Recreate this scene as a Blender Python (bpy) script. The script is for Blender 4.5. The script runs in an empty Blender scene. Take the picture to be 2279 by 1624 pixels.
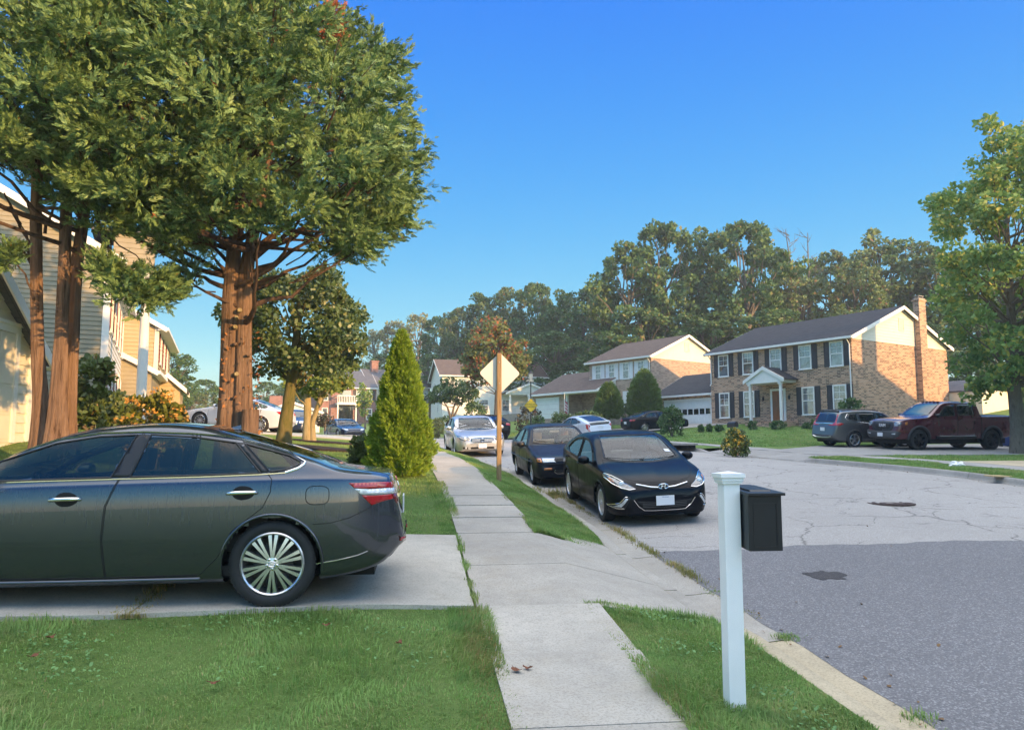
import bpy, bmesh, math, random
import numpy as np
from mathutils import Vector, Matrix
from mathutils.bvhtree import BVHTree
from mathutils.geometry import delaunay_2d_cdt

random.seed(7)
RNG = np.random.default_rng(11)
SC = bpy.context.scene
COL = SC.collection
R = math.radians
PI = math.pi

# ------------------------------------------------------------------ camera
EYE = 1.7                       # camera height over the pavement under it
PITCH = R(5.9)
FPX = 1720.0                    # focal length in units of a 2278 px wide frame
cam_d = bpy.data.cameras.new('camera')
cam = bpy.data.objects.new('camera', cam_d)
COL.objects.link(cam)
cam_d.sensor_fit = 'HORIZONTAL'
cam_d.sensor_width = 36.0
cam_d.lens = 36.0 * FPX / 2278.0
cam_d.clip_start = 0.05
cam_d.clip_end = 6000
cam.location = (0, 0, EYE)
cam.rotation_euler = (R(90) + PITCH, 0, 0)
SC.camera = cam

# ------------------------------------------------------------------ sky and sun
SUN_AZ = R(50)                  # to the right of straight behind the camera
SUN_EL = R(11.5)
SUN = Vector((math.sin(SUN_AZ) * math.cos(SUN_EL), -math.cos(SUN_AZ) * math.cos(SUN_EL), math.sin(SUN_EL)))
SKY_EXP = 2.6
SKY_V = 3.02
SKY_FILL = 3.9
w = bpy.data.worlds.new('World')
SC.world = w
w.use_nodes = True
nt = w.node_tree
sky = nt.nodes.new('ShaderNodeTexSky')
sky.sky_type = 'NISHITA'
sky.sun_disc = False
sky.sun_elevation = SUN_EL
sky.sun_rotation = math.atan2(SUN.x, SUN.y)
sky.altitude = 50
sky.air_density = 1.0
sky.dust_density = 0.6
sky.ozone_density = 2.2
bg = nt.nodes['Background']


def _wm(op, a, b=None):
    nd = nt.nodes.new('ShaderNodeMath'); nd.operation = op
    for i, v in enumerate((a, b)):
        if v is None: continue
        if hasattr(v, 'links'): nt.links.new(v, nd.inputs[i])
        else: nd.inputs[i].default_value = v
    return nd.outputs[0]


# the phone's rendering of a clear sky: deep blue higher up, paler towards the horizon,
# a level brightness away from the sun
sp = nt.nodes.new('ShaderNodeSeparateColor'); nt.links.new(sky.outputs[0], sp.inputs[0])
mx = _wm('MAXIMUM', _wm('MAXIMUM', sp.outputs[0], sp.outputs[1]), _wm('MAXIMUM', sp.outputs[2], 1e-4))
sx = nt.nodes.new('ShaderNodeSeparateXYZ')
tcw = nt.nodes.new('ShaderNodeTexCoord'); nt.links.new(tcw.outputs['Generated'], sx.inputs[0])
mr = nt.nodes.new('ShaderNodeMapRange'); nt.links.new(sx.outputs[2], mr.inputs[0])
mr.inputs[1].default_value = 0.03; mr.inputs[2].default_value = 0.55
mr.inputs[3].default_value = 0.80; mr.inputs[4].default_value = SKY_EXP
# above the frame the unseen sky is whitened, warmed and brightened to fill the shade
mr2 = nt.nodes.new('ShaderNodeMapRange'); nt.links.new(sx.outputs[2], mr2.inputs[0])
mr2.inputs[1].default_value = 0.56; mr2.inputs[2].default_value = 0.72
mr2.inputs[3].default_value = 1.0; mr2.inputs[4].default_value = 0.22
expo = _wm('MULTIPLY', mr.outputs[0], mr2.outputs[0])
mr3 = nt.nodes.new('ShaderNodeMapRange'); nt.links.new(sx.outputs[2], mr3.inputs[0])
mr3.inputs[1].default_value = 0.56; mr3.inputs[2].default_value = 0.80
mr3.inputs[3].default_value = 1.0; mr3.inputs[4].default_value = SKY_FILL
# brighter towards the sun, behind the camera, raised as unseen fill
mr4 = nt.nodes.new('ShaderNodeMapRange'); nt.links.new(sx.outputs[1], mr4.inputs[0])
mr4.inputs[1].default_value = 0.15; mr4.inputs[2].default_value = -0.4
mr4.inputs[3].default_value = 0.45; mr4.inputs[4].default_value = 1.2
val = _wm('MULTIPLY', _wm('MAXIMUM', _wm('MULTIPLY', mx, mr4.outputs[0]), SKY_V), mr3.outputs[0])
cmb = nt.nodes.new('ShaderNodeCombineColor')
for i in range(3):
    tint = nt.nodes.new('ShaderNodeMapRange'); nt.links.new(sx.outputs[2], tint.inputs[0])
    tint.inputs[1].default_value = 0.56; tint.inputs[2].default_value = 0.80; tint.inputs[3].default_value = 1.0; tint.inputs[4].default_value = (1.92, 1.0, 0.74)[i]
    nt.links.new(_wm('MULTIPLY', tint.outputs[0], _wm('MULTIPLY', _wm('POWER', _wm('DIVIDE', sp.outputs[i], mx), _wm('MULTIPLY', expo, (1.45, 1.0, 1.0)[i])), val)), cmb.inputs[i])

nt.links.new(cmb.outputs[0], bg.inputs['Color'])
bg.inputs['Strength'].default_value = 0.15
sl_ = bpy.data.lights.new('sun', 'SUN')
sl_.energy = 4.0
sl_.angle = R(0.6)
sl_.color = (1.0, 0.58, 0.23)
sun = bpy.data.objects.new('sun', sl_)
COL.objects.link(sun)
sun.location = (30, -30, 40)
sun.rotation_euler = (-SUN).to_track_quat('-Z', 'Y').to_euler()
SC.view_settings.view_transform = 'Standard'
SC.view_settings.look = 'None'
SC.view_settings.exposure = 1.08
SC.view_settings.gamma = 1.0
SC.render.engine = 'CYCLES'
SC.cycles.max_bounces = 6
SC.cycles.transparent_max_bounces = 10
SC.cycles.use_denoising = True
SC.cycles.caustics_reflective = False
SC.cycles.caustics_refractive = False
SC.cycles.sample_clamp_indirect = 6.0


def U(px, py, d):
    """point at horizontal depth d seen at (px, py) of a 2278 x 1624 frame"""
    b = 812.0 - py
    y = FPX * math.cos(PITCH) - b * math.sin(PITCH)
    z = FPX * math.sin(PITCH) + b * math.cos(PITCH)
    return Vector(((px - 1139.0) / y * d, d, EYE + z / y * d))


# ------------------------------------------------------------------ object helpers
def tag(o, label=None, cat=None, group=None, kind=None):
    if label: o['label'] = label
    if cat: o['category'] = cat
    if group: o['group'] = group
    if kind: o['kind'] = kind
    return o


def thing(name, label, cat, loc=(0, 0, 0), rz=0.0, group=None, rot=None):
    o = bpy.data.objects.new(name, None)
    COL.objects.link(o)
    o.empty_display_size = 0.3
    o.location = loc
    o.rotation_euler = rot if rot is not None else (0, 0, rz)
    return tag(o, label, cat, group)


def link(name, me, mat, parent=None):
    o = bpy.data.objects.new(name, me)
    COL.objects.link(o)
    if mat is not None:
        for m_ in (mat if isinstance(mat, (list, tuple)) else [mat]):
            me.materials.append(m_)
    if parent is not None:
        o.parent = parent
    return o


def raw_mesh(name, V, F, smooth=False, idx=None):
    """V (n,3) array; F list of tuples or (k,3|4) array"""
    me = bpy.data.meshes.new(name)
    V = np.asarray(V, dtype=np.float32)
    if isinstance(F, np.ndarray):
        k, c = F.shape
        me.vertices.add(len(V))
        me.vertices.foreach_set('co', V.ravel())
        me.loops.add(k * c)
        me.loops.foreach_set('vertex_index', F.astype(np.int32).ravel())
        me.polygons.add(k)
        me.polygons.foreach_set('loop_start', np.arange(0, k * c, c, dtype=np.int32))
        try:
            me.polygons.foreach_set('loop_total', np.full(k, c, dtype=np.int32))
        except Exception:
            pass
        me.update(calc_edges=True)
    else:
        me.from_pydata([tuple(v) for v in V.tolist()], [], F)
        me.update()
    n = len(me.polygons)
    if smooth:
        me.polygons.foreach_set('use_smooth', np.ones(n, dtype=bool))
    if idx is not None:
        me.polygons.foreach_set('material_index', np.asarray(idx, dtype=np.int32))
    return me


class MB:
    """collects shapes and links them as one mesh object"""
    def __init__(s):
        s.v = []; s.f = []

    def add(s, V, F):
        b = len(s.v)
        s.v += [tuple(map(float, p)) for p in V]
        s.f += [tuple(b + i for i in f) for f in F]
        return s

    def box(s, x0, y0, z0, x1, y1, z1):
        V = [(x0, y0, z0), (x1, y0, z0), (x1, y1, z0), (x0, y1, z0), (x0, y0, z1), (x1, y0, z1), (x1, y1, z1), (x0, y1, z1)]
        return s.add(V, [(0, 3, 2, 1), (4, 5, 6, 7), (0, 1, 5, 4), (1, 2, 6, 5), (2, 3, 7, 6), (3, 0, 4, 7)])

    def cbox(s, c, sz, rz=0.0):
        a, b = math.cos(rz), math.sin(rz)
        V = []
        for k in range(8):
            x = sz[0] * (0.5 if k & 1 else -0.5); y = sz[1] * (0.5 if k & 2 else -0.5); z = sz[2] * (0.5 if k & 4 else -0.5)
            V.append((c[0] + x * a - y * b, c[1] + x * b + y * a, c[2] + z))
        return s.add(V, [(0, 2, 3, 1), (4, 5, 7, 6), (0, 1, 5, 4), (1, 3, 7, 5), (3, 2, 6, 7), (2, 0, 4, 6)])

    def quad(s, a, b, c, d):
        return s.add([a, b, c, d], [(0, 1, 2, 3)])

    def prism(s, poly, vec):
        """closed planar polygon (3-D points) extruded by vec"""
        n = len(poly)
        V = [tuple(p) for p in poly] + [(p[0] + vec[0], p[1] + vec[1], p[2] + vec[2]) for p in poly]
        F = [tuple(range(n))[::-1], tuple(range(n, 2 * n))]
        F += [(i, (i + 1) % n, n + (i + 1) % n, n + i) for i in range(n)]
        return s.add(V, F)

    def tube(s, pts, rad, n=8, cap=True, sq=1.0):
        pts = [Vector(p) for p in pts]
        if not isinstance(rad, (list, tuple)):
            rad = [rad] * len(pts)
        V = []; F = []
        up = None
        for i, p in enumerate(pts):
            t = (pts[min(i + 1, len(pts) - 1)] - pts[max(i - 1, 0)])
            if t.length < 1e-9: t = Vector((0, 0, 1))
            t.normalize()
            if up is None:
                up = Vector((0, 0, 1)) if abs(t.z) < 0.9 else Vector((1, 0, 0))
                up = (up - t * up.dot(t)).normalized()
            else:
                up = up - t * up.dot(t)
                if up.length < 1e-6: up = t.orthogonal()
                up.normalize()
            sd = t.cross(up)
            for k in range(n):
                a = 2 * PI * k / n
                V.append(p + up * (math.cos(a) * rad[i]) + sd * (math.sin(a) * rad[i] * sq))
        for i in range(len(pts) - 1):
            for k in range(n):
                F.append((i * n + k, i * n + (k + 1) % n, (i + 1) * n + (k + 1) % n, (i + 1) * n + k))
        if cap:
            F.append(tuple(range(n))[::-1])
            F.append(tuple((len(pts) - 1) * n + k for k in range(n)))
        return s.add(V, F)

    def lathe(s, prof, n=24, M=None, cap0=False, cap1=False):
        """profile of (r, z) turned about z; M places it"""
        V = []; F = []
        for (r, z) in prof:
            for k in range(n):
                a = 2 * PI * k / n
                v = Vector((r * math.cos(a), r * math.sin(a), z))
                V.append(M @ v if M is not None else v)
        for i in range(len(prof) - 1):
            for k in range(n):
                F.append((i * n + k, i * n + (k + 1) % n, (i + 1) * n + (k + 1) % n, (i + 1) * n + k))
        if cap0: F.append(tuple(range(n))[::-1])
        if cap1: F.append(tuple((len(prof) - 1) * n + k for k in range(n)))
        return s.add(V, F)

    def build(s, name, mat, parent=None, smooth=None, bevel=0.0):
        me = bpy.data.meshes.new(name)
        me.from_pydata(s.v, [], s.f)
        me.update()
        if bevel > 0:
            bm = bmesh.new(); bm.from_mesh(me)
            es = [e for e in bm.edges if len(e.link_faces) == 2 and e.calc_face_angle(0) > 0.6]
            bmesh.ops.bevel(bm, geom=es, offset=bevel, segments=2, affect='EDGES', profile=0.6)
            bm.to_mesh(me); bm.free()
        if smooth is not None:
            me.polygons.foreach_set('use_smooth', np.ones(len(me.polygons), dtype=bool))
            me.set_sharp_from_angle(angle=R(smooth))
        return link(name, me, mat, parent)


def copy_tree(o, parent=None):
    c = o.copy()
    COL.objects.link(c)
    if parent is not None: c.parent = parent
    for ch in list(o.children):
        copy_tree(ch, c)
    return c


def pchip(xs, ys):
    xs = np.asarray(xs, float); ys = np.asarray(ys, float)
    h = np.diff(xs); d = np.diff(ys) / h
    m = np.zeros(len(xs))
    for i in range(1, len(xs) - 1):
        if d[i - 1] * d[i] > 0:
            w1 = 2 * h[i] + h[i - 1]; w2 = h[i] + 2 * h[i - 1]
            m[i] = (w1 + w2) / (w1 / d[i - 1] + w2 / d[i])
    m[0] = d[0]; m[-1] = d[-1]

    def f(x):
        x = np.clip(np.asarray(x, float), xs[0], xs[-1])
        i = np.clip(np.searchsorted(xs, x) - 1, 0, len(xs) - 2)
        t = (x - xs[i]) / h[i]
        return ((2 * t**3 - 3 * t**2 + 1) * ys[i] + (t**3 - 2 * t**2 + t) * h[i] * m[i]
                + (-2 * t**3 + 3 * t**2) * ys[i + 1] + (t**3 - t**2) * h[i] * m[i + 1])
    return f


# ------------------------------------------------------------------ materials
class NT:
    def __init__(s, name):
        s.m = bpy.data.materials.new(name); s.m.use_nodes = True
        s.t = s.m.node_tree
        s.p = s.t.nodes['Principled BSDF']
        s.out = s.t.nodes['Material Output']

    def n(s, typ, **kw):
        nd = s.t.nodes.new(typ)
        for k, v in kw.items():
            if k in nd.inputs: nd.inputs[k].default_value = v
            else: setattr(nd, k, v)
        return nd

    def l(s, a, b): s.t.links.new(a, b)

    def mix(s, fac, a, b, mode='MIX'):
        nd = s.t.nodes.new('ShaderNodeMix'); nd.data_type = 'RGBA'; nd.blend_type = mode
        for i, v in ((0, fac), (6, a), (7, b)):
            if hasattr(v, 'links'): s.l(v, nd.inputs[i])
            elif isinstance(v, (int, float)): nd.inputs[i].default_value = v
            else: nd.inputs[i].default_value = (*v, 1) if len(v) == 3 else v
        return nd.outputs[2]

    def math(s, op, a, b=0.5, c=None):
        nd = s.t.nodes.new('ShaderNodeMath'); nd.operation = op
        for i, v in enumerate((a, b, c)):
            if v is None: continue
            if hasattr(v, 'links'): s.l(v, nd.inputs[i])
            else: nd.inputs[i].default_value = v
        return nd.outputs[0]

    def ramp(s, fac, stops):
        nd = s.t.nodes.new('ShaderNodeValToRGB')
        while len(nd.color_ramp.elements) < len(stops): nd.color_ramp.elements.new(0.5)
        for e, (p, c) in zip(nd.color_ramp.elements, stops):
            e.position = p; e.color = (*c, 1) if not isinstance(c, (int, float)) else (c, c, c, 1)
        s.l(fac, nd.inputs[0])
        return nd.outputs[0]

    def coord(s, which='Object', scale=(1, 1, 1)):
        tc = s.n('ShaderNodeTexCoord')
        mp = s.n('ShaderNodeMapping'); mp.inputs['Scale'].default_value = scale
        s.l(tc.outputs[which], mp.inputs[0])
        return mp.outputs[0]

    def noise(s, vec, scale, detail=4, rough=0.55):
        nd = s.n('ShaderNodeTexNoise')
        nd.inputs['Scale'].default_value = scale; nd.inputs['Detail'].default_value = detail; nd.inputs['Roughness'].default_value = rough
        if vec is not None: s.l(vec, nd.inputs['Vector'])
        return nd.outputs['Fac']

    def bump(s, h, strength=0.3, dist=0.01):
        nd = s.n('ShaderNodeBump'); nd.inputs['Strength'].default_value = strength; nd.inputs['Distance'].default_value = dist
        s.l(h, nd.inputs['Height']); s.l(nd.outputs[0], s.p.inputs['Normal'])


def sc3(c, k): return tuple(min(1.0, x * k) for x in c)


def mat(name, c, rough=0.6, metal=0.0, var=0.12, vs=3.0, bump=0.0, bs=40.0, coat=0.0, spec=0.5, bd=0.01, stretch=(1, 1, 1)):
    t = NT(name)
    v = t.coord('Object', stretch)
    f = t.noise(v, vs, 5, 0.6)
    t.l(t.mix(t.ramp(f, [(0.3, 0.0), (0.7, 1.0)]), sc3(c, 1 - var), sc3(c, 1 + var)), t.p.inputs['Base Color'])
    t.p.inputs['Roughness'].default_value = rough
    t.p.inputs['Metallic'].default_value = metal
    t.p.inputs['Specular IOR Level'].default_value = spec
    if coat:
        t.p.inputs['Coat Weight'].default_value = coat
        t.p.inputs['Coat Roughness'].default_value = 0.04
    if bump: t.bump(t.noise(v, bs, 4, 0.6), bump, bd)
    return t.m
# ------------------------------------------------------------------ the lie of the land
# road coordinates: s runs along the near kerb, t is metres to the right of it
HEAD = pchip([-60, 8, 16, 20, 29, 45, 60, 80, 110, 160], [7, 7, 8.8, 11, 15.5, 25, 36, 49, 60, 68])
SS = np.arange(-60, 200.01, 0.25)
_h = np.radians(HEAD(SS))
KX = np.concatenate([[0], np.cumsum(-np.sin((_h[1:] + _h[:-1]) / 2) * 0.25)])
KY = np.concatenate([[0], np.cumsum(np.cos((_h[1:] + _h[:-1]) / 2) * 0.25)])
_i0 = int(60 / 0.25)
KX = KX - KX[_i0] + 2.78
KY = KY - KY[_i0]
RW = 11.3                       # kerb to kerb
ZG = pchip([-60, 0, 5, 9, 13.5, 18.9, 29, 45, 60, 75, 120, 200], [-3.6, -1.95, -1.73, -1.55, -1.32, -0.95, -0.42, 0.24, 0.42, 0.8, 1.9, 2.8])
RSW = pchip([-60, 0, 5, 7, 9.5, 13.5, 20, 30, 45, 200], [.24, .24, .25, .28, .36, .42, .44, .34, .28, .25])
SLL = pchip([-60, 8, 12, 18, 28, 60, 200], [.012, .015, .045, .085, .07, .05, .03])
SLR = pchip([-60, 24, 31, 40, 50, 62, 200], [.01, .0, .012, .052, .085, .08, .05])
DZR = pchip([-60, 8, 17, 28, 200], [.10, .12, .16, .0, .0])


def zst(s, t):
    """height over the camera's ground of road coordinates (s, t)"""
    s = np.asarray(s, float); t = np.asarray(t, float)
    g = ZG(s)
    rsw = RSW(s)
    z = np.where(t < 0, g + 0.15, 0.0)
    a = np.clip((-t - 0.16) / 1.04, 0, 1)
    z = np.where(t < 0, g + 0.15 + (rsw - 0.15) * a, z)
    z = np.where(t < -2.22, g + rsw + np.minimum(-t - 2.22, 14) * SLL(s) + np.clip(-t - 16.2, 0, 40) * 0.02
                 + 0.05 * np.clip((s - 4.5) / 1.9, 0, 1) * np.clip((9 - s) / 1.5, 0, 1) * np.clip((-t - 2.24) / 0.9, 0, 1), z)
    u = np.clip(t / RW, 0, 1)
    road = g + 0.11 * (1 - (2 * u - 1) ** 2) + DZR(s) * u
    z = np.where((t >= 0) & (t <= RW), road, z)
    zr = g + DZR(s) + 0.15
    b = t - RW
    z = np.where(t > RW, zr + np.clip(b / 1.3, 0, 1) * 0.06 + np.clip(b - 2.5, 0, 16) * SLR(s)
                 + np.clip(b - 19, 0, 60) * 0.10, z)
    return z + EYE


def P(s, t):
    x = np.interp(s, SS, KX); y = np.interp(s, SS, KY); h = np.radians(HEAD(s))
    return x + t * np.cos(h), y + t * np.sin(h)


_sub = slice(None, None, 2)
_KS, _KXs, _KYs = SS[_sub], KX[_sub], KY[_sub]


def inv(x, y):
    x = np.atleast_1d(np.asarray(x, float)).ravel(); y = np.atleast_1d(np.asarray(y, float)).ravel()
    S = np.empty(len(x)); T = np.empty(len(x))
    for i in range(0, len(x), 4000):
        xx = x[i:i + 4000, None]; yy = y[i:i + 4000, None]
        d = (xx - _KXs) ** 2 + (yy - _KYs) ** 2
        k = d.argmin(1)
        s = _KS[k]
        for _ in range(2):
            kx = np.interp(s, SS, KX); ky = np.interp(s, SS, KY); h = np.radians(HEAD(s))
            s = np.clip(s + (x[i:i + 4000] - kx) * -np.sin(h) + (y[i:i + 4000] - ky) * np.cos(h), -60, 200)
        kx = np.interp(s, SS, KX); ky = np.interp(s, SS, KY); h = np.radians(HEAD(s))
        S[i:i + 4000] = s
        T[i:i + 4000] = (x[i:i + 4000] - kx) * np.cos(h) + (y[i:i + 4000] - ky) * np.sin(h)
    return S, T


def gz(x, y):
    s, t = inv(x, y)
    return zst(s, np.clip(t, -55, 110))


def gz1(x, y): return float(gz([x], [y])[0])


def GP(x, y, dz=0.0): return Vector((x, y, gz1(x, y) + dz))


# near-driveway opening in the verge, where the kerb drops (road coordinates)
APR0, APR1 = 6.95, 10.2


def kerb_drop(s):
    """0 where the kerb stands, 1 where it is dropped for a driveway (left side)"""
    s = np.asarray(s, float)
    a = np.clip((s - 6.5) / 0.8, 0, 1) * np.clip((11.6 - s) / 1.3, 0, 1)
    return a * a * (3 - 2 * a)


def kerb_drop_r(s):
    s = np.asarray(s, float)
    a = np.clip((s - 24.2) / 1.0, 0, 1) * np.clip((31.5 - s) / 1.0, 0, 1) + np.clip((s - 45.8) / 1.0, 0, 1) * np.clip((52.8 - s) / 1.0, 0, 1)
    return a * a * (3 - 2 * a)


def strip(name, s0, s1, ts, ds, zfun, m, smooth=True, kind='structure', slab=None):
    """a sheet in road coordinates; ts across, zfun(S,T)->z"""
    s = np.linspace(s0, s1, max(2, int((s1 - s0) / ds) + 1))
    S, T = np.meshgrid(s, np.asarray(ts, float), indexing='ij')
    X, Y = P(S.ravel(), T.ravel())
    Z = zfun(S.ravel(), T.ravel())
    V = np.stack([X, Y, Z], 1)
    n, k = len(s), len(ts)
    I = np.arange(n * k).reshape(n, k)
    F = np.stack([I[:-1, :-1].ravel(), I[:-1, 1:].ravel(), I[1:, 1:].ravel(), I[1:, :-1].ravel()], 1)
    me = raw_mesh(name, V, F, smooth)
    o = link(name, me, m)
    o['kind'] = kind
    return o


def drape(name, poly, dz, m, cell=0.5, kind='structure', thick=0.06, parent=None, zf=None):
    """polygon in plan laid on the land"""
    n = len(poly)
    bpts = []
    for i in range(n):
        a, b = Vector(poly[i]), Vector(poly[(i + 1) % n])
        k = max(1, int((b - a).length / cell))
        for j in range(k): bpts.append(a.lerp(b, j / k))
    nb = len(bpts)
    xs = [p.x for p in bpts]; ys = [p.y for p in bpts]
    pts = list(bpts)
    for gx in np.arange(min(xs), max(xs), cell):
        for gy in np.arange(min(ys), max(ys), cell):
            pts.append(Vector((gx + 0.013, gy + 0.017)))
    r = delaunay_2d_cdt(pts, [], [list(range(nb))], 1, 1e-5)
    V2, F = r[0], r[2]
    zz = (zf or gz)([p.x for p in V2], [p.y for p in V2])
    V = [(p.x, p.y, z + dz) for p, z in zip(V2, zz)]
    mb = MB(); mb.add(V, F)
    zb = (zf or gz)(xs, ys)
    W = [(x, y, z + dz) for x, y, z in zip(xs, ys, zb)] + [(x, y, z + dz - thick) for x, y, z in zip(xs, ys, zb)]
    mb.add(W, [(i, nb + i, nb + (i + 1) % nb, (i + 1) % nb) for i in range(nb)])
    o = mb.build(name, m, parent, smooth=40)
    if kind: o['kind'] = kind
    return o


# ------------------------------------------------------------------ ground materials
def grass_mat(name, a, b, c):
    t = NT(name)
    v = t.coord('Object')
    f1 = t.noise(v, 0.35, 4, 0.6); f2 = t.noise(v, 9.0, 5, 0.75); f3 = t.noise(v, 60.0, 3, 0.7)
    col = t.mix(t.ramp(f2, [(0.3, 0.0), (0.7, 1.0)]), a, b)
    col = t.mix(t.ramp(f1, [(0.5, 0.0), (0.75, 0.55)]), col, c)
    col = t.mix(t.ramp(f3, [(0.35, 0.0), (0.65, 0.5)]), col, sc3(a, 0.55))
    t.l(col, t.p.inputs['Base Color'])
    t.p.inputs['Roughness'].default_value = 0.85
    t.p.inputs['Specular IOR Level'].default_value = 0.2
    t.bump(f3, 0.9, 0.05)
    return t.m


def asphalt_mat(name, dark, light, specks, crack=0.0, scale=170.0):
    t = NT(name)
    v = t.coord('Object')
    f0 = t.noise(v, 0.25, 5, 0.6); f1 = t.noise(v, scale, 2, 0.8); f2 = t.noise(v, 2.2, 5, 0.65)
    vo = t.n('ShaderNodeTexVoronoi'); vo.inputs['Scale'].default_value = scale * 0.55
    t.l(v, vo.inputs['Vector'])
    col = t.mix(t.ramp(f1, [(0.38, 0.0), (0.62, 1.0)]), dark, light)
    col = t.mix(t.ramp(vo.outputs['Color'], [(0.62, 0.0), (0.8, 0.85)]), col, specks)
    f4 = t.noise(v, scale * .22, 3, 0.8)
    col = t.mix(t.ramp(f4, [(0.36, 0.4), (0.5, 0.0)]), col, sc3(dark, 0.7))
    col = t.mix(t.ramp(f4, [(0.55, 0.0), (0.66, 0.3)]), col, specks)
    col = t.mix(t.ramp(f0, [(0.35, 0.0), (0.7, 0.35)]), col, sc3(dark, 0.85))
    col = t.mix(t.ramp(f2, [(0.55, 0.0), (0.8, 0.28)]), col, sc3(light, 1.2))
    if crack:
        wv = t.n('ShaderNodeVectorMath', operation='ADD')
        nz = t.n('ShaderNodeTexNoise'); nz.inputs['Scale'].default_value = 1.6; nz.inputs['Detail'].default_value = 6
        t.l(v, nz.inputs['Vector'])
        sc_ = t.n('ShaderNodeVectorMath', operation='SCALE'); sc_.inputs['Scale'].default_value = 0.75
        t.l(nz.outputs['Color'], sc_.inputs[0])
        t.l(v, wv.inputs[0]); t.l(sc_.outputs[0], wv.inputs[1])
        for cs_, wd_, seed_ in ((0.42, .010, 0), (0.95, .012, 7.3), (0.2, .006, 3.1)):
            ad = t.n('ShaderNodeVectorMath', operation='ADD'); ad.inputs[1].default_value = (seed_, seed_ * 1.7, 0); t.l(wv.outputs[0], ad.inputs[0])
            vc = t.n('ShaderNodeTexVoronoi', feature='DISTANCE_TO_EDGE'); vc.inputs['Scale'].default_value = cs_
            t.l(ad.outputs[0], vc.inputs['Vector'])
            line = t.ramp(vc.outputs['Distance'], [(0.0, 1.0), (wd_ * .5, 0.6), (wd_, 0.0)])
            brk = t.ramp(t.noise(ad.outputs[0], 0.6, 3, 0.6), [(0.47, 0.0), (0.56, 1.0)])
            col = t.mix(t.math('MULTIPLY', t.math('MULTIPLY', line, brk), crack), col, (0.05, 0.045, 0.04))
    t.l(col, t.p.inputs['Base Color'])
    t.p.inputs['Roughness'].default_value = 0.8
    t.p.inputs['Specular IOR Level'].default_value = 0.35
    t.bump(f1, 0.5, 0.006)
    return t.m


def concrete_mat(name, c, stain=0.25, warm=(0.42, 0.35, 0.25)):
    t = NT(name)
    v = t.coord('Object')
    f0 = t.noise(v, 0.8, 6, 0.7); f1 = t.noise(v, 60.0, 3, 0.8); f2 = t.noise(v, 6.0, 8, 0.75); f3 = t.noise(v, 2.3, 8, 0.7)
    col = t.mix(t.ramp(f0, [(0.32, 0.0), (0.68, 1.0)]), sc3(c, 0.78), sc3(c, 1.12))
    col = t.mix(t.ramp(f3, [(0.5, 0.0), (0.72, stain)]), col, warm)
    col = t.mix(t.ramp(f2, [(0.34, 0.4), (0.48, 0.0)]), col, sc3(c, 0.62))
    col = t.mix(t.ramp(f1, [(0.36, 0.6), (0.52, 0.0)]), col, sc3(c, 0.5))
    vo = t.n('ShaderNodeTexVoronoi'); vo.inputs['Scale'].default_value = 24.0; t.l(v, vo.inputs['Vector'])
    col = t.mix(t.ramp(vo.outputs['Distance'], [(0.05, 0.55), (0.11, 0.0)]), col, sc3(c, 0.45))
    at = t.n('ShaderNodeAttribute', attribute_name='slab')
    col = t.mix(1.0, col, t.ramp(at.outputs['Fac'], [(0.0, 0.88), (1.0, 1.0)]), 'MULTIPLY')
    t.l(col, t.p.inputs['Base Color'])
    t.p.inputs['Roughness'].default_value = 0.85
    t.p.inputs['Specular IOR Level'].default_value = 0.3
    t.bump(t.mix(0.4, f1, f2), 0.5, 0.008)
    return t.m


M_GRASS = grass_mat('lawn_grass', (0.135, 0.215, 0.045), (0.20, 0.295, 0.075), (0.26, 0.28, 0.09))
M_ROAD = asphalt_mat('worn_asphalt', (0.27, 0.25, 0.225), (0.41, 0.38, 0.345), (0.53, 0.49, 0.45), crack=0.7)
M_PATCH = asphalt_mat('newer_asphalt', (0.115, 0.11, 0.11), (0.20, 0.19, 0.19), (0.33, 0.315, 0.31), scale=150)
M_CONC = concrete_mat('pavement_concrete', (0.48, 0.435, 0.365), 0.4)
M_CONC2 = concrete_mat('driveway_concrete', (0.56, 0.515, 0.43), 0.35)
M_KERB = concrete_mat('kerb_concrete', (0.40, 0.375, 0.34), 0.45, (0.25, 0.2, 0.15))
M_TANC = concrete_mat('tan_concrete', (0.58, 0.48, 0.32), 0.3, (0.4, 0.3, 0.2))
M_SOIL = mat('dark_soil', (0.05, 0.04, 0.03), 0.95, var=0.4, vs=20, bump=0.6, bs=60)
M_MULCH = mat('bark_mulch', (0.035, 0.022, 0.016), 0.95, var=0.5, vs=25, bump=1.0, bs=45, bd=0.05)

# ------------------------------------------------------------------ ground sheet to the horizon
def axis(lo, hi, a, b, step, far):
    c = list(np.arange(a, b + 1e-6, step))
    x = b; d = step
    while x < hi: d *= 1.25; x += d; c.append(x)
    x = a; d = step
    while x > lo: d *= 1.25; x -= d; c.insert(0, x)
    return np.array(c)


gx = axis(-1500, 1500, -16, 34, 0.5, 0); gy = axis(-900, 2500, -6, 66, 0.5, 0)
X, Y = np.meshgrid(gx, gy, indexing='ij')
S_, T_ = inv(X.ravel(), Y.ravel())
Z = zst(S_, np.clip(T_, -55, 110))
Z = Z - 0.32 * np.clip((T_ + 2.0) / 0.5, 0, 1) * np.clip((RW + 2.2 - T_) / 0.5, 0, 1)
I = np.arange(X.size).reshape(X.shape)
F = np.stack([I[:-1, :-1].ravel(), I[1:, :-1].ravel(), I[1:, 1:].ravel(), I[:-1, 1:].ravel()], 1)
g = link('ground', raw_mesh('ground', np.stack([X.ravel(), Y.ravel(), Z], 1), F, True), M_GRASS)
tag(g, 'mown green lawns sloping up to the houses', 'ground', kind='structure')


def zroad(s, t): return zst(s, t)


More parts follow.
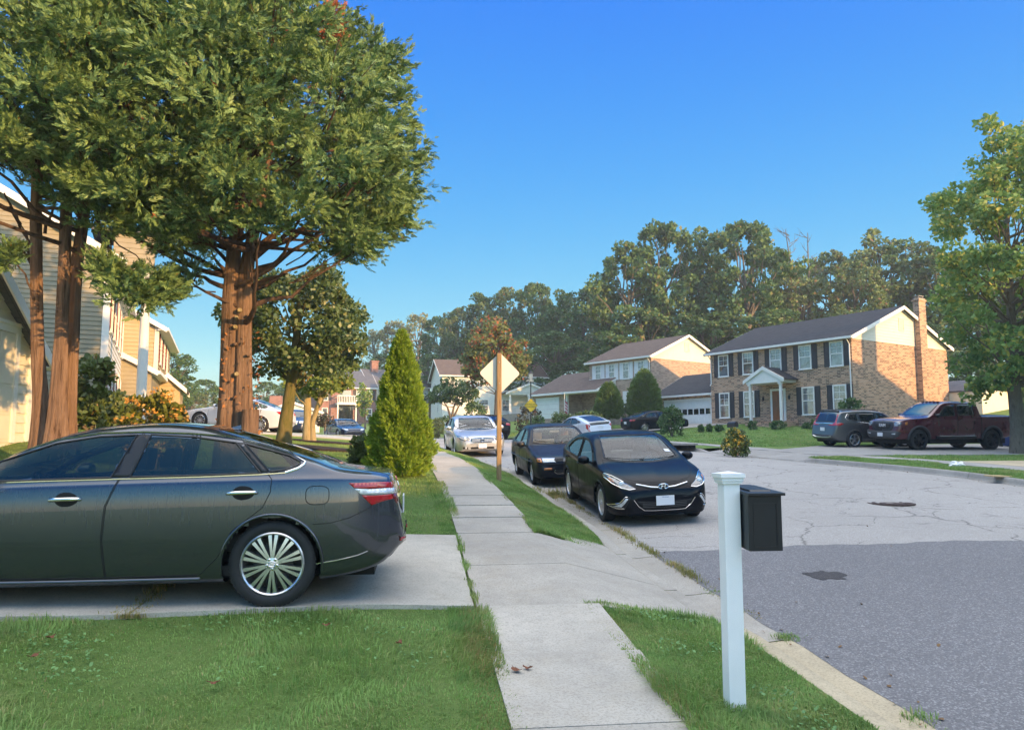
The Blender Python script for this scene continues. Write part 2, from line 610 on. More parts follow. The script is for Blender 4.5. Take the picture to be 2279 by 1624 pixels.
# the verges are grass sheets; the near one is cut where the driveway apron crosses it
def verge_z(s, t):
    z = zst(s, t)
    return z - 0.15 * kerb_drop(s) * np.clip(1 - (-t - 0.16) / 1.04, 0, 1)


tv = [-1.24, -1.0, -0.75, -0.5, -0.25, -0.15]
strip('verge', -30, APR0 - 0.02, tv, 0.4, verge_z, M_GRASS)
strip('verge', APR1 + 0.5, 150, tv, 0.5, verge_z, M_GRASS)
strip('verge', -30, 24.6, [RW + .14, RW + .5, RW + 1.0, RW + 1.36], 0.6, lambda s, t: zst(s, t), M_GRASS)
strip('verge', 31.2, 150, [RW + .14, RW + .5, RW + 1.0, RW + 1.36], 0.6, lambda s, t: zst(s, t), M_GRASS)

# road: worn asphalt with a newer patch sheet on top near the camera
strip('road', -30, 170, np.linspace(0.40, RW, 12), 0.5, lambda s, t: zst(s, t), M_ROAD)


def patch_edge(t): return 10.65 - 0.07 * t + 0.05 * np.sin(t * 3.1) + 0.03 * np.sin(t * 11)


tt = np.linspace(0.375, RW, 60); rows = []
for f in np.linspace(0, 1, 60):
    s_ = -30 + (patch_edge(tt) + 30) * f
    wob = tt + np.where(tt < 0.4, 0.008 * np.sin(s_ * 5) + 0.008 * np.sin(s_ * 13.7), 0)
    x, y = P(s_, wob); rows.append(np.stack([x, y, zst(s_, wob) + 0.012], 1))
V = np.concatenate(rows); I = np.arange(3600).reshape(60, 60)
F = np.stack([I[:-1, :-1].ravel(), I[:-1, 1:].ravel(), I[1:, 1:].ravel(), I[1:, :-1].ravel()], 1)
o = link('road_patch', raw_mesh('road_patch', V, F, True), M_PATCH); o['kind'] = 'structure'


# kerb and gutter on the left: kerb steps up from the pan, dropped at the driveway
def kerb_left_z(s, t):
    g = ZG(s) + EYE
    h = 0.15 * (1 - kerb_drop(s)) + 0.062 * kerb_drop(s)
    f = np.clip((0.03 - t) / 0.04, 0, 1)
    return g + np.where(t > 0.03, 0.004 + 0.026 * np.clip((t - 0.10) / 0.28, 0, 1), f * h) + np.where(t <= -0.18, -0.015, 0)


strip('kerb', -30, 6.7, [-0.18, -0.16, -0.02, 0.0, 0.02, 0.03], 0.3, kerb_left_z, M_TANC)
strip('gutter', -30, 6.7, [0.031, 0.15, 0.3, 0.41], 0.3, kerb_left_z, M_TANC)
k_ = 6.72
gi = 0
for e in (8.4, 10.4, 12.6, 15.6, 18.6, 21.6, 24.6, 27.6, 30.6, 34, 38, 43, 50, 60, 75, 95, 130, 165):
    strip('kerb', k_, e - 0.012, [-0.18, -0.16, -0.02, 0.0, 0.02, 0.03], 0.25, kerb_left_z, M_CONC)
    strip('gutter', k_, e - 0.012, [0.031, 0.15, 0.3, 0.42], 0.25, kerb_left_z, M_CONC)
    k_ = e + 0.006


def kerb_right_z(s, t):
    g = ZG(s) + EYE + DZR(s)
    h = 0.15 * (1 - kerb_drop_r(s)) + 0.02 * kerb_drop_r(s)
    b = t - RW
    return g + 0.005 + h * np.clip((b + 0.02) / 0.05, 0, 1) - np.where(b >= 0.17, 0.06, 0)


k_ = -30
for e in (3, 6, 9, 12, 15, 18, 21, 24, 27, 30, 33, 36, 40, 45, 52, 60, 75, 95, 130, 165):
    strip('kerb', k_, e - 0.012, [RW - .1, RW - .02, RW + .0, RW + .02, RW + .04, RW + .16, RW + .18], 0.4, kerb_right_z, M_KERB)
    k_ = e


# pavements: one slab after another, a dark gap between them
def slabs(name, s0, s1, t0, t1, dz, length, m, m_under, skip=()):
    V = []; F = []; A = []
    rn = random.Random(3)
    s = s0
    while s < s1:
        e = s + length
        tone = rn.random(); jz = rn.uniform(-.006, .006); tilt = rn.uniform(-.004, .004)
        n = 5; b = len(V)
        for i in range(n):
            ss = s + 0.009 + (length - 0.018) * i / (n - 1)
            for j in range(4):
                tq = t0 + (t1 - t0) * j / 3
                x, y = P(ss, tq)
                V.append((float(x), float(y), float(zst(ss, min(max(tq, t0 + .02), t1 - .02))) + dz + jz + tilt * (i - 2)))
        for i in range(n - 1):
            for j in range(3):
                a = b + i * 4 + j
                F.append((a, a + 1, a + 5, a + 4)); A.append(tone)
        # skirts
        ring = [b + j for j in range(4)] + [b + i * 4 + 3 for i in range(1, n)] + [b + (n - 1) * 4 + j for j in (2, 1, 0)] + [b + i * 4 for i in range(n - 2, 0, -1)]
        b2 = len(V)
        for r in ring: V.append((V[r][0], V[r][1], V[r][2] - 0.1))
        for i in range(len(ring)):
            k = (i + 1) % len(ring)
            F.append((ring[k], ring[i], b2 + i, b2 + k)); A.append(tone)
        s = e
    me = raw_mesh(name, V, F)
    at = me.attributes.new('slab', 'FLOAT', 'FACE')
    at.data.foreach_set('value', np.array(A, dtype=np.float32))
    o = link(name, me, m); o['kind'] = 'structure'
    strip('pavement_bed', s0, s1, [t0 - .03, (t0 + t1) / 2, t1 + .03], 0.6, lambda S, T: zst(S, np.clip(T, t0 + .02, t1 - .02)) - 0.02, m_under)
    return o


slabs('pavement', 4.56 - 1.2 * 26, 6.9, -2.24, -1.2, 0.02, 1.2, M_CONC, M_SOIL)
slabs('pavement', 10.2, 110, -2.24, -1.2, 0.02, 1.2, M_CONC, M_SOIL)
slabs('pavement', -30, 110, RW + 1.3, RW + 2.5, 0.015, 1.5, M_KERB, M_SOIL)


# driveway apron between pavement line and gutter, in two pours
def apron_z(x, y):
    s, t = inv(x, y)
    k = np.clip((-t) / 1.2, 0, 1)
    zs = ZG(s) + EYE
    return np.where(t > -2.24, zs + 0.028 + (RSW(s) - 0.008) * np.clip(k, 0, 1) ** 1.0, zst(s, t) + 0.02)


def poly_st(pts): return [tuple(float(q) for q in P(s, t)) for s, t in pts]


drape('driveway_apron', poly_st([(6.915, -2.24), (6.915, -1.2), (7.2, -0.18), (8.55, -0.18), (8.47, -1.2), (8.44, -2.24)]), 0.0, M_CONC, 0.25, zf=apron_z)
drape('driveway_apron', poly_st([(8.455, -2.24), (8.485, -1.2), (8.565, -0.18), (11.3, -0.18), (10.6, -0.75), (10.19, -1.2), (10.19, -2.24)]), 0.0, M_CONC, 0.25, zf=apron_z)


def apron_r_z(x, y):
    s, t = inv(x, y); b = np.clip((t - RW) / 1.35, 0, 1)
    return (ZG(s) + DZR(s) + EYE + 0.01) * (1 - b) + zst(s, np.maximum(t, RW + .02)) * b


def dw_z(x, y):
    s, t = inv(x, y)
    return zst(s, np.minimum(t, -2.24)) + 0.035


drape('driveway', poly_st([(6.62, -4.88), (6.93, -2.27), (10.0, -2.27), (10.05, -4.88)]), 0.0, M_CONC2, 0.4, zf=dw_z, thick=0.2)
drape('driveway', poly_st([(6.5, -12.2), (6.6, -4.9), (10.05, -4.9), (12.9, -8.5), (13.2, -12.2)]), 0.0, M_CONC2, 0.4, zf=dw_z, thick=0.2)

# driveways and a walk on the far side
drape('driveway', [(11.95, 27.7), (11.25, 32.6), (14.2, 35.9), (33, 40.6), (33, 32.6)], 0.02, M_KERB, 0.8)
drape('driveway_apron', poly_st([(25, RW + .1), (24.6, RW + 2.6), (30.8, RW + 2.6), (30.8, RW + .1)]), 0.02, M_KERB, 0.4, zf=apron_r_z)
drape('driveway', poly_st([(46.5, RW + .1), (46.5, RW + 16.5), (52, RW + 16.5), (52, RW + .1)]), 0.03, M_KERB, 0.6, zf=apron_r_z)
drape('driveway', poly_st([(17.6, RW + 2.5), (17.2, RW + 16), (21.4, RW + 16), (21.0, RW + 2.5)]), 0.02, M_TANC, 0.8)
drape('driveway', poly_st([(33.5, -18), (33.5, -2.3), (38.5, -2.3), (38.5, -18)]), 0.03, M_CONC2, 0.8)
# ------------------------------------------------------------------ house materials
def brick_mat(name, a, b, dark, mortar, bw=0.28, bh=0.098):
    t = NT(name)
    tc = t.n('ShaderNodeTexCoord')
    sp = t.n('ShaderNodeSeparateXYZ'); t.l(tc.outputs['Object'], sp.inputs[0])
    cb = t.n('ShaderNodeCombineXYZ')
    t.l(t.math('ADD', sp.outputs[0], sp.outputs[1]), cb.inputs[0]); t.l(sp.outputs[2], cb.inputs[1])
    br = t.n('ShaderNodeTexBrick')
    br.offset = 0.5
    for k, v in (('Scale', 1.0), ('Mortar Size', 0.013), ('Mortar Smooth', 0.2), ('Bias', 0.0), ('Brick Width', bw), ('Row Height', bh)):
        br.inputs[k].default_value = v
    br.inputs['Color1'].default_value = (*a, 1); br.inputs['Color2'].default_value = (*b, 1); br.inputs['Mortar'].default_value = (*mortar, 1)
    t.l(cb.outputs[0], br.inputs['Vector'])
    # each brick its own fired tone
    wn = t.n('ShaderNodeTexWhiteNoise'); wn.noise_dimensions = '2D'
    sn = t.n('ShaderNodeVectorMath', operation='FLOOR')
    dv = t.n('ShaderNodeVectorMath', operation='DIVIDE'); dv.inputs[1].default_value = (bw, bh, 1)
    t.l(cb.outputs[0], dv.inputs[0]); t.l(dv.outputs[0], sn.inputs[0]); t.l(sn.outputs[0], wn.inputs['Vector'])
    col = t.mix(t.ramp(wn.outputs['Value'], [(0.62, 0.0), (0.7, 0.8)]), br.outputs['Color'], dark)
    col = t.mix(br.outputs['Fac'], col, mortar)
    f = t.noise(tc.outputs['Object'], 0.7, 4, 0.6)
    col = t.mix(t.ramp(f, [(0.4, 0.0), (0.75, 0.12)]), col, sc3(mortar, 0.9))
    t.l(col, t.p.inputs['Base Color']); t.p.inputs['Roughness'].default_value = 0.88
    t.p.inputs['Specular IOR Level'].default_value = 0.25
    t.bump(t.math('SUBTRACT', 1.0, br.outputs['Fac']), 0.5, 0.01)
    return t.m


def shingle_mat(name, c, c2):
    t = NT(name)
    v = t.coord('Object')
    br = t.n('ShaderNodeTexBrick'); br.inputs['Scale'].default_value = 1.0
    br.inputs['Brick Width'].default_value = 0.32; br.inputs['Row Height'].default_value = 0.14; br.inputs['Mortar Size'].default_value = 0.006
    br.inputs['Color1'].default_value = (*c, 1); br.inputs['Color2'].default_value = (*c2, 1); br.inputs['Mortar'].default_value = (*sc3(c, .5), 1)
    t.l(v, br.inputs['Vector'])
    f = t.noise(v, 1.2, 6, 0.7); f2 = t.noise(v, 30, 3, 0.7)
    col = t.mix(t.ramp(f, [(0.35, 0.0), (0.7, 0.5)]), br.outputs['Color'], c2)
    col = t.mix(t.ramp(f2, [(0.4, 0.35), (0.6, 0.0)]), col, sc3(c, .6))
    t.l(col, t.p.inputs['Base Color']); t.p.inputs['Roughness'].default_value = 0.9
    t.p.inputs['Specular IOR Level'].default_value = 0.25
    t.bump(f2, 0.4, 0.01)
    return t.m


M_BRICK = brick_mat('brown_brick', (0.40, 0.22, 0.135), (0.50, 0.305, 0.20), (0.10, 0.058, 0.042), (0.55, 0.43, 0.32))
M_BRICK2 = brick_mat('pink_brick', (0.44, 0.29, 0.205), (0.48, 0.33, 0.24), (0.24, 0.155, 0.12), (0.42, 0.36, 0.30))
M_BRICK3 = brick_mat('red_brick', (0.28, 0.10, 0.07), (0.32, 0.13, 0.09), (0.18, 0.07, 0.05), (0.38, 0.33, 0.3))
M_CHIM = brick_mat('chimney_brick', (0.17, 0.085, 0.06), (0.22, 0.115, 0.08), (0.10, 0.05, 0.04), (0.34, 0.28, 0.24))
M_ROOF = shingle_mat('charcoal_shingles', (0.030, 0.032, 0.038), (0.055, 0.056, 0.062))
M_ROOF2 = shingle_mat('brown_shingles', (0.10, 0.075, 0.062), (0.16, 0.12, 0.10))
M_ROOF3 = shingle_mat('grey_shingles', (0.10, 0.105, 0.12), (0.15, 0.15, 0.165))
M_WHITE = mat('white_paint', (0.78, 0.77, 0.74), 0.5, var=0.05, bump=0.05)
M_CREAM = mat('cream_siding', (0.70, 0.66, 0.55), 0.55, var=0.05)
M_PALE = mat('pale_siding', (0.72, 0.71, 0.66), 0.55, var=0.05)
M_YELL = mat('yellow_siding', (0.45, 0.335, 0.175), 0.55, var=0.05)
M_TAN = mat('tan_siding', (0.29, 0.255, 0.175), 0.6, var=0.06)
M_SHUT = mat('dark_shutter', (0.035, 0.033, 0.037), 0.55, var=0.1)
M_SHUTW = mat('white_shutter', (0.74, 0.74, 0.76), 0.5, var=0.05)
M_SHUTR = mat('red_shutter', (0.16, 0.02, 0.025), 0.5, var=0.1)
M_CURT = mat('net_curtain', (0.5, 0.5, 0.5), 0.9, var=0.1)
M_DOORW = mat('varnished_door', (0.26, 0.095, 0.035), 0.35, var=0.2, stretch=(8, 8, 1))
M_BLACK = mat('black_metal', (0.012, 0.012, 0.014), 0.4, var=0.1)
M_BRASS = mat('brass', (0.6, 0.45, 0.2), 0.3, metal=1.0)


def pane_mat(name, c):
    t = NT(name)
    v = t.coord('Object')
    f = t.noise(v, 1.7, 3, 0.5)
    t.l(t.mix(t.ramp(f, [(0.4, 0.0), (0.6, 1.0)]), sc3(c, 0.5), sc3(c, 1.5)), t.p.inputs['Base Color'])
    t.p.inputs['Roughness'].default_value = 0.03
    t.p.inputs['Specular IOR Level'].default_value = 1.0
    t.p.inputs['IOR'].default_value = 1.9
    return t.m


M_PANE = pane_mat('window_glass', (0.10, 0.12, 0.14))
M_PANED = pane_mat('dark_window_glass', (0.012, 0.013, 0.015))


# ------------------------------------------------------------------ house pieces (local: x along the front, y back, z up)
class Face:
    """a wall plane: origin, direction along it, outward direction"""
    def __init__(s, o, u, n): s.o = Vector(o); s.u = Vector(u); s.n = Vector(n)
    def __call__(s, u, z, n=0.0): p = s.o + s.u * u + s.n * n; return Vector((p.x, p.y, p.z + z))


def bar(mb, F, u0, z0, u1, z1, n0, n1):
    V = [F(u, z, n) for n in (n0, n1) for (u, z) in ((u0, z0), (u1, z0), (u1, z1), (u0, z1))]
    mb.add(V, [(0, 1, 2, 3), (7, 6, 5, 4), (0, 4, 5, 1), (1, 5, 6, 2), (2, 6, 7, 3), (3, 7, 4, 0)])


def window(root, F, uc, z0, w, h, shut=None, frame=None, grid=(2, 2), sash=True, pane=None, label=None):
    u0, u1, z1 = uc - w / 2, uc + w / 2, z0 + h
    m = MB()
    c = 0.09
    bar(m, F, u0, z0, u0 + c, z1, 0.0, 0.06); bar(m, F, u1 - c, z0, u1, z1, 0.0, 0.06)
    bar(m, F, u0 + c, z1 - c, u1 - c, z1, 0.0, 0.06); bar(m, F, u0 - 0.03, z0 - 0.06, u1 + 0.03, z0, 0.0, 0.09)
    bar(m, F, u0 + c, z0, u1 - c, z0 + 0.05, 0.0, 0.05)
    zm = (z0 + z1) / 2
    if sash: bar(m, F, u0 + c, zm - 0.03, u1 - c, zm + 0.03, 0.0, 0.052)
    for k in range(1, grid[0]):
        uu = u0 + c + (w - 2 * c) * k / grid[0]
        bar(m, F, uu - 0.012, zm + 0.03 if sash else z0 + 0.05, uu + 0.012, z1 - c, 0.0, 0.035)
    for k in range(1, grid[1]):
        zz = zm + 0.03 + (z1 - c - zm) * k / grid[1]
        bar(m, F, u0 + c, zz - 0.012, u1 - c, zz + 0.012, 0.0, 0.036)
    wo = m.build('window', frame or M_WHITE, root)
    p = MB()
    p.quad(F(u0 + c, z0 + .05, 0.025), F(u1 - c, z0 + .05, 0.025), F(u1 - c, z1 - c, 0.025), F(u0 + c, z1 - c, 0.025))
    p.build('pane', pane or M_PANE, wo)
    if shut:
        sw = 0.42
        for a in (u0 - sw - 0.01, u1 + 0.01):
            s = MB()
            bar(s, F, a, z0 - .02, a + sw, z1 + .02, 0.0, 0.03)
            for q0, q1 in ((0.04, 0.46), (0.52, 0.96)):
                za = z0 + h * q0; zb = z0 + h * q1
                bar(s, F, a + .06, za, a + sw - .06, za + .02, 0.03, 0.045); bar(s, F, a + .06, zb - .02, a + sw - .06, zb, 0.03, 0.045)
                bar(s, F, a + .06, za, a + .08, zb, 0.03, 0.045); bar(s, F, a + sw - .08, za, a + sw - .06, zb, 0.03, 0.045)
            s.build('shutter', shut, root)
    return wo


def clip_poly(poly, z0, z1):
    def half(pl, zc, keep):
        out = []
        for i in range(len(pl)):
            a, b = pl[i], pl[(i + 1) % len(pl)]
            ia = keep * (a[1] - zc) >= 0; ib = keep * (b[1] - zc) >= 0
            if ia: out.append(a)
            if ia != ib:
                f = (zc - a[1]) / (b[1] - a[1]); out.append((a[0] + (b[0] - a[0]) * f, zc))
        return out
    return half(half(poly, z0, 1), z1, -1)


def siding(mb, F, poly, course=0.18, lap=0.022, n0=0.0):
    """lapped boards over a convex outline (u, z)"""
    zs = [p[1] for p in poly]
    z = min(zs)
    while z < max(zs) - 1e-4:
        z1 = min(z + course, max(zs))
        c = clip_poly(poly, z, z1)
        if len(c) >= 3:
            f = lambda zz: n0 + lap * (1 - (zz - z) / course)
            mb.add([F(u, zz, f(zz)) for u, zz in c], [tuple(range(len(c)))])
            us = [u for u, zz in c if abs(zz - z) < 1e-6]
            if len(us) >= 2:
                a, b = min(us), max(us)
                mb.quad(F(a, z, n0 + lap), F(a, z, n0), F(b, z, n0), F(b, z, n0 + lap))
        z = z1


def gable_roof(root, x0, x1, y0, y1, ze, rise, mroof, oe=0.35, orr=0.3, th=0.11, rake=M_WHITE, axis='x', gut=True, name='roof'):
    """ridge along x over y0..y1 (or along y over x0..x1 with axis='y')"""
    def T(a, b, z):  # a along the ridge, b across
        return (a, b, z) if axis == 'x' else (b, a, z)
    if axis == 'x': a0, a1, b0, b1 = x0, x1, y0, y1
    else: a0, a1, b0, b1 = y0, y1, x0, x1
    bm_ = (b0 + b1) / 2
    sl = rise / (bm_ - b0)
    zl = ze - oe * sl
    top = [(b0 - oe, zl + th), (bm_, ze + rise + th), (b1 + oe, zl + th)]
    bot = [(b1 + oe, zl), (bm_, ze + rise), (b0 - oe, zl)]
    sec = top + bot
    m = MB()
    n = len(sec)
    A = [T(a0 - orr, b, z) for b, z in sec]; B = [T(a1 + orr, b, z) for b, z in sec]
    m.add(A + B, [(0, 1, 4, 5), (1, 2, 3, 4), (n, n + 5, n + 4, n + 1), (n + 1, n + 4, n + 3, n + 2)]
          + [(i, n + i, n + (i + 1) % n, (i + 1) % n) for i in range(n)])
    ro = m.build(name, mroof, root)
    # rake boards on both ends and eave fascia with gutter
    for a, s in ((a0 - orr, -1), (a1 + orr, 1)):
        a_, b_ = (a - 0.035, a + 0.004) if s < 0 else (a - 0.004, a + 0.035)
        zp = ze + rise - .09 + .02 * sl
        pr = [(b0 - oe - .02, zl - .15), (bm_, zp - .06), (b1 + oe + .02, zl - .15), (b1 + oe + .02, zl + .095), (bm_, zp + .185), (b0 - oe - .02, zl + .095)]
        r = MB()
        V = [T(aa, bb, zz) for aa in (a_, b_) for bb, zz in pr]
        r.add(V, [(0, 1, 4, 5), (1, 2, 3, 4), (6, 11, 10, 7), (7, 10, 9, 8)] + [(i, 6 + i, 6 + (i + 1) % 6, (i + 1) % 6) for i in range(6)])
        r.build('rake_board', rake, root)
    if gut:
        for b, s in ((b0 - oe, -1), (b1 + oe, 1)):
            gt = MB()
            c0, c1 = (b - 0.12, b + 0.0) if s < 0 else (b, b + 0.12)
            pts = [T(aa, bb, zz) for aa in (a0 - orr, a1 + orr) for bb in (c0, c1) for zz in (zl - 0.07, zl + 0.075)]
            gt.add(pts, [(0, 2, 3, 1), (4, 5, 7, 6), (0, 1, 5, 4), (1, 3, 7, 5), (3, 2, 6, 7), (2, 0, 4, 6)])
            gt.build('gutter', rake, root)
        for b, s in ((b0, -1), (b1, 1)):   # soffits close the eaves
            so = MB()
            c0, c1 = (b - oe, b - .002) if s < 0 else (b + .002, b + oe)
            pts = [T(aa, bb, zz) for aa in (a0 - orr + .01, a1 + orr - .01) for bb in (c0, c1) for zz in (zl - 0.05, zl - 0.02)]
            so.add(pts, [(0, 2, 3, 1), (4, 5, 7, 6), (0, 1, 5, 4), (1, 3, 7, 5), (3, 2, 6, 7), (2, 0, 4, 6)])
            so.build('soffit', rake, root)
    return ro


def walls(root, x0, x1, y0, y1, z0, z1, m, name='wall'):
    b = MB(); b.box(x0, y0, z0, x1, y1, z1)
    return b.build(name, m, root)


def gable_tri(root, F, w, ze, rise, m, lap=True, vent=None, down=0.0, name='gable'):
    g = MB()
    poly = [(0, ze - down), (w, ze - down), (w, ze), (w / 2, ze + rise), (0, ze)]
    if down == 0: poly = [(0, ze), (w, ze), (w / 2, ze + rise)]
    siding(g, F, poly, 0.2, 0.02, 0.012)
    go = g.build(name, m, root)
    if vent:
        v = MB(); zc = ze + rise * 0.5; a = w / 2
        bar(v, F, a - .32, zc - .45, a - .26, zc + .45, 0, .06); bar(v, F, a + .26, zc - .45, a + .32, zc + .45, 0, .06)
        bar(v, F, a - .26, zc + .39, a + .26, zc + .45, 0, .06); bar(v, F, a - .26, zc - .45, a + .26, zc - .39, 0, .06)
        for k in range(9):
            zz = zc - .37 + k * .083
            v.add([F(a - .26, zz, .055), F(a + .26, zz, .055), F(a + .26, zz + .075, .015), F(a - .26, zz + .075, .015)], [(0, 1, 2, 3)])
        v.build('vent', vent, root)
    return go


def downspout(root, F, u, z0, z1, kick=0.35):
    d = MB()
    d.tube([F(u, z1, kick), F(u, z1 - 0.12, kick), F(u, z1 - 0.45, 0.07), F(u, z0 + .25, 0.07), F(u, z0 + .1, 0.2)], 0.042, 6)
    d.build('downspout', M_WHITE, root)


def garage_door(root, F, u0, u1, z0, z1, rows=4, cols=8, lights=True, m=None):
    d = MB()
    h = (z1 - z0) / rows
    wd = (u1 - u0) / cols
    for r in range(rows):
        bar(d, F, u0, z0 + r * h + .006, u1, z0 + (r + 1) * h - .006, 0.0, 0.02)
        for c in range(cols):
            if lights and r == rows - 2: continue
            bar(d, F, u0 + c * wd + .07, z0 + r * h + .07, u0 + (c + 1) * wd - .07, z0 + (r + 1) * h - .07, 0.02, 0.03)
    do = d.build('garage_door', m or M_WHITE, root)
    if lights:
        for c in range(cols):
            g = MB(); r = rows - 2
            bar(g, F, u0 + c * wd + .06, z0 + r * h + .06, u0 + (c + 1) * wd - .06, z0 + (r + 1) * h - .06, 0.02, 0.026)
            g.build('pane', M_PANED, do)
    t = MB()
    bar(t, F, u0 - .14, z0, u0, z1 + .14, 0, .05); bar(t, F, u1, z0, u1 + .14, z1 + .14, 0, .05); bar(t, F, u0, z1, u1, z1 + .14, 0, .05)
    bar(t, F, u0 - .17, z1 + .14, u1 + .17, z1 + .2, 0, .09)
    t.build('door_trim', M_WHITE, root)


# ------------------------------------------------------------------ the brown brick colonial
cE = U(1902, 937, 48.9); cEl = U(1584, 947.5, 58.7)
dirE = Vector((cE.x - cEl.x, cE.y - cEl.y)); LE = dirE.length; azE = math.atan2(dirE.y, dirE.x)
zE = (cE.z + cEl.z) / 2
hE = thing('brick_house', 'two-storey brown brick house with dark shutters, charcoal roof and a white pedimented porch', 'house', (cEl.x, cEl.y, zE), azE)
DE = 11.6
walls(hE, 0, LE, 0, DE, -2.0, 5.52, M_BRICK)
FF = Face((0, 0, 0), (1, 0, 0), (0, -1, 0)); FR = Face((LE, 0, 0), (0, 1, 0), (1, 0, 0))
gable_tri(hE, Face((LE, 0, 0), (0, 1, 0), (1, 0, 0)), DE, 5.5, 2.35, M_CREAM, vent=M_CREAM, down=0.2)
b = MB(); b.add([(0.01, 0.02, 5.5), (0.01, DE - .02, 5.5), (0.01, DE / 2, 7.8)], [(0, 2, 1)]); b.build('gable', M_CREAM, hE)
gable_roof(hE, 0, LE, 0, DE, 5.5, 2.35, M_ROOF)
for f in (.11, .303, .507, .709, .909):
    window(hE, FF, f * LE, 3.62, 0.98, 1.62, M_SHUT)
for f in (.11, .303, .72, .918):
    window(hE, FF, f * LE, 0.55, 0.98, 1.86, M_SHUT)
downspout(hE, FF, LE - .12, 0, 5.4); downspout(hE, FF, 0.1, 2.9, 5.4)
# front door and its pedimented porch
dx = .515 * LE
d = MB(); bar(d, FF, dx - .46, .2, dx + .46, 2.28, 0.0, 0.05)
for q in ((-.36, .35, -.04, 1.0), (.04, .35, .36, 1.0), (-.36, 1.15, -.04, 2.1), (.04, 1.15, .36, 2.1)):
    bar(d, FF, dx + q[0], q[1], dx + q[2], q[3], 0.05, 0.065)
dr = d.build('door', M_DOORW, hE)
h_ = MB(); h_.tube([FF(dx + .36, 1.15, .06), FF(dx + .36, 1.15, .12), FF(dx + .36, 1.32, .12)], .018, 6); h_.build('handle', M_BRASS, dr)
t_ = MB()
bar(t_, FF, dx - .62, .2, dx - .46, 2.42, 0, .06); bar(t_, FF, dx + .46, .2, dx + .62, 2.42, 0, .06); bar(t_, FF, dx - .46, 2.28, dx + .46, 2.42, 0, .06)
t_.build('door_frame', M_WHITE, hE)
for q in (-1.15, 1.0):
    l_ = MB(); l_.lathe([(0.0, 0), (.06, .02), (.085, .22), (.03, .3), (0.0, .36)], 8, Matrix.Translation(FF(dx + q, 1.62, .16))); l_.tube([FF(dx + q, 1.9, .0), FF(dx + q, 2.0, .1), FF(dx + q, 1.95, .16)], .012, 5)
    l_.build('porch_lamp', M_BLACK, hE)
po = MB(); pd = 1.45; pw = 1.5
for q in (-pw + .14, pw - .34):
    po = MB(); po.box(dx + q + .02, -pd + .02, 0.1, dx + q + .17, -pd + .17, 2.75)
    po.box(dx + q - .04, -pd - .04, 2.62, dx + q + .21, -pd + .21, 2.75)
    po.box(dx + q - .04, -pd - .04, 0.02, dx + q + .21, -pd + .21, 0.16)
    po.build('porch_post', M_WHITE, hE)
st = MB(); st.box(dx - pw - .1, -pd - .15, -.4, dx + pw + .1, -.003, .08); st.box(dx - .8, -pd - .5, -.5, dx + .8, -pd - .155, -.08); st.build('step', M_BRICK, hE)
en = MB(); en.box(dx - pw, -pd - .06, 2.75, dx + pw, -.003, 3.0); en.add([(dx - pw, -pd - .05, 3.0), (dx + pw, -pd - .05, 3.0), (dx, -pd - .05, 3.78)], [(0, 1, 2)])
en.build('pediment', M_WHITE, hE)
gable_roof(hE, dx - pw, dx + pw, -pd, -.0, 3.0, .8, M_ROOF, .18, .12, .08, axis='y', gut=False, name='porch_roof')
# chimney on the gable wall
ch = MB()
ch.prism([(LE + .002, 7.45, -1.5), (LE + .42, 7.45, -1.5), (LE + .42, 7.45, 8.45), (LE + .002, 7.45, 8.45)], (0, .86, 0))
ch.box(LE - .08, 7.39, 8.45, LE + .48, 8.37, 8.6)
ch.build('chimney', M_BRICK, hE)
cc = MB(); cc.box(LE + .0, 7.47, 8.6, LE + .42, 8.3, 8.67); cc.box(LE + .05, 7.55, 8.8, LE + .38, 8.2, 8.85)
for a in (.08, .31):
    for b_ in (7.58, 8.12): cc.box(LE + a, b_, 8.67, LE + a + .04, b_ + .04, 8.8)
cc.build('chimney_cap', M_KERB, hE)
# garage wing on the left
gw = 6.2
walls(hE, -gw, -.003, 0.35, 7.5, -2.0, 2.62, M_BRICK)
gable_roof(hE, -gw, -.31, 0.35, 7.5, 2.6, 1.75, M_ROOF, .4, .3, name='wing_roof')
FG = Face((-gw, 0.35, 0), (1, 0, 0), (0, -1, 0))
garage_door(hE, FG, 1.0, 5.85, -.25, 1.95, 4, 8)
gable_tri(hE, Face((-gw, 7.5, 0), (0, -1, 0), (-1, 0, 0)), 7.15, 2.6, 1.75, M_CREAM)
downspout(hE, FG, 0.1, -.2, 2.5); downspout(hE, FG, gw - .12, 1.0, 2.5)
l_ = MB(); l_.lathe([(0.0, 0), (.06, .02), (.085, .22), (.03, .3), (0.0, .36)], 8, Matrix.Translation(FG(6.06, 1.5, .1))); l_.build('porch_lamp', M_BLACK, hE)
# low sunroom at the far corner of the gable
walls(hE, LE - 2.0, LE + 2.2, DE + .003, DE + 4.2, -2, 2.35, M_CREAM, 'sunroom')
gable_roof(hE, LE - 2, LE + 2.2, DE + .2, DE + 4.2, 2.35, .8, M_ROOF3, .25, .2, name='sunroom_roof', gut=False)

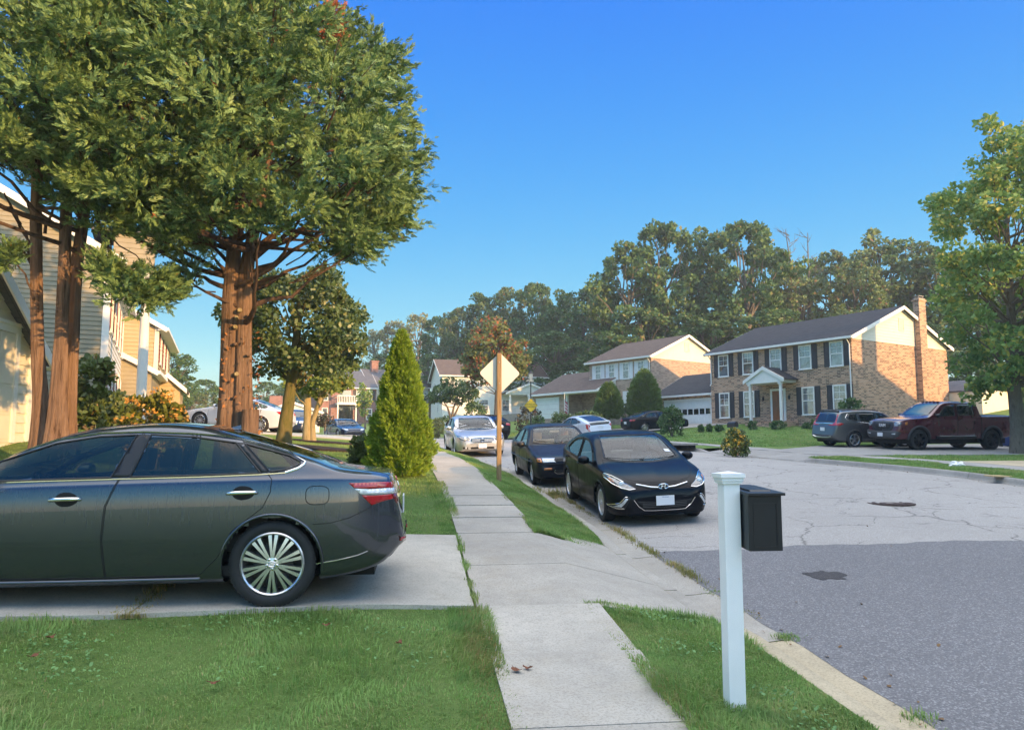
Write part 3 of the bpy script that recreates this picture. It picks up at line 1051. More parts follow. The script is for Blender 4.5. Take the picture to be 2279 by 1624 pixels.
# ------------------------------------------------------------------ the pink brick house with a recessed porch
cD = U(1450.6, 922, 67.9); cDl = U(1312.5, 925, 74.3)
dD = Vector((cD.x - cDl.x, cD.y - cDl.y)); LD = dD.length
hD = thing('brick_house', 'pink brick house with white shutters, brown roof and a low garage wing with porch', 'house', (cDl.x, cDl.y, cD.z), math.atan2(dD.y, dD.x))
DD = 9.6
walls(hD, 0, LD, 0, DD, -2.5, 5.27, M_BRICK2)
gable_tri(hD, Face((LD, 0, 0), (0, 1, 0), (1, 0, 0)), DD, 5.25, 2.1, M_CREAM, vent=M_CREAM, down=.25)
b = MB(); b.add([(0.01, 0.02, 5.25), (0.01, DD - .02, 5.25), (0.01, DD / 2, 7.3)], [(0, 2, 1)]); b.build('gable', M_CREAM, hD)
gable_roof(hD, 0, LD, 0, DD, 5.25, 2.1, M_ROOF2)
FD = Face((0, 0, 0), (1, 0, 0), (0, -1, 0))
for f in (.155, .385, .615, .85):
    window(hD, FD, f * LD, 3.35, 0.82, 1.5, M_SHUTW)
window(hD, FD, .67 * LD, .45, 0.95, 1.75, M_SHUTW)
downspout(hD, FD, LD - .15, 0, 5.15)
pj = 2.1
walls(hD, -6.1, -1.2, -pj, 6.4, -2.5, 2.45, M_BRICK2)            # garage wing
walls(hD, -1.2, -.003, 0, 6.4, -2.5, 2.45, M_BRICK2, 'porch_wall')
gable_roof(hD, -6.1, -.3, -pj, 6.4, 2.44, 2.1, M_ROOF2, .35, .3, name='wing_roof')
sh = MB()                                                        # the front slope runs on across the porch
sl = 2.1 / (4.25)
sec = [(-pj - .35, 2.44 - .35 * sl), (-.02, 2.44 + (pj - .02) * sl), (-.02, 2.44 + (pj - .02) * sl + .11), (-pj - .35, 2.44 - .35 * sl + .11)]
sh.prism([(0.003, y, z) for y, z in sec], (3.6, 0, 0)); sh.build('porch_roof', M_ROOF2, hD)
tg = MB(); tg.prism([(3.55, -pj, 2.2), (3.55, -.01, 2.2), (3.55, -.01, 3.4), (3.55, -pj, 2.42)], (.04, 0, 0)); tg.build('porch_gable', M_PALE, hD)
tr = MB(); tr.box(-6.4, -pj - .49, 2.16, 3.6, -pj - .36, 2.33); tr.box(-1.2, -pj - .02, 2.1, 3.55, -pj + .1, 2.3); tr.box(3.61, -pj - .4, 2.2, 3.65, -pj - .3, 2.4)
tr.prism([(3.605, -pj - .36, 2.16), (3.605, -pj - .36, 2.40), (3.605, 0, 3.5), (3.605, 0, 3.3)], (.05, 0, 0)); tr.box(0.0, -.06, 3.47, 3.6, -.003, 3.6)
tr.box(-1.12, -pj, -.5, -.9, -pj + .2, 2.1); tr.build('porch_trim', M_WHITE, hD)
FDw = Face((-6.1, -pj, 0), (1, 0, 0), (0, -1, 0))
garage_door(hD, FDw, .65, 3.9, -.1, 1.75, 4, 6, lights=False)
downspout(hD, FDw, .08, -.3, 2.3)
window(hD, FD, 1.6, .5, 1.6, 1.3, None)

# ------------------------------------------------------------------ white house with a front porch, farther up the road
cC = U(983, 921, 95)
hC = thing('sided_house', 'white sided house with brown roof and a small gabled porch, half behind trees', 'house', (cC.x, cC.y, cC.z), R(14))
walls(hC, 0, 13.2, 0.02, 9.5, -3, 4.9, M_PALE)
FC = Face((0, 0, 0), (1, 0, 0), (0, -1, 0)); FCl = Face((0, 9.5, 0), (0, -1, 0), (-1, 0, 0))
s_ = MB(); siding(s_, FC, [(0, -.5), (13.2, -.5), (13.2, 4.8), (0, 4.8)], .25, .03); s_.build('siding', M_PALE, hC)
s_ = MB(); siding(s_, FCl, [(0, -.5), (9.48, -.5), (9.48, 4.9), (4.75, 7.1), (0, 4.9)], .25, .03); s_.build('siding', M_PALE, hC)
gable_roof(hC, 0, 13.2, 0, 9.5, 4.9, 2.25, M_ROOF2, .45, .4)
for x, z in ((8.2, 3.0), (11.2, 3.0), (2.5, 3.0), (8.2, .4), (5.2, .4)):
    window(hC, FC, x, z, 1.3, 1.5, None, grid=(3, 2))
window(hC, FCl, 3.5, 2.9, 1.0, 1.4); window(hC, FCl, 6.5, .3, 1.0, 1.5)
pb = MB()
for x in (8.0, 10.4, 13.0): pb = MB(); pb.box(x - .12, -2.6, -.2, x + .12, -2.36, 2.35); pb.build('porch_post', M_WHITE, hC)
rl = MB(); rl.box(8.1, -2.55, .82, 10.3, -2.45, .9); rl.box(8.1, -2.55, .1, 10.3, -2.45, .16)
for k in range(14): rl.box(8.2 + k * .15, -2.52, .16, 8.24 + k * .15, -2.48, .82)
rl.build('porch_rail', M_WHITE, hC)
fl = MB(); fl.box(7.7, -2.75, -1.0, 13.3, -.004, .0); fl.build('porch_floor', M_KERB, hC)
en = MB(); en.box(7.7, -2.65, 2.35, 13.3, -.004, 2.62); en.build('porch_beam', M_PALE, hC)
gable_tri(hC, Face((7.7, -2.66, 0), (1, 0, 0), (0, -1, 0)), 5.6, 2.62, 1.1, M_PALE, name='porch_gable')
gable_roof(hC, 7.7, 13.3, -2.66, -.01, 2.62, 1.1, M_ROOF2, .3, .2, axis='y', gut=False, name='porch_roof')

# ------------------------------------------------------------------ row of brick houses far along the bend
cT = U(705, 935, 104)
hT = thing('row_house', 'red brick house with a white balcony over its garage, far behind the blue car', 'house', (cT.x, cT.y, cT.z), R(22))
walls(hT, 0, 8.0, 0.0, 10, -3, 4.6, M_BRICK3)
gable_roof(hT, 0, 8.0, 0, 10, 4.6, 2.6, M_ROOF3, .3, .2)
FT = Face((0, 0, 0), (1, 0, 0), (0, -1, 0)); FTr = Face((8.0, 0, 0), (0, 1, 0), (1, 0, 0))
for x in (1.0, 5.6, 7.0): window(hT, FT, x, 2.7, .8, 1.5, M_SHUT, grid=(1, 1))
window(hT, FT, 1.0, .2, .8, 1.5, None, grid=(1, 1)); window(hT, FT, 7.0, .2, .8, 1.5, None, grid=(1, 1))
ba = MB(); ba.box(2.4, -1.6, 2.1, 5.0, -.003, 2.4); ba.box(2.4, -1.6, 3.25, 5.0, -1.5, 3.35); ba.box(2.4, -1.6, 3.25, 2.5, 0, 3.35); ba.box(4.9, -1.6, 3.25, 5.0, 0, 3.35)
for k in range(12): ba.box(2.42 + k * .22, -1.58, 2.4, 2.5 + k * .22, -1.52, 3.25)
for x in (2.4, 4.84): ba.box(x, -1.6, -.3, x + .16, -1.44, 2.1)
ba.build('balcony', M_WHITE, hT)
dk = MB(); bar(dk, FT, 2.7, 0, 4.8, 1.9, 0, .05); bar(dk, FT, 3.0, 2.4, 4.5, 4.1, 0, .05); dk.build('door', M_PANED, hT)
cT2 = U(822, 936, 108)
hT2 = thing('row_house', 'white sided end house with a brick chimney, right of the red brick house', 'house', (cT2.x, cT2.y, cT2.z), R(28))
walls(hT2, 0, 9, 0, 8, -3, 5.0, M_PALE)
s_ = MB(); siding(s_, Face((0, 8, 0), (0, -1, 0), (-1, 0, 0)), [(0, -1), (8, -1), (8, 5), (4, 7.4), (0, 5)], .25, .03); s_.build('siding', M_PALE, hT2)
gable_roof(hT2, 0, 9, 0, 8, 5, 2.5, M_ROOF3, .3, .2)
ck = MB(); ck.box(1.2, 3.2, 6.5, 2.2, 4.1, 8.6); ck.box(1.12, 3.12, 8.6, 2.28, 4.18, 8.8); ck.build('chimney', M_BRICK3, hT2)
cT3 = U(585, 937, 84)
hT3 = thing('low_house', 'low house with grey roof and squat brick chimney seen past the cedar trunk', 'house', (cT3.x, cT3.y, cT3.z), R(20))
walls(hT3, 0, 6, 0, 6, -3, 1.1, M_PALE)
gable_roof(hT3, 0, 6, 0, 6, 1.1, 1.0, M_ROOF3, .3, .3, axis='y')
gable_tri(hT3, Face((0, 0, 0), (1, 0, 0), (0, -1, 0)), 6, 1.1, 1.0, M_PALE)
ck = MB(); ck.box(.7, 2, 1.2, 2.1, 3, 2.9); ck.build('chimney', M_BRICK3, hT3)

# ------------------------------------------------------------------ tan house on the left with a tall portico
hdA = R(24.5)
cA = U(227, 930, 24.0); zA = gz1(cA.x, cA.y)
azA = math.atan2(math.cos(hdA), -math.sin(hdA))      # front runs away from the camera
hA = thing('sided_house', 'tan sided house with red shutters and a tall columned portico, behind the cedars', 'house', (cA.x, cA.y, zA), azA)
LA, DA, eA = 11.0, 9.0, 5.45
walls(hA, .03, LA, .03, DA - .03, -1.5, eA, M_TAN)
FA = Face((0, 0, 0), (1, 0, 0), (0, -1, 0)); FAg = Face((0, DA, 0), (0, -1, 0), (-1, 0, 0))
s_ = MB(); siding(s_, FA, [(0, -.3), (LA, -.3), (LA, eA), (0, eA)], .2, .024); s_.build('siding', M_PALE, hA)
s_ = MB(); siding(s_, FAg, [(0, -.3), (DA, -.3), (DA, eA), (DA / 2, eA + 2.55), (0, eA)], .145, .022); s_.build('siding', M_TAN, hA)
c_ = MB(); c_.box(-.06, -.06, -.3, .14, .14, eA - .02); c_.build('corner_board', M_WHITE, hA)
gable_roof(hA, 0, LA, 0, DA, eA, 2.55, M_ROOF3, .35, .25)
for x in (1.6, 3.6, 5.6, 7.6, 9.6):
    window(hA, FA, x, 3.2, .85, 1.6, M_SHUTR); window(hA, FA, x, .5, .85, 1.75, M_SHUTR)
p_ = MB()
for x in (.55,):
    p_.lathe([(.19, 0), (.19, .12), (.15, .16), (.155, 2.2), (.125, 4.5), (.18, 4.58), (.18, 4.7)], 16, Matrix.Translation((x, -1.05, 0)))
p_.build('column', M_WHITE, hA, smooth=40)
p_ = MB(); p_.box(.2, -1.3, 4.7, 2.0, -.03, 5.0); p_.build('portico_beam', M_WHITE, hA)
p_ = MB(); siding(p_, Face((.26, -.05, 0), (0, -1, 0), (-1, 0, 0)), [(0, 5.0), (1.2, 5.0), (1.2, 6.25), (0, 6.25)], .16, .02); p_.box(.26, -1.25, 5.0, 1.95, -.05, 6.25); p_.build('portico_front', M_TAN, hA)
p_ = MB(); p_.box(.1, -1.42, 6.25, 2.1, .6, 6.36); p_.build('portico_roof', M_ROOF3, hA)
p_ = MB(); p_.box(.2, -1.5, -.6, 3.0, -.03, .02); p_.build('step', M_KERB, hA)

# ------------------------------------------------------------------ yellow house beyond it
cB = U(343, 915, 39.0); zB = gz1(cB.x, cB.y)
hB = thing('sided_house', 'golden yellow sided house catching the sun beyond the tan house', 'house', (cB.x, cB.y, zB), azA - R(4))
eB = cB.z - zB + (915 - 722) / FPX * 39
walls(hB, .03, 10, .03, 8.97, -1.5, eB, M_YELL)
FB = Face((0, 0, 0), (1, 0, 0), (0, -1, 0)); FBg = Face((0, 9, 0), (0, -1, 0), (-1, 0, 0))
s_ = MB(); siding(s_, FBg, [(0, -.3), (9, -.3), (9, eB), (4.5, eB + 2.5), (0, eB)], .2, .026); siding(s_, FB, [(0, -.3), (10, -.3), (10, eB), (0, eB)], .2, .026); s_.build('siding', M_YELL, hB)
c_ = MB(); c_.box(-.06, -.06, -.3, .14, .14, eB - .02); c_.build('corner_board', M_CREAM, hB)
gable_roof(hB, 0, 10, 0, 9, eB, 2.5, M_ROOF2, .4, .3)
for x in (2, 4.5, 7): window(hB, FB, x, 3.2, .9, 1.6, M_SHUTR)
# its garage sticks out towards the road
walls(hB, -.8, 2.2, -1.2, -.03, -1.5, 1.9, M_YELL, 'garage_wall')
gable_tri(hB, Face((-.82, -.03, 0), (0, -1, 0), (-1, 0, 0)), 1.17, 1.9, .5, M_YELL, name='garage_gable')
gable_roof(hB, -.8, 2.2, -1.2, -.03, 1.9, .5, M_ROOF2, .3, .25, name='garage_roof', gut=False)
# low porch gable of the tan house, white trimmed
cB2 = U(283, 905, 33.5)
hB2 = thing('garage', 'small white-trimmed siding garage between the tan and yellow houses', 'garage', (cB2.x, cB2.y, gz1(cB2.x, cB2.y)), azA - R(4))
eQ = 1.35 + cB2.z - gz1(cB2.x, cB2.y) + .3
walls(hB2, 0.03, 5, -.9, 3.0, -1.5, eQ, M_TAN)
s_ = MB(); siding(s_, Face((0, 3.0, 0), (0, -1, 0), (-1, 0, 0)), [(0, -.3), (3.9, -.3), (3.9, eQ), (1.95, eQ + 1.0), (0, eQ)], .18, .024); s_.build('siding', M_TAN, hB2)
gable_roof(hB2, 0, 5, -.9, 3.0, eQ, 1.0, M_ROOF2, .25, .22)

# ------------------------------------------------------------------ garage at the end of the near driveway
cG = U(60, 960, 15.6); hdG = R(7.5)
LG = 6.6
fd = Vector((-math.sin(hdG), math.cos(hdG)))
oG = Vector((cG.x, cG.y)) - fd * LG
zG = gz1(cG.x, cG.y) - .02
hG = thing('garage', 'cream sided garage with gabled front where the grey sedan is parked', 'garage', (oG.x, oG.y, zG), math.atan2(fd.y, fd.x))
eG = EYE + 205 / FPX * 15.6 - zG
DG = 6.5
walls(hG, .03, LG - .03, .03, DG, -1, eG, M_CREAM)
FGa = Face((0, 0, 0), (1, 0, 0), (0, -1, 0))
s_ = MB(); siding(s_, FGa, [(0, -.2), (LG, -.2), (LG, eG), (LG / 2, eG + 2.3), (0, eG)], .19, .024); siding(s_, Face((LG, 0, 0), (0, 1, 0), (1, 0, 0)), [(0, -.2), (DG, -.2), (DG, eG), (0, eG)], .19, .024); s_.build('siding', M_CREAM, hG)
c_ = MB(); c_.box(LG - .12, -.05, -.2, LG + .05, .1, eG - .05); c_.build('corner_board', M_WHITE, hG)
gable_roof(hG, 0, LG, 0, DG, eG, 2.3, M_ROOF3, .35, .28, axis='y')
garage_door(hG, FGa, .75, LG - .72, -.02, 2.08, 4, 8, lights=False, m=M_CREAM)
# ------------------------------------------------------------------ vehicles: materials
def paint(name, c, metal=0.4, rough=0.32, coat=1.0, flake=0.05, spec=0.5):
    t = NT(name)
    v = t.coord('Object')
    f = t.noise(v, 900, 2, 0.6); d = t.noise(v, 3.0, 5, 0.65)
    t.l(t.mix(f, sc3(c, 1 - flake * 3), sc3(c, 1 + flake * 3)), t.p.inputs['Base Color'])
    t.p.inputs['Metallic'].default_value = metal
    t.l(t.ramp(d, [(0.35, rough * 0.8), (0.75, rough * 1.35)]), t.p.inputs['Roughness'])
    t.p.inputs['Specular IOR Level'].default_value = spec
    t.p.inputs['Coat Weight'].default_value = coat
    t.l(t.ramp(d, [(0.4, 0.02), (0.8, 0.07)]), t.p.inputs['Coat Roughness'])
    return t.m


def dewy_paint(name, c):
    """grey metallic with dew that has run down the flanks in streaks"""
    t = NT(name)
    v = t.coord('Object'); vs = t.coord('Object', (60, 60, 5))
    f = t.noise(v, 900, 2, 0.6)
    st = t.noise(vs, 1.0, 4, 0.6); big = t.noise(v, 2.2, 3, 0.6)
    sp = t.n('ShaderNodeSeparateXYZ'); tc = t.n('ShaderNodeTexCoord'); t.l(tc.outputs['Object'], sp.inputs[0])
    hz = t.ramp(sp.outputs[2], [(0.55, 0.0), (0.78, 1.0), (0.93, 1.0), (0.97, 0.3)])
    wet = t.math('MULTIPLY', t.math('MULTIPLY', t.ramp(st, [(0.54, 0.0), (0.64, 1.0)]), hz), t.ramp(big, [(0.35, 0.2), (0.65, 1.0)]))
    t.l(t.mix(f, sc3(c, 0.85), sc3(c, 1.15)), t.p.inputs['Base Color'])
    t.p.inputs['Metallic'].default_value = 0.8
    t.p.inputs['Coat Weight'].default_value = 1.0
    t.l(t.math('MULTIPLY_ADD', wet, 0.07, 0.025), t.p.inputs['Coat Roughness'])
    t.l(t.math('MULTIPLY_ADD', wet, 0.10, 0.25), t.p.inputs['Roughness'])
    return t.m


def glass_mat(name, tint, refl=1.0):
    t = NT(name)
    tr = t.n('ShaderNodeBsdfTransparent'); tr.inputs[0].default_value = (*tint, 1)
    gl = t.n('ShaderNodeBsdfGlossy'); gl.inputs['Roughness'].default_value = 0.01; gl.inputs[0].default_value = (0.95, 0.97, 1, 1)
    fr = t.n('ShaderNodeFresnel'); fr.inputs[0].default_value = 1.52
    mx = t.n('ShaderNodeMixShader')
    t.l(t.math('MULTIPLY_ADD', fr.outputs[0], 1.05 * refl, 0.01), mx.inputs[0]); t.l(tr.outputs[0], mx.inputs[1]); t.l(gl.outputs[0], mx.inputs[2])
    t.l(mx.outputs[0], t.out.inputs[0])
    return t.m


P_GREY = dewy_paint('grey_metallic', (0.068, 0.076, 0.096))
P_BLACK = paint('black_paint', (0.005, 0.006, 0.009), 0.0, 0.35, 0.3, spec=0.02)
P_NAVYB = paint('faded_black_paint', (0.012, 0.013, 0.018), 0.0, 0.42, 0.3, spec=0.05)
P_SILV = paint('silver_paint', (0.52, 0.51, 0.49), 0.75, 0.36)
P_PEARL = paint('white_paint_car', (0.66, 0.67, 0.70), 0.2, 0.35)
P_NAVY = paint('navy_paint', (0.012, 0.02, 0.045), 0.4, 0.3)
P_GUN = paint('gunmetal_paint', (0.10, 0.105, 0.11), 0.6, 0.35)
P_MAROON = paint('maroon_paint', (0.085, 0.007, 0.017), 0.3, 0.3)
M_GLASS = glass_mat('car_glass', (0.80, 0.86, 0.83), .8)
M_TINT = glass_mat('tinted_car_glass', (0.34, 0.40, 0.33), .7)
M_DGLASS = mat('far_car_glass', (0.012, 0.015, 0.018), 0.03, var=0.3, spec=1.0)
M_RUB = mat('tyre_rubber', (0.018, 0.018, 0.019), 0.75, var=0.25, vs=8, bump=0.2, bs=90)
M_TRIM = mat('black_trim', (0.012, 0.012, 0.013), 0.45, var=0.1)
M_GAP = mat('panel_gap', (0.004, 0.004, 0.004), 0.8, var=0.0)
M_CHROME = mat('chrome', (0.80, 0.80, 0.80), 0.10, metal=1.0, var=0.03)
M_ALLOY = mat('alloy', (0.58, 0.585, 0.60), 0.28, metal=0.9, var=0.06, coat=0.4)
M_ALLOYD = mat('dark_alloy', (0.03, 0.03, 0.032), 0.35, metal=0.6, var=0.1)
M_UNDER = mat('underbody', (0.008, 0.008, 0.008), 0.9, var=0.1)
M_RED = mat('red_lens', (0.42, 0.006, 0.012), 0.12, var=0.15, coat=1.0, vs=40)
M_REDD = mat('dark_red_lens', (0.16, 0.004, 0.008), 0.12, var=0.15, coat=1.0, vs=40)
M_CLEAR = mat('clear_lens', (0.62, 0.64, 0.66), 0.12, metal=0.25, var=0.25, vs=30, coat=1.0)
M_HLIN = mat('headlamp_inside', (0.16, 0.165, 0.17), 0.15, metal=0.6, var=0.5, vs=14, coat=1.0)
M_AMBER = mat('amber_lens', (0.55, 0.17, 0.02), 0.15, var=0.1, coat=1.0)
M_PLATE = mat('number_plate', (0.72, 0.73, 0.76), 0.4, var=0.04)
M_BLUE = mat('plate_blue', (0.08, 0.12, 0.32), 0.5, var=0.05)
M_SEATB = mat('beige_cloth', (0.50, 0.40, 0.28), 0.9, var=0.12, vs=12)
M_SEATG = mat('grey_cloth', (0.16, 0.16, 0.16), 0.9, var=0.12, vs=12)
M_SEATD = mat('dark_leather', (0.03, 0.03, 0.032), 0.6, var=0.12, vs=12)
M_MIRR = mat('mirror_glass', (0.6, 0.62, 0.65), 0.03, metal=1.0, var=0.0)
M_GREYPL = mat('grey_plastic', (0.045, 0.045, 0.048), 0.6, var=0.1)


def flat_text(name, c, p, rot, m, parent):
    """lettering as a plain mesh"""
    o = bpy.data.objects.new('tmp_text', c); COL.objects.link(o)
    me = bpy.data.meshes.new_from_object(o.evaluated_get(bpy.context.evaluated_depsgraph_get()))
    bpy.data.objects.remove(o); bpy.data.curves.remove(c)
    me.name = name; me.materials.clear()
    r = link(name, me, m, parent)
    r.location = p; r.rotation_euler = rot
    return r


def chaikin(p, it=2):
    p = np.asarray(p, float)
    for _ in range(it):
        q = 0.75 * p[:-1] + 0.25 * p[1:]; r = 0.25 * p[:-1] + 0.75 * p[1:]
        n = np.empty((2 * len(q) + 2, p.shape[1]))
        n[0] = p[0]; n[-1] = p[-1]; n[1:-1:2] = q; n[2:-1:2] = r
        p = n
    return p


def in_poly(px, py, poly):
    poly = np.asarray(poly, float)
    inside = np.zeros(len(px), bool)
    j = len(poly) - 1
    for i in range(len(poly)):
        xi, yi = poly[i]; xj, yj = poly[j]
        c = ((yi > py) != (yj > py)) & (px < (xj - xi) * (py - yi) / (yj - yi + 1e-15) + xi)
        inside ^= c
        j = i
    return inside


def near_poly(px, py, poly, closed=True):
    poly = np.asarray(poly, float)
    best = np.full(len(px), 1e9); bx = np.array(px); by = np.array(py)
    n = len(poly)
    for i in range(n if closed else n - 1):
        a = poly[i]; b = poly[(i + 1) % n]; d = b - a; L2 = max(d @ d, 1e-12)
        t = np.clip(((px - a[0]) * d[0] + (py - a[1]) * d[1]) / L2, 0, 1)
        qx = a[0] + t * d[0]; qy = a[1] + t * d[1]
        dd = np.hypot(px - qx, py - qy)
        m = dd < best
        best[m] = dd[m]; bx[m] = qx[m]; by[m] = qy[m]
    return best, bx, by


def smooth_poly(p, it=1):
    p = np.asarray(p, float)
    for _ in range(it):
        a = p; b = np.roll(p, -1, 0)
        q = 0.8 * a + 0.2 * b; r = 0.2 * a + 0.8 * b
        n = np.empty((2 * len(p), 2)); n[0::2] = q; n[1::2] = r; p = n
    return p


def dens(path, step, closed=False):
    out = []
    n = len(path)
    for i in range(n if closed else n - 1):
        a = np.asarray(path[i], float); b = np.asarray(path[(i + 1) % n], float)
        k = max(1, int(np.linalg.norm(b - a) / step))
        for j in range(k): out.append(tuple(a + (b - a) * j / k))
    if not closed: out.append(tuple(path[-1]))
    return out


class Car:
    def __init__(s, root, S, body_mat):
        s.root = root; s.S = S; s.pm = body_mat
        s.xr = S['fo'] + S['wb'] / 2
        s.loft()

    def X(s, u): return s.xr - u

    def loft(s):
        S = s.S; res = S.get('res', 0.04); L = S['L']
        us = list(np.arange(0.12, L - 0.12, res)) + [0, .004, .015, .03, .05, .08, L - .08, L - .05, L - .03, L - .015, L - .004, L]
        us = np.array(sorted(us))
        top, sh, pl, bo = (pchip(*zip(*S[k]))(us) for k in ('top', 'sh', 'plan', 'bot'))
        rows = []
        for u, zt, zs, w, zb in zip(us, top, sh, pl, bo):
            h = zt - zs
            e = min(1.0, max(0.0, (h - .12) / .2))
            cr = min(S.get('crown', .05) + .025 * e, .6 * h)
            ws = w * .985 - .012
            wt = ws - .035 - S['tum'] * max(0.0, h - .1)
            zm = zb + .5 * (zs - zb)
            P_ = [(0, zt), (wt * .6, zt - .012), (wt * .9, zt - cr * .5), (wt - .004, zt - cr),
                  (wt + (ws - wt) * .12, zt - cr - (zt - cr - zs) * .12), (ws - .016, zs + .016), (ws - .002, zs - .006), (ws + .006, zs - .03),
                  (w * .995, zs - .14 * min(1, (zs - zb) / .6)), (w, zm), (w * .992, zb + .32 * (zs - zb)), (w * .975, zb + .10), (w * .95, zb + .02), (w * .88, zb), (w * .4, zb), (0, zb)]
            rows.append(chaikin(P_, S.get('it', 2)))
        A = np.array(rows)
        n, m, _ = A.shape
        s.n, s.m = n, m
        ring = []
        Vx = np.repeat((s.xr - us)[:, None], m, 1)
        left = np.stack([Vx, A[:, :, 0], A[:, :, 1]], 2)
        right = left[:, 1:-1][:, ::-1] * np.array([1, -1, 1])
        Vt = np.concatenate([left, right], 1)       # n x k x 3
        k = Vt.shape[1]
        I = np.arange(n * k).reshape(n, k)
        J = np.roll(I, -1, 1)
        F = np.stack([I[:-1].ravel(), J[:-1].ravel(), J[1:].ravel(), I[1:].ravel()], 1)
        V = Vt.reshape(-1, 3).tolist()
        F = F.tolist()
        # caps with intermediate columns
        for r, flip in ((0, 1), (n - 1, 0)):
            cols = 8
            prev = None
            for j in range(m):
                li = I[r, j]; ri = I[r, (k - j) % k]
                if li == ri: row = [li] * (cols + 1)
                else:
                    row = [li]
                    a = np.array(V[li]); b = np.array(V[ri])
                    for c in range(1, cols):
                        V.append((a + (b - a) * c / cols).tolist()); row.append(len(V) - 1)
                    row.append(ri)
                if prev is not None:
                    for c in range(cols):
                        q = [prev[c], prev[c + 1], row[c + 1], row[c]]
                        q = [q[i] for i in range(4) if q[i] != q[i - 1]]
                        if len(set(q)) >= 3: F.append(q[::-1] if flip else q)
                prev = row
        s.V = np.array(V); s.F = F
        me = bpy.data.meshes.new('tmp'); me.from_pydata(V, [], F); me.update()
        bm = bmesh.new(); bm.from_mesh(me); bmesh.ops.recalc_face_normals(bm, faces=bm.faces[:]); bm.to_mesh(me); bm.free()
        s.F = [tuple(p.vertices) for p in me.polygons]
        nn = np.empty(len(V) * 3, np.float32); me.vertices.foreach_get('normal', nn); s.N = nn.reshape(-1, 3)
        bpy.data.meshes.remove(me)
        s.bvh = BVHTree.FromPolygons([tuple(v) for v in s.V], s.F)
        s.cell = res

    # --- projection of 2-D outlines onto the shell
    def hit(s, axis, a, b, off=0.0, side=1):
        if axis == 'side': o, d = Vector((s.X(a), 3 * side, b)), Vector((0, -side, 0))
        elif axis == 'front': o, d = Vector((6, a, b)), Vector((-1, 0, 0))
        elif axis == 'rear': o, d = Vector((-6, a, b)), Vector((1, 0, 0))
        else: o, d = Vector((s.X(a), b, 4)), Vector((0, 0, -1))
        r = s.bvh.ray_cast(o, d)
        if r[0] is None:
            r = s.bvh.find_nearest(o + d * (3 - s.S['W'] / 2 if axis == 'side' else 6 - s.xr if axis == 'front' else 6 - (s.S['L'] - s.xr) if axis == 'rear' else 3))
        p, n = r[0], r[1]
        if n.dot(d) > 0: n = -n
        return p + n * off

    def panel(s, mb, poly, axis, off=0.004, th=0.012, cell=0.05, side=1, sm=0):
        if sm: poly = smooth_poly(poly, sm)
        b = [Vector(p) for p in dens([tuple(p) for p in poly], cell, True)]
        nb = len(b); pts = list(b)
        xs = [p.x for p in b]; ys = [p.y for p in b]
        for gx in np.arange(min(xs) + cell * .5, max(xs), cell):
            for gy in np.arange(min(ys) + cell * .5, max(ys), cell): pts.append(Vector((gx + .0003, gy + .0002)))
        r = delaunay_2d_cdt(pts, [], [list(range(nb))], 1, 1e-6)
        V = [s.hit(axis, p.x, p.y, off, side) for p in r[0]]
        mb.add(V, [tuple(f) for f in r[2]])
        if th:
            A = [s.hit(axis, p.x, p.y, off, side) for p in b]; B = [s.hit(axis, p.x, p.y, off - th, side) for p in b]
            mb.add(A + B, [(i, (i + 1) % nb, nb + (i + 1) % nb, nb + i) for i in range(nb)])
        return mb

    def part(s, name, poly, axis, m, off=0.004, th=0.012, cell=0.05, sides=(1, -1), parent=None, sm=0):
        out = []
        for sd in (sides if axis == 'side' else (1, -1) if axis != 'side' and sides == 'mirror' else (1,)):
            mb = MB()
            pl = poly if axis == 'side' or sd == 1 else [(-a, b) if axis in ('front', 'rear') else (a, -b) for a, b in poly]
            s.panel(mb, pl, axis, off, th, cell, sd if axis == 'side' else 1, sm)
            o = mb.build(name, m, parent or s.root, smooth=35)
            bm = bmesh.new(); bm.from_mesh(o.data); bmesh.ops.remove_doubles(bm, verts=bm.verts[:], dist=1e-5); bmesh.ops.recalc_face_normals(bm, faces=bm.faces[:]); bm.to_mesh(o.data); bm.free()
            out.append(o)
        return out

    def line(s, name, path, axis, m, r=0.004, off=0.0, sides=(1, -1), closed=False, step=0.03, sq=1.0, parent=None, n=5):
        out = []
        for sd in (sides if axis == 'side' else (1, -1) if sides == 'mirror' else (1,)):
            pl = path if axis == 'side' or sd == 1 else [(-a, b) if axis in ('front', 'rear') else (a, -b) for a, b in path]
            pts = [s.hit(axis, a, b, off, sd if axis == 'side' else 1) for a, b in dens(pl, step, closed)]
            if closed: pts.append(pts[0])
            mb = MB(); mb.tube(pts, r, n, True, sq)
            out.append(mb.build(name, m, parent or s.root, smooth=50))
        return out

    def text(s, name, body, p, rot, size, m, parent=None, ext=0.002):
        c = bpy.data.curves.new(name, 'FONT'); c.body = body; c.size = size; c.align_x = 'CENTER'; c.align_y = 'CENTER'; c.extrude = ext
        return flat_text(name, c, p, rot, m, parent or s.root)

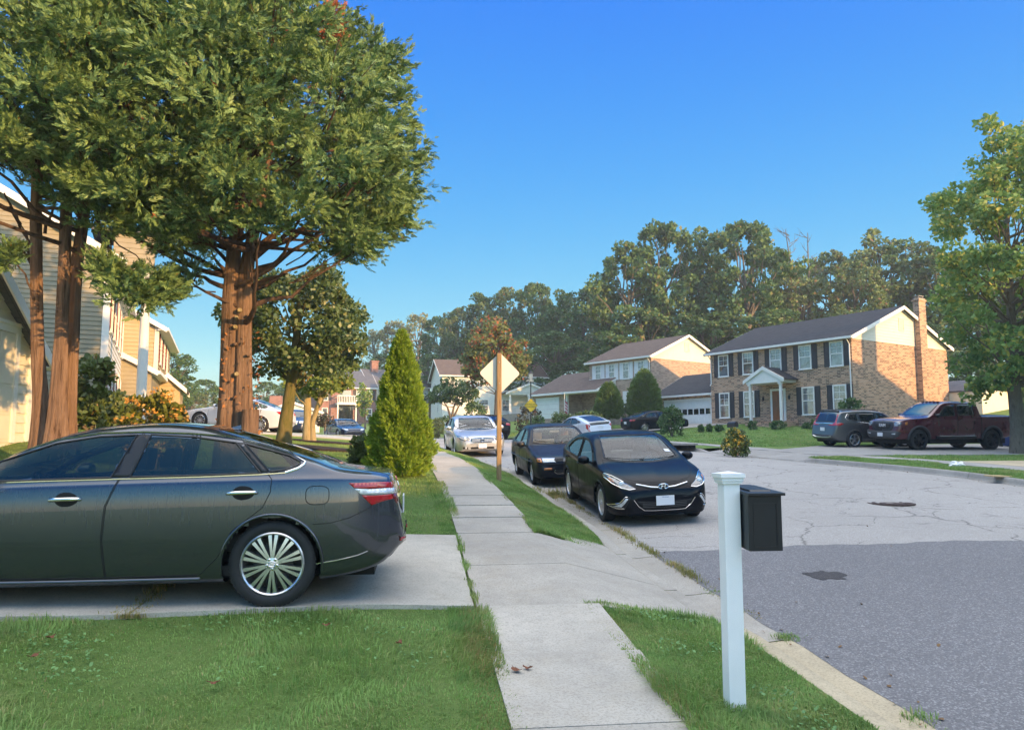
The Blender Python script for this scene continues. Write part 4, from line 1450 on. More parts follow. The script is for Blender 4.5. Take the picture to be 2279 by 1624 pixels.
    # --- cut the shell into body, doors and other skins
    def shell(s, holes_side=(), holes_top=(), holes_rear=(), doors=(), lids=(), arch=True):
        S = s.S; V = s.V.copy(); N = s.N
        u = s.xr - V[:, 0]
        thr = s.cell * .62
        moved = np.zeros(len(V), bool)
        circles = []
        if arch:
            Ra = S['ra']
            for c in (S['fo'], S['fo'] + S['wb']): circles.append((c, S['rt'] + S.get('arch_dz', 0.0), Ra))
        zlow = np.abs(V[:, 1]) > .5
        for (cu, cz, ra) in circles:
            d = np.hypot(u - cu, V[:, 2] - cz)
            k = (np.abs(d - ra) < thr * .9) & zlow & (np.abs(N[:, 1]) > .25)
            f = ra / np.maximum(d[k], 1e-6)
            V[k, 0] = s.xr - (cu + (u[k] - cu) * f); V[k, 2] = cz + (V[k, 2] - cz) * f
            moved |= k
        for poly in list(holes_side) + list(doors):
            best, bx, by = near_poly(s.xr - V[:, 0], V[:, 2], poly)
            k = (best < thr) & (np.abs(N[:, 1]) > .35) & ~moved
            V[k, 0] = s.xr - bx[k]; V[k, 2] = by[k]; moved |= k
        for i in np.nonzero(moved)[0]:
            sd = 1 if V[i, 1] > 0 else -1
            p = s.hit('side', s.xr - V[i, 0], V[i, 2], 0, sd)
            if abs(p.y - V[i, 1]) < .12: V[i, 1] = p.y
        mt = np.zeros(len(V), bool)
        for poly in list(holes_top) + list(lids):
            best, bx, by = near_poly(s.xr - V[:, 0], V[:, 1], poly)
            k = (best < thr) & (N[:, 2] > .15) & ~moved & ~mt
            V[k, 0] = s.xr - bx[k]; V[k, 1] = by[k]; mt |= k
        for i in np.nonzero(mt)[0]:
            p = s.hit('top', s.xr - V[i, 0], V[i, 1])
            if abs(p.z - V[i, 2]) < .12: V[i, 2] = p.z
        C = np.array([V[list(f)].mean(0) for f in s.F]); FN = np.array([N[list(f)].mean(0) for f in s.F])
        cu = s.xr - C[:, 0]
        lab = np.zeros(len(s.F), int)
        for k, poly in enumerate(lids): lab[in_poly(cu, C[:, 1], poly) & (FN[:, 2] > .1) & (C[:, 2] > .4)] = 101 + k
        for k, poly in enumerate(doors):
            q = in_poly(cu, C[:, 2], poly) & (np.abs(FN[:, 1]) > .2)
            lab[q & (C[:, 1] > 0)] = 1 + 2 * k; lab[q & (C[:, 1] < 0)] = 2 + 2 * k
        for poly in holes_side: lab[in_poly(cu, C[:, 2], poly) & (np.abs(FN[:, 1]) > .3)] = -1
        for poly in holes_top: lab[in_poly(cu, C[:, 1], poly) & (FN[:, 2] > .1) & (C[:, 2] > .7)] = -1
        for poly in holes_rear: lab[in_poly(C[:, 1], C[:, 2], poly) & (FN[:, 0] < -.2)] = -1
        for (a, b, ra) in circles: lab[(np.hypot(cu - a, C[:, 2] - b) < ra - .004) & (np.abs(C[:, 1]) > .52)] = -1
        s.skins = {}
        for v in sorted(set(lab.tolist())):
            if v < 0: continue
            fi = np.nonzero(lab == v)[0]
            used = np.unique(np.concatenate([np.array(s.F[i]) for i in fi]))
            mp = {int(a): i for i, a in enumerate(used)}
            me = bpy.data.meshes.new('skin')
            me.from_pydata([tuple(V[a]) for a in used], [], [tuple(mp[int(q)] for q in s.F[i]) for i in fi]); me.update()
            me.polygons.foreach_set('use_smooth', np.ones(len(me.polygons), bool))
            me.normals_split_custom_set_from_vertices([tuple(N[a]) for a in used])
            nm = 'body' if v == 0 else S['lid_names'][v - 101] if v > 100 else 'door'
            me.name = nm
            s.skins[v] = link(nm, me, s.pm, s.root)
        return s.skins

    def under(s):
        S = s.S; m = MB(); w = S['W'] / 2
        z0 = S['rt'] * .62
        m.box(s.X(S['L'] - .25), -w * .72, z0, s.X(.3), w * .72, z0 + .22)
        m.build('underbody', M_UNDER, s.root)
        for c in (S['fo'], S['fo'] + S['wb']):
            for sd in (1, -1):
                m = MB(); ra = S['ra'] + .012; n = 28
                V = []
                for yy in (w - .07, w - .40):
                    for k in range(n + 1):
                        a = PI * 1.16 * k / n - PI * .08
                        V.append((s.X(c) + ra * math.cos(a), yy * sd, S['rt'] + S.get('arch_dz', 0) + ra * math.sin(a)))
                F = [(k, k + 1, n + 2 + k, n + 1 + k) for k in range(n)] + [tuple(range(n + 1, 2 * n + 2))]
                m.add(V, F); m.build('wheel_well', M_UNDER, s.root, smooth=60)

    def arches(s, r=.016, m=None, off=0.0, wid=None):
        S = s.S
        for c in (S['fo'], S['fo'] + S['wb']):
            path = []
            cz = S['rt'] + S.get('arch_dz', 0)
            for k in range(41):
                a = PI * k / 40 * 1.1 - PI * .05
                path.append((c - (S['ra'] + .004) * math.cos(a), max(cz + (S['ra'] + .004) * math.sin(a), S.get('arch_min', .24))))
            s.line('wheel_arch', path, 'side', m or s.pm, r, off, step=.06, n=8)

    def wheels(s, style='twin10', m=None, names=None):
        S = s.S; m = m or M_ALLOY
        rt, tw = S['rt'], S['tw']; rr = rt * S.get('rimf', .70)
        proto = {}
        for c in (S['fo'], S['fo'] + S['wb']):
            for sd in (1, -1):
                Mx = Matrix.Translation((s.X(c), sd * (S['W'] / 2 - S.get('inset', .03)), rt)) @ Matrix.Rotation(-sd * PI / 2, 4, 'X')
                if not proto:
                    t = MB()
                    h = tw / 2
                    t.lathe([(rr, -tw), (rr + .01, -tw + .0), (rt * .93, -tw + .0), (rt, -tw + .03), (rt, -.03), (rt * .985, -.014), (rt * .93, -.001), (rr + (rt - rr) * .4, .004), (rr + .012, -.002), (rr - .002, -.012), (rr - .004, -.03)], 48)
                    for k in range(60):                                   # tread blocks on the shoulder
                        a = 2 * PI * k / 60
                        t.cbox(((rt - .012) * math.cos(a), (rt - .012) * math.sin(a), -.03), (.026, .018, .03), a)
                    tme = t.build('wheel', M_RUB, s.root, smooth=40)
                    ri = MB()
                    ri.lathe([(rr, -.012), (rr - .012, -.004), (rr - .022, -.012), (rr - .03, -.05), (rr - .035, -tw + .03)], 48)
                    rh = rr * .20; nsp = int(style[-2:])

                    def spoke(a0, w0, w1, tilt=0.0, z0=-.012, z1=-.022):
                        c_, s_ = math.cos(a0), math.sin(a0)
                        V = []
                        for (rad, w_, zz) in ((rh * .75, w0, z0), (rr * .55, (w0 + w1) / 2 * .9, (z0 + z1) / 2 + .006), (rr - .018, w1, z1)):
                            tt = tilt * (rad - rh) / (rr - rh)
                            for q in (-1, 1):
                                for dz in (0, -.045):
                                    x = rad; y = q * (w_ / 2 - (.004 if dz == 0 else 0)) + tt
                                    V.append((x * c_ - y * s_, x * s_ + y * c_, zz + dz))
                        F = []
                        for i in (0, 4):
                            F += [(i, i + 4, i + 6, i + 2), (i, i + 1, i + 5, i + 4), (i + 2, i + 6, i + 7, i + 3)]
                        F += [(8, 9, 11, 10)]
                        ri.add(V, F)
                    for k in range(nsp):
                        a = 2 * PI * k / nsp + PI / 2
                        if style.startswith('twin'):
                            spoke(a - .09, .027, .037, -.006); spoke(a + .09, .027, .037, .006)
                        elif style.startswith('fat'): spoke(a, .07, .10)
                        else: spoke(a, .045, .04)
                    ri.lathe([(0, -.004), (rh * .38, -.004), (rh * .42, -.008), (rh * 1.0, -.012), (rh * 1.12, -.03), (rh * 1.2, -.06)], 24)
                    rme = ri.build('rim', m, tme, smooth=35)
                    ln = MB()
                    for k in range(5):
                        a = 2 * PI * k / 5 + PI / 2
                        ln.lathe([(.013, -.02), (.013, .002), (.008, .006), (0, .006)], 8, Matrix.Translation((rh * .78 * math.cos(a), rh * .78 * math.sin(a), -.008)))
                    lo = ln.build('lug_nuts', M_CHROME if m is M_ALLOY else M_BLACK, tme, smooth=40)
                    dk = MB(); dk.lathe([(0, -.075), (rr * .62, -.075), (rr * .63, -.09)], 32); dk.lathe([(rr - .036, -.16), (0, -.16)], 32)
                    dko = dk.build('brake', M_UNDER if m is not M_ALLOY else M_GREYPL, tme, smooth=40)
                    proto = dict(t=tme)
                    tme.matrix_local = Mx
                else:
                    c_ = copy_tree(proto['t']); c_.parent = s.root; c_.matrix_local = Mx

    def cabin(s, seat_m=M_SEATG, u_dash=1.35, u_front=2.25, u_rear=3.1, zf=.32, steer=True, top=1.22, heads=True):
        S = s.S; w = S['W'] / 2 - .13
        f = MB(); f.box(s.X(u_rear + .55), -w, zf - .08, s.X(u_dash - .1), w, zf); f.box(s.X(u_rear + .75), -w * .9, zf, s.X(u_rear + .5), w * .9, .86); f.build('cabin_floor', M_SEATD, s.root)
        d = MB(); d.prism([(s.X(u_dash + .42), -w, .55), (s.X(u_dash + .42), -w, .80), (s.X(u_dash + .30), -w, .90), (s.X(u_dash - .25), -w, .87), (s.X(u_dash - .25), -w, .55)], (0, 2 * w, 0)); d.build('dashboard', M_SEATD, s.root, bevel=.015)
        for y in (.36, -.36):
            q = MB()
            q.prism([(s.X(u_front + .05), y - .24, .40), (s.X(u_front - .45), y - .24, .42), (s.X(u_front - .47), y - .24, .52), (s.X(u_front + .05), y - .24, .50)], (0, .48, 0))
            q.prism([(s.X(u_front), y - .24, .44), (s.X(u_front + .13), y - .24, .44), (s.X(u_front + .34), y - .21, top - .22), (s.X(u_front + .24), y - .21, top - .22)], (0, .46, 0))
            so = q.build('seat', seat_m, s.root, bevel=.035, smooth=50)
            hd = MB(); hd.prism([(s.X(u_front + .24), y - .13, top - .19), (s.X(u_front + .37), y - .13, top - .19), (s.X(u_front + .40), y - .12, top), (s.X(u_front + .31), y - .12, top)], (0, .26, 0))
            hd.build('headrest', seat_m, so, bevel=.03, smooth=50)
        q = MB(); q.prism([(s.X(u_rear), -w + .04, .42), (s.X(u_rear + .45), -w + .04, .42), (s.X(u_rear + .68), -w + .04, top - .26), (s.X(u_rear + .5), -w + .04, top - .26), (s.X(u_rear + .36), -w + .04, .56), (s.X(u_rear), -w + .04, .54)], (0, 2 * w - .08, 0)); q.build('rear_bench', seat_m, s.root, bevel=.03, smooth=50)
        if steer:
            st = MB(); M_ = Matrix.Translation((s.X(u_dash + .58), .36, .88)) @ Matrix.Rotation(R(-62), 4, 'Y')
            pts = [M_ @ Vector((.185 * math.cos(a), .185 * math.sin(a), 0)) for a in np.linspace(0, 2 * PI, 25)]
            st.tube(pts, .016, 6, False)
            for a in (0, 2.2, 4.1): st.tube([M_ @ Vector((0, 0, -.03)), M_ @ Vector((.18 * math.cos(a), .18 * math.sin(a), 0))], .016, 5)
            st.build('steering_wheel', M_SEATD, s.root, smooth=50)

    def mirrors(s, u, z, m=None, y=None):
        for sd in (1, -1):
            p = s.hit('side', u, z, 0, sd)
            b = MB()
            bm = bmesh.new()
            bmesh.ops.create_uvsphere(bm, u_segments=14, v_segments=10, radius=1.0)
            V = []
            for v in bm.verts:
                q = v.co.copy()
                q.x = max(q.x, -.35)                 # flat glass side to the rear
                V.append((p.x + q.x * .11, p.y + sd * (.135 + q.y * .11), p.z + .03 + q.z * .078))
            F = [tuple(x.index for x in f.verts) for f in bm.faces]; bm.free()
            b.add(V, F); b.cbox((p.x - .0, p.y + sd * .02, p.z - .015), (.06, .12, .035))
            mo = b.build('side_mirror', m or s.pm, s.root, smooth=50)
            g = MB(); g.add([(p.x - .0395, p.y + sd * (.135 + .085 * math.cos(a)), p.z + .03 + .058 * math.sin(a)) for a in np.linspace(0, 2 * PI, 17)[:-1]], [tuple(range(16))]); g.build('mirror_glass', M_MIRR, mo)

    def handles(s, pts, m=None, cup=True, parents=None):
        for i, (u, z) in enumerate(pts):
            for sd in (1, -1):
                par = s.skins.get(1 + 2 * i + (0 if sd > 0 else 1), s.root)
                b = MB()
                P_ = [s.hit('side', u + q, z + dz, o, sd) for q, dz, o in ((-.115, -.006, .002), (-.10, -.003, .026), (-.04, .0, .036), (.04, .002, .036), (.10, .003, .028), (.115, .0, .002))]
                b.tube(P_, [.010, .014, .0165, .0165, .015, .010], 8, True)
                ho = b.build('handle', m or M_CHROME, par, smooth=50)
                if cup:
                    c = MB(); pl = [(u + .105 * math.cos(a) * (1 if math.cos(a) > 0 else .8) * .9, z + .055 * math.sin(a)) for a in np.linspace(0, 2 * PI, 25)[:-1]]
                    s.panel(c, pl, 'side', .0016, 0, .03, sd); c.build('handle_recess', M_GAP, ho, smooth=40)

    def plate(s, z, end='rear', w=.305, h=.155, text=None, tilt=0.0, y=0.0, off=.02):
        p = s.hit(end, y, z, off)
        sg = -1 if end == 'rear' else 1
        m = MB(); m.box(-w / 2, -.006, -h / 2, w / 2, .006, h / 2)
        o = m.build('number_plate', M_PLATE, s.root, bevel=.004)
        o.location = p; o.rotation_euler = (tilt, 0, sg * PI / 2)
        if text:
            s.text('plate_text', text, (0, -.0075, h * .36), (PI / 2, 0, 0), .03, M_BLUE, o, .0005)
        return o
# ------------------------------------------------------------------ vehicles: shapes
AV = dict(L=4.80, W=1.835, H=1.47, wb=2.82, fo=.94, rt=.336, tw=.215, ra=.385, tum=.36, crown=.05,
          top=[(0, .50), (.02, .62), (.08, .70), (.3, .78), (.8, .88), (1.15, .945), (1.35, 1.01), (1.65, 1.19), (2.08, 1.38), (2.4, 1.445), (2.8, 1.472), (3.1, 1.452), (3.37, 1.39), (3.7, 1.29), (4.03, 1.185), (4.26, 1.105), (4.45, 1.08), (4.62, 1.06), (4.69, 1.03), (4.73, .84), (4.77, .66), (4.80, .52)],
          sh=[(0, .46), (.08, .62), (.4, .73), (1.0, .86), (1.5, .935), (2.5, .975), (3.5, 1.0), (4.1, 1.01), (4.5, 1.0), (4.66, .96), (4.74, .74), (4.8, .48)],
          plan=[(0, .62), (.02, .68), (.08, .76), (.25, .84), (.5, .89), (.9, .908), (2.5, .9175), (3.8, .912), (4.25, .885), (4.5, .84), (4.66, .77), (4.75, .69), (4.79, .60), (4.80, .52)],
          bot=[(0, .28), (.1, .20), (.6, .185), (4.1, .20), (4.45, .25), (4.62, .31), (4.74, .42), (4.80, .46)])
AV_WIN = dict(
    front=[(1.34, .985), (1.9, 1.0), (2.52, 1.018), (2.655, 1.352), (2.37, 1.338), (2.06, 1.285), (1.66, 1.14)],
    rear=[(2.66, 1.022), (3.2, 1.033), (3.65, 1.048), (3.43, 1.29), (3.1, 1.336), (2.765, 1.354)],
    quarter=[(3.72, 1.058), (3.86, 1.075), (3.945, 1.115), (3.95, 1.14), (3.86, 1.186), (3.50, 1.282)])
AV_DOORS = [[(1.28, .27), (2.52, .26), (2.485, .55), (2.50, .80), (2.585, 1.02), (2.70, 1.375), (2.37, 1.365), (2.05, 1.312), (1.62, 1.16), (1.30, .99), (1.26, .6)],
            [(2.53, .26), (3.22, .27), (3.35, .40), (3.45, .60), (3.68, .78), (3.735, .90), (3.74, 1.0), (3.70, 1.05), (3.47, 1.31), (3.1, 1.36), (2.715, 1.375), (2.595, 1.02), (2.51, .80), (2.495, .55)]]


def scaled(S, L, W, H, **kw):
    a, b, c = L / S['L'], W / S['W'], H / S['H']
    T = dict(S)
    T.update(L=L, W=W, H=H)
    for k in ('top', 'sh', 'bot'): T[k] = [(u * a, z * c) for u, z in S[k]]
    T['plan'] = [(u * a, z * b) for u, z in S['plan']]
    T['_a'], T['_c'] = a, c
    T.update(kw)
    return T


def sp(poly, S): return [(u * S.get('_a', 1), z * S.get('_c', 1)) for u, z in poly]


def place_car(c, ref, xy, rz, zfun=gz, dz=0.0, tilt=True):
    """put local contact point ref at xy with the car heading rz, wheels on the land"""
    S = c.S; ca, sa = math.cos(rz), math.sin(rz)
    ox = xy[0] - (ref[0] * ca - ref[1] * sa); oy = xy[1] - (ref[0] * sa + ref[1] * ca)
    hx, hy = S['wb'] / 2, S['W'] / 2 - .12
    pts = [(sx * hx, sy * hy) for sx in (1, -1) for sy in (1, -1)]
    zz = np.asarray(zfun([ox + a * ca - b * sa for a, b in pts], [oy + a * sa + b * ca for a, b in pts]), float)
    fx = (zz[0] + zz[1] - zz[2] - zz[3]) / 2 / (2 * hx) if tilt else 0
    fy = (zz[0] - zz[1] + zz[2] - zz[3]) / 2 / (2 * hy) if tilt else 0
    X = Vector((ca, sa, fx)).normalized(); Yv = Vector((-sa, ca, fy)); Z = X.cross(Yv).normalized(); Yv = Z.cross(X)
    M_ = Matrix((X, Yv, Z)).transposed().to_4x4(); M_.translation = (ox, oy, zz.mean() + dz)
    c.root.matrix_world = M_
    return M_


def ws_poly(u0, u1, w0, w1, bow=.10, bow1=.06):
    """windshield outline in plan: lower edge at u0 bowed forward, upper edge at u1"""
    lo = [(u0 + bow * (y / w0) ** 2, y) for y in np.linspace(-w0, w0, 13)]
    up = [(u1 + bow1 * (y / w1) ** 2, y) for y in np.linspace(w1, -w1, 13)]
    return lo + up


# ---- grey sedan in the near driveway
rt_ = thing('parked_car', 'dark grey sedan with dew streaks in the driveway beside the pavement', 'car')
S = dict(AV); S['res'] = .02; S['rimf'] = .745; S['inset'] = .045; S['lid_names'] = ['trunk_lid', 'hood']
c = Car(rt_, S, P_GREY)
wsA = ws_poly(1.12, 2.02, .66, .55, .22, .10)
rwA = ws_poly(4.20, 3.30, .60, .53, -.16, -.08)
lidA = [(4.23, -.62), (4.22, 0), (4.23, .62), (4.45, .66), (4.66, .64), (4.69, .4), (4.70, 0), (4.69, -.4), (4.66, -.64), (4.45, -.66)]
c.shell(holes_side=AV_WIN.values(), holes_top=[wsA, rwA], doors=AV_DOORS, lids=[lidA, [(.35, -.55), (.28, 0), (.35, .55), (1.08, .70), (1.0, 0), (1.08, -.70)]])
c.under()
c.cabin(M_SEATD, 1.25, 2.28, 3.15, top=1.25)
for k in AV_WIN: c.part('window', AV_WIN[k], 'side', M_TINT, -.004, 0, .06)
c.part('windshield', wsA, 'top', M_TINT, -.003, 0, .07); c.part('rear_window', rwA, 'top', M_TINT, -.003, 0, .07)
for dl in AV_DOORS: c.line('panel_gap', dl, 'side', M_GAP, .0042, -.001, closed=True, step=.02)
# black pillar masks and mirror-black sill strips
c.part('pillar_trim', [(2.525, 1.02), (2.655, 1.022), (2.765, 1.352), (2.658, 1.354)], 'side', M_TRIM, .0035, .01, .05)
c.part('pillar_trim', [(3.655, 1.05), (3.715, 1.058), (3.495, 1.285), (3.435, 1.292)], 'side', M_TRIM, .0035, .01, .05)
# bright window surround
ch_ = [(1.30, .972), (2.0, .993), (2.6, 1.008), (3.2, 1.021), (3.64, 1.037), (3.84, 1.05), (3.94, 1.085), (3.985, 1.118), (3.99, 1.137), (3.95, 1.158), (3.85, 1.215), (3.68, 1.268), (3.47, 1.318), (3.28, 1.346), (3.08, 1.362), (2.7, 1.374), (2.37, 1.363), (2.05, 1.310), (1.62, 1.158), (1.30, .985)]
c.line('window_trim', ch_[5:], 'side', M_CHROME, .0125, .0, sq=.55, n=8)
c.line('window_trim', ch_[:6], 'side', M_CHROME, .0075, .002, n=6)
for k in AV_WIN: c.line('window_seal', AV_WIN[k], 'side', M_TRIM, .008, .0, closed=True)
c.handles([(2.21, .855), (3.52, .895)])
c.arches(.013)
c.wheels('twin10')
c.mirrors(1.62, .99)
# sill with a raised step
c.line('sill', [(1.40, .235), (2.2, .232), (3.22, .235)], 'side', P_GREY, .018, .0, n=8)
c.line('sill_groove', [(1.40, .262), (2.2, .258), (3.20, .262)], 'side', M_GAP, .006, .001)
# fuel flap
ff_ = smooth_poly([(4.01, .80), (4.19, .80), (4.19, .945), (4.01, .945)], 2)
c.line('fuel_flap', ff_.tolist(), 'side', M_GAP, .0035, -.0005, sides=(1,), closed=True, step=.02)
# tail lamps: red, clear band, dark red, wrapping the corner
for poly, m_ in (([(4.34, .965), (4.55, .968), (4.665, .968), (4.70, .925), (4.50, .918), (4.385, .925)], M_RED), ([(4.39, .920), (4.50, .913), (4.695, .920), (4.705, .875), (4.55, .868), (4.44, .872)], M_CLEAR),
                 ([(4.445, .867), (4.55, .863), (4.705, .870), (4.705, .835), (4.60, .81), (4.525, .785)], M_RED)):
    c.part('tail_lamp', poly, 'side', m_, .005, .012, .03)
for poly, m_ in (([(.74, .965), (.52, .972), (.50, .925), (.74, .92)], M_RED), ([(.74, .915), (.50, .92), (.48, .88), (.74, .872)], M_CLEAR), ([(.74, .867), (.48, .875), (.47, .82), (.70, .79)], M_REDD)):
    c.part('tail_lamp', poly, 'rear', m_, .006, .012, .03, sides='mirror')
c.line('panel_gap', [(4.07, .645), (4.20, .652), (4.35, .69), (4.48, .75), (4.53, .782)], 'side', M_GAP, .003, -.0005, step=.02)
c.line('panel_gap', [(4.66, .64), (4.45, .66), (4.23, .62)], 'top', M_GAP, .004, -.001, sides='mirror', step=.02)
c.line('rear_trim', [(0, .84), (.3, .842), (.47, .845)], 'rear', M_CHROME, .016, .004, sides='mirror', n=8)
c.plate(.74, text=None)
c.part('bumper_valance', [(0, .27), (.62, .30), (.66, .37), (.5, .42), (0, .42)], 'rear', M_TRIM, .006, .015, .06, sides='mirror')
c.line('bumper_crease', [(4.10, .335), (4.25, .355), (4.42, .39), (4.5, .42)], 'side', M_CHROME, .005, .0, n=6)
c.part('reflector', [(.50, .47), (.66, .48), (.66, .51), (.50, .50)], 'rear', M_RED, .006, .01, .04, sides='mirror')
c.part('headlamp', [(.42, .60), (.60, .60), (.76, .66), (.80, .74), (.66, .74), (.46, .68)], 'front', M_CLEAR, .006, .015, .05, sides='mirror')
c.part('grille', [(0, .30), (.42, .32), (.48, .5), (.40, .60), (0, .60)], 'front', M_TRIM, .006, .015, .05, sides='mirror')
fin = MB()
pf = c.hit('top', 3.25, 0, 0)
fin.add([(pf.x + .06, .0, pf.z), (pf.x - .06, .018, pf.z - .012), (pf.x - .06, -.018, pf.z - .012), (pf.x - .05, 0, pf.z + .03)], [(0, 1, 3), (0, 3, 2), (1, 2, 3)])
fin.build('antenna', P_GREY, rt_, smooth=60)
for ln_ in ([(2.05, .52), (3.24, .50)],):
    c.line('roof_seam', ln_, 'top', M_TRIM, .006, -.001, sides='mirror')
# hub emblem: three plain ovals
wheels_ = [o for o in rt_.children if o.name.startswith('wheel') and 'arch' not in o.name and 'well' not in o.name]
for wo in wheels_:
    e = MB()
    for a, b_, dy in ((.030, .021, 0), (.021, .009, .005), (.009, .020, -.001)):
        e.tube([(a * math.cos(t_), b_ * math.sin(t_) + dy, .0) for t_ in np.linspace(0, 2 * PI, 21)], .0022, 5, False)
    e.build('hub_emblem', M_CHROME, wo)
rzA = PI + R(7.2)
pA = U(601, 1353, 6.22)
place_car(c, (-S['wb'] / 2, S['W'] / 2 - .03), (pA.x, pA.y), rzA, zfun=lambda x, y: np.full(4, pA.z), tilt=False)
ZAV = pA.z

# ---- black sedan parked nose to the camera
EL = scaled(AV, 4.55, 1.775, 1.435, wb=2.70, fo=.86, rt=.318, tw=.205, ra=.36, res=.025, lid_names=['hood', 'trunk_lid'],
            top=[(0, .48), (.02, .58), (.07, .655), (.2, .735), (.4, .81), (.75, .905), (1.0, .965), (1.12, 1.0), (1.6, 1.22), (2.0, 1.375), (2.3, 1.43), (2.6, 1.44), (3.0, 1.42), (3.4, 1.345), (3.8, 1.22), (4.1, 1.11), (4.3, 1.08), (4.42, 1.05), (4.48, .9), (4.53, .7), (4.55, .52)],
            sh=[(0, .44), (.07, .58), (.25, .70), (.5, .79), (.8, .86), (1.1, .90), (1.6, .93), (2.6, .98), (3.5, 1.02), (4.1, 1.03), (4.4, .99), (4.5, .74), (4.55, .48)],
            plan=[(0, .56), (.02, .62), (.08, .70), (.25, .795), (.45, .845), (.8, .878), (2.3, .8875), (3.6, .88), (4.1, .84), (4.35, .77), (4.5, .66), (4.55, .5)],
            bot=[(0, .24), (.08, .185), (.5, .17), (4.0, .19), (4.35, .28), (4.55, .44)])
rt_ = thing('parked_car', 'glossy black compact sedan nearest along the kerb, facing the camera', 'car')
c = Car(rt_, EL, P_BLACK); cEL = c
EW = dict(front=[(1.42, .945), (2.42, .965), (2.47, 1.30), (2.2, 1.295), (1.9, 1.22), (1.62, 1.09)],
          rear=[(2.53, .968), (3.3, 1.0), (3.52, 1.075), (3.30, 1.2), (3.0, 1.272), (2.57, 1.303)])
ED = [[(1.30, .25), (2.42, .24), (2.44, .6), (2.47, .96), (2.52, 1.325), (2.2, 1.325), (1.88, 1.245), (1.58, 1.11), (1.35, .94), (1.25, .6)],
      [(2.44, .24), (3.10, .25), (3.22, .42), (3.38, .66), (3.62, .85), (3.62, 1.06), (3.32, 1.225), (3.0, 1.30), (2.54, 1.325), (2.49, .96), (2.46, .6)]]
wsE = ws_poly(1.0, 1.98, .66, .54, .26, .10); rwE = ws_poly(4.05, 3.30, .56, .5, -.14, -.08)
hoodE = [(.13, 0), (.16, .3), (.26, .52), (.5, .66), (.9, .72), (1.2, .72), (1.02, .4), (.97, 0), (1.02, -.4), (1.2, -.72), (.9, -.72), (.5, -.66), (.26, -.52), (.16, -.3)]
c.shell(holes_side=EW.values(), holes_top=[wsE, rwE], doors=ED, lids=[hoodE])
c.under(); c.cabin(M_SEATG, 1.18, 2.15, 2.95, top=1.22)
for k in EW: c.part('window', EW[k], 'side', M_GLASS, -.003, 0, .07); c.line('window_seal', EW[k], 'side', M_TRIM, .012, 0, closed=True)
c.part('windshield', wsE, 'top', M_GLASS, -.003, 0, .07); c.line('window_seal', wsE, 'top', M_TRIM, .011, 0, closed=True)
c.part('rear_window', rwE, 'top', M_GLASS, -.003, 0, .08)
for dl in ED: c.line('panel_gap', dl, 'side', M_GAP, .0045, -.001, closed=True)
c.line('panel_gap', hoodE, 'top', M_GAP, .0045, -.001, closed=True)
c.line('rain_guard', [(2.56, 1.312), (3.0, 1.285), (3.3, 1.21), (3.5, 1.10)], 'side', M_TRIM, .02, .012, sq=.5)
c.line('rain_guard', [(1.64, 1.115), (1.9, 1.235), (2.2, 1.31), (2.47, 1.315)], 'side', M_TRIM, .02, .012, sq=.5)
c.handles([(2.30, .86), (3.42, .90)], P_BLACK, False)
c.arches(.013); c.wheels('fat10'); c.mirrors(1.55, .955)
# wipers and cowl
cw = MB()
for y0, y1, uu in ((-.62, .02, 1.10), (-.08, .60, 1.07)):
    cw.tube([c.hit('top', uu + .0 + .16 * abs(q / .66) ** 2, q, .016) for q in np.linspace(y0, y1, 9)], .008, 5)
cw.build('wiper', M_TRIM, rt_)
c.part('cowl', [(1.01 + .26 * (y / .66) ** 2 - .055, y) for y in np.linspace(-.62, .62, 13)] + [(1.01 + .26 * (y / .66) ** 2 + .012, y) for y in np.linspace(.62, -.62, 13)], 'top', M_TRIM, .003, .01, .05)
# lamps
for o in c.part('headlamp', [(.455, .625), (.56, .602), (.68, .628), (.80, .70), (.855, .775), (.845, .835), (.75, .795), (.61, .715)], 'front', M_HLIN, .004, .015, .03, sides='mirror', sm=1):
    sgn = 1 if np.mean([v.co.y for v in o.data.vertices]) > 0 else -1
    lm = MB(); p = c.hit('front', .665 * sgn, .69, .006)
    lm.lathe([(0, .02), (.03, .017), (.045, .008), (.052, 0)], 16, Matrix.Translation(p) @ Matrix.Rotation(PI / 2, 4, 'Y')); lm.build('lamp_lens', M_CLEAR, o, smooth=40)
    lm = MB(); lm.tube([c.hit('front', a * sgn, b, .008) for a, b in dens([(.47, .618), (.56, .607), (.68, .634), (.79, .70), (.845, .775)], .03)], .009, 6); lm.build('lamp_strip', M_CHROME, o, smooth=40)
    lm = MB(); lm.tube([c.hit('front', a * sgn, b, .007) for a, b in dens([(.62, .722), (.75, .80), (.835, .83)], .03)], .008, 6); lm.build('lamp_edge', M_CHROME, o, smooth=40)
    lm = MB(); pl = [(.76 * sgn, .715), (.80 * sgn, .735), (.815 * sgn, .78), (.77 * sgn, .765)]; c.panel(lm, pl, 'front', .0065, 0, .03); lm.build('turn_signal', M_AMBER, o)
c.part('fog_lamp', [(.60, .47), (.70, .335), (.80, .325), (.70, .40), (.635, .485)], 'front', M_CLEAR, .006, .012, .03, sides='mirror')
c.part('fog_recess', [(.56, .50), (.64, .50), (.82, .33), (.80, .28), (.66, .29)], 'front', M_GAP, .002, .01, .03, sides='mirror')
c.line('fog_trim', [(.61, .50), (.645, .50), (.72, .40), (.84, .345)], 'front', M_CHROME, .008, .008, sides='mirror')
c.line('fog_trim', [(.66, .318), (.75, .31), (.835, .335)], 'front', M_CHROME, .008, .008, sides='mirror')
c.part('grille', [(.0, .60), (.2, .605), (.37, .645), (.42, .668), (.2, .655), (0, .652)], 'front', M_GAP, .003, .01, .03, sides='mirror')
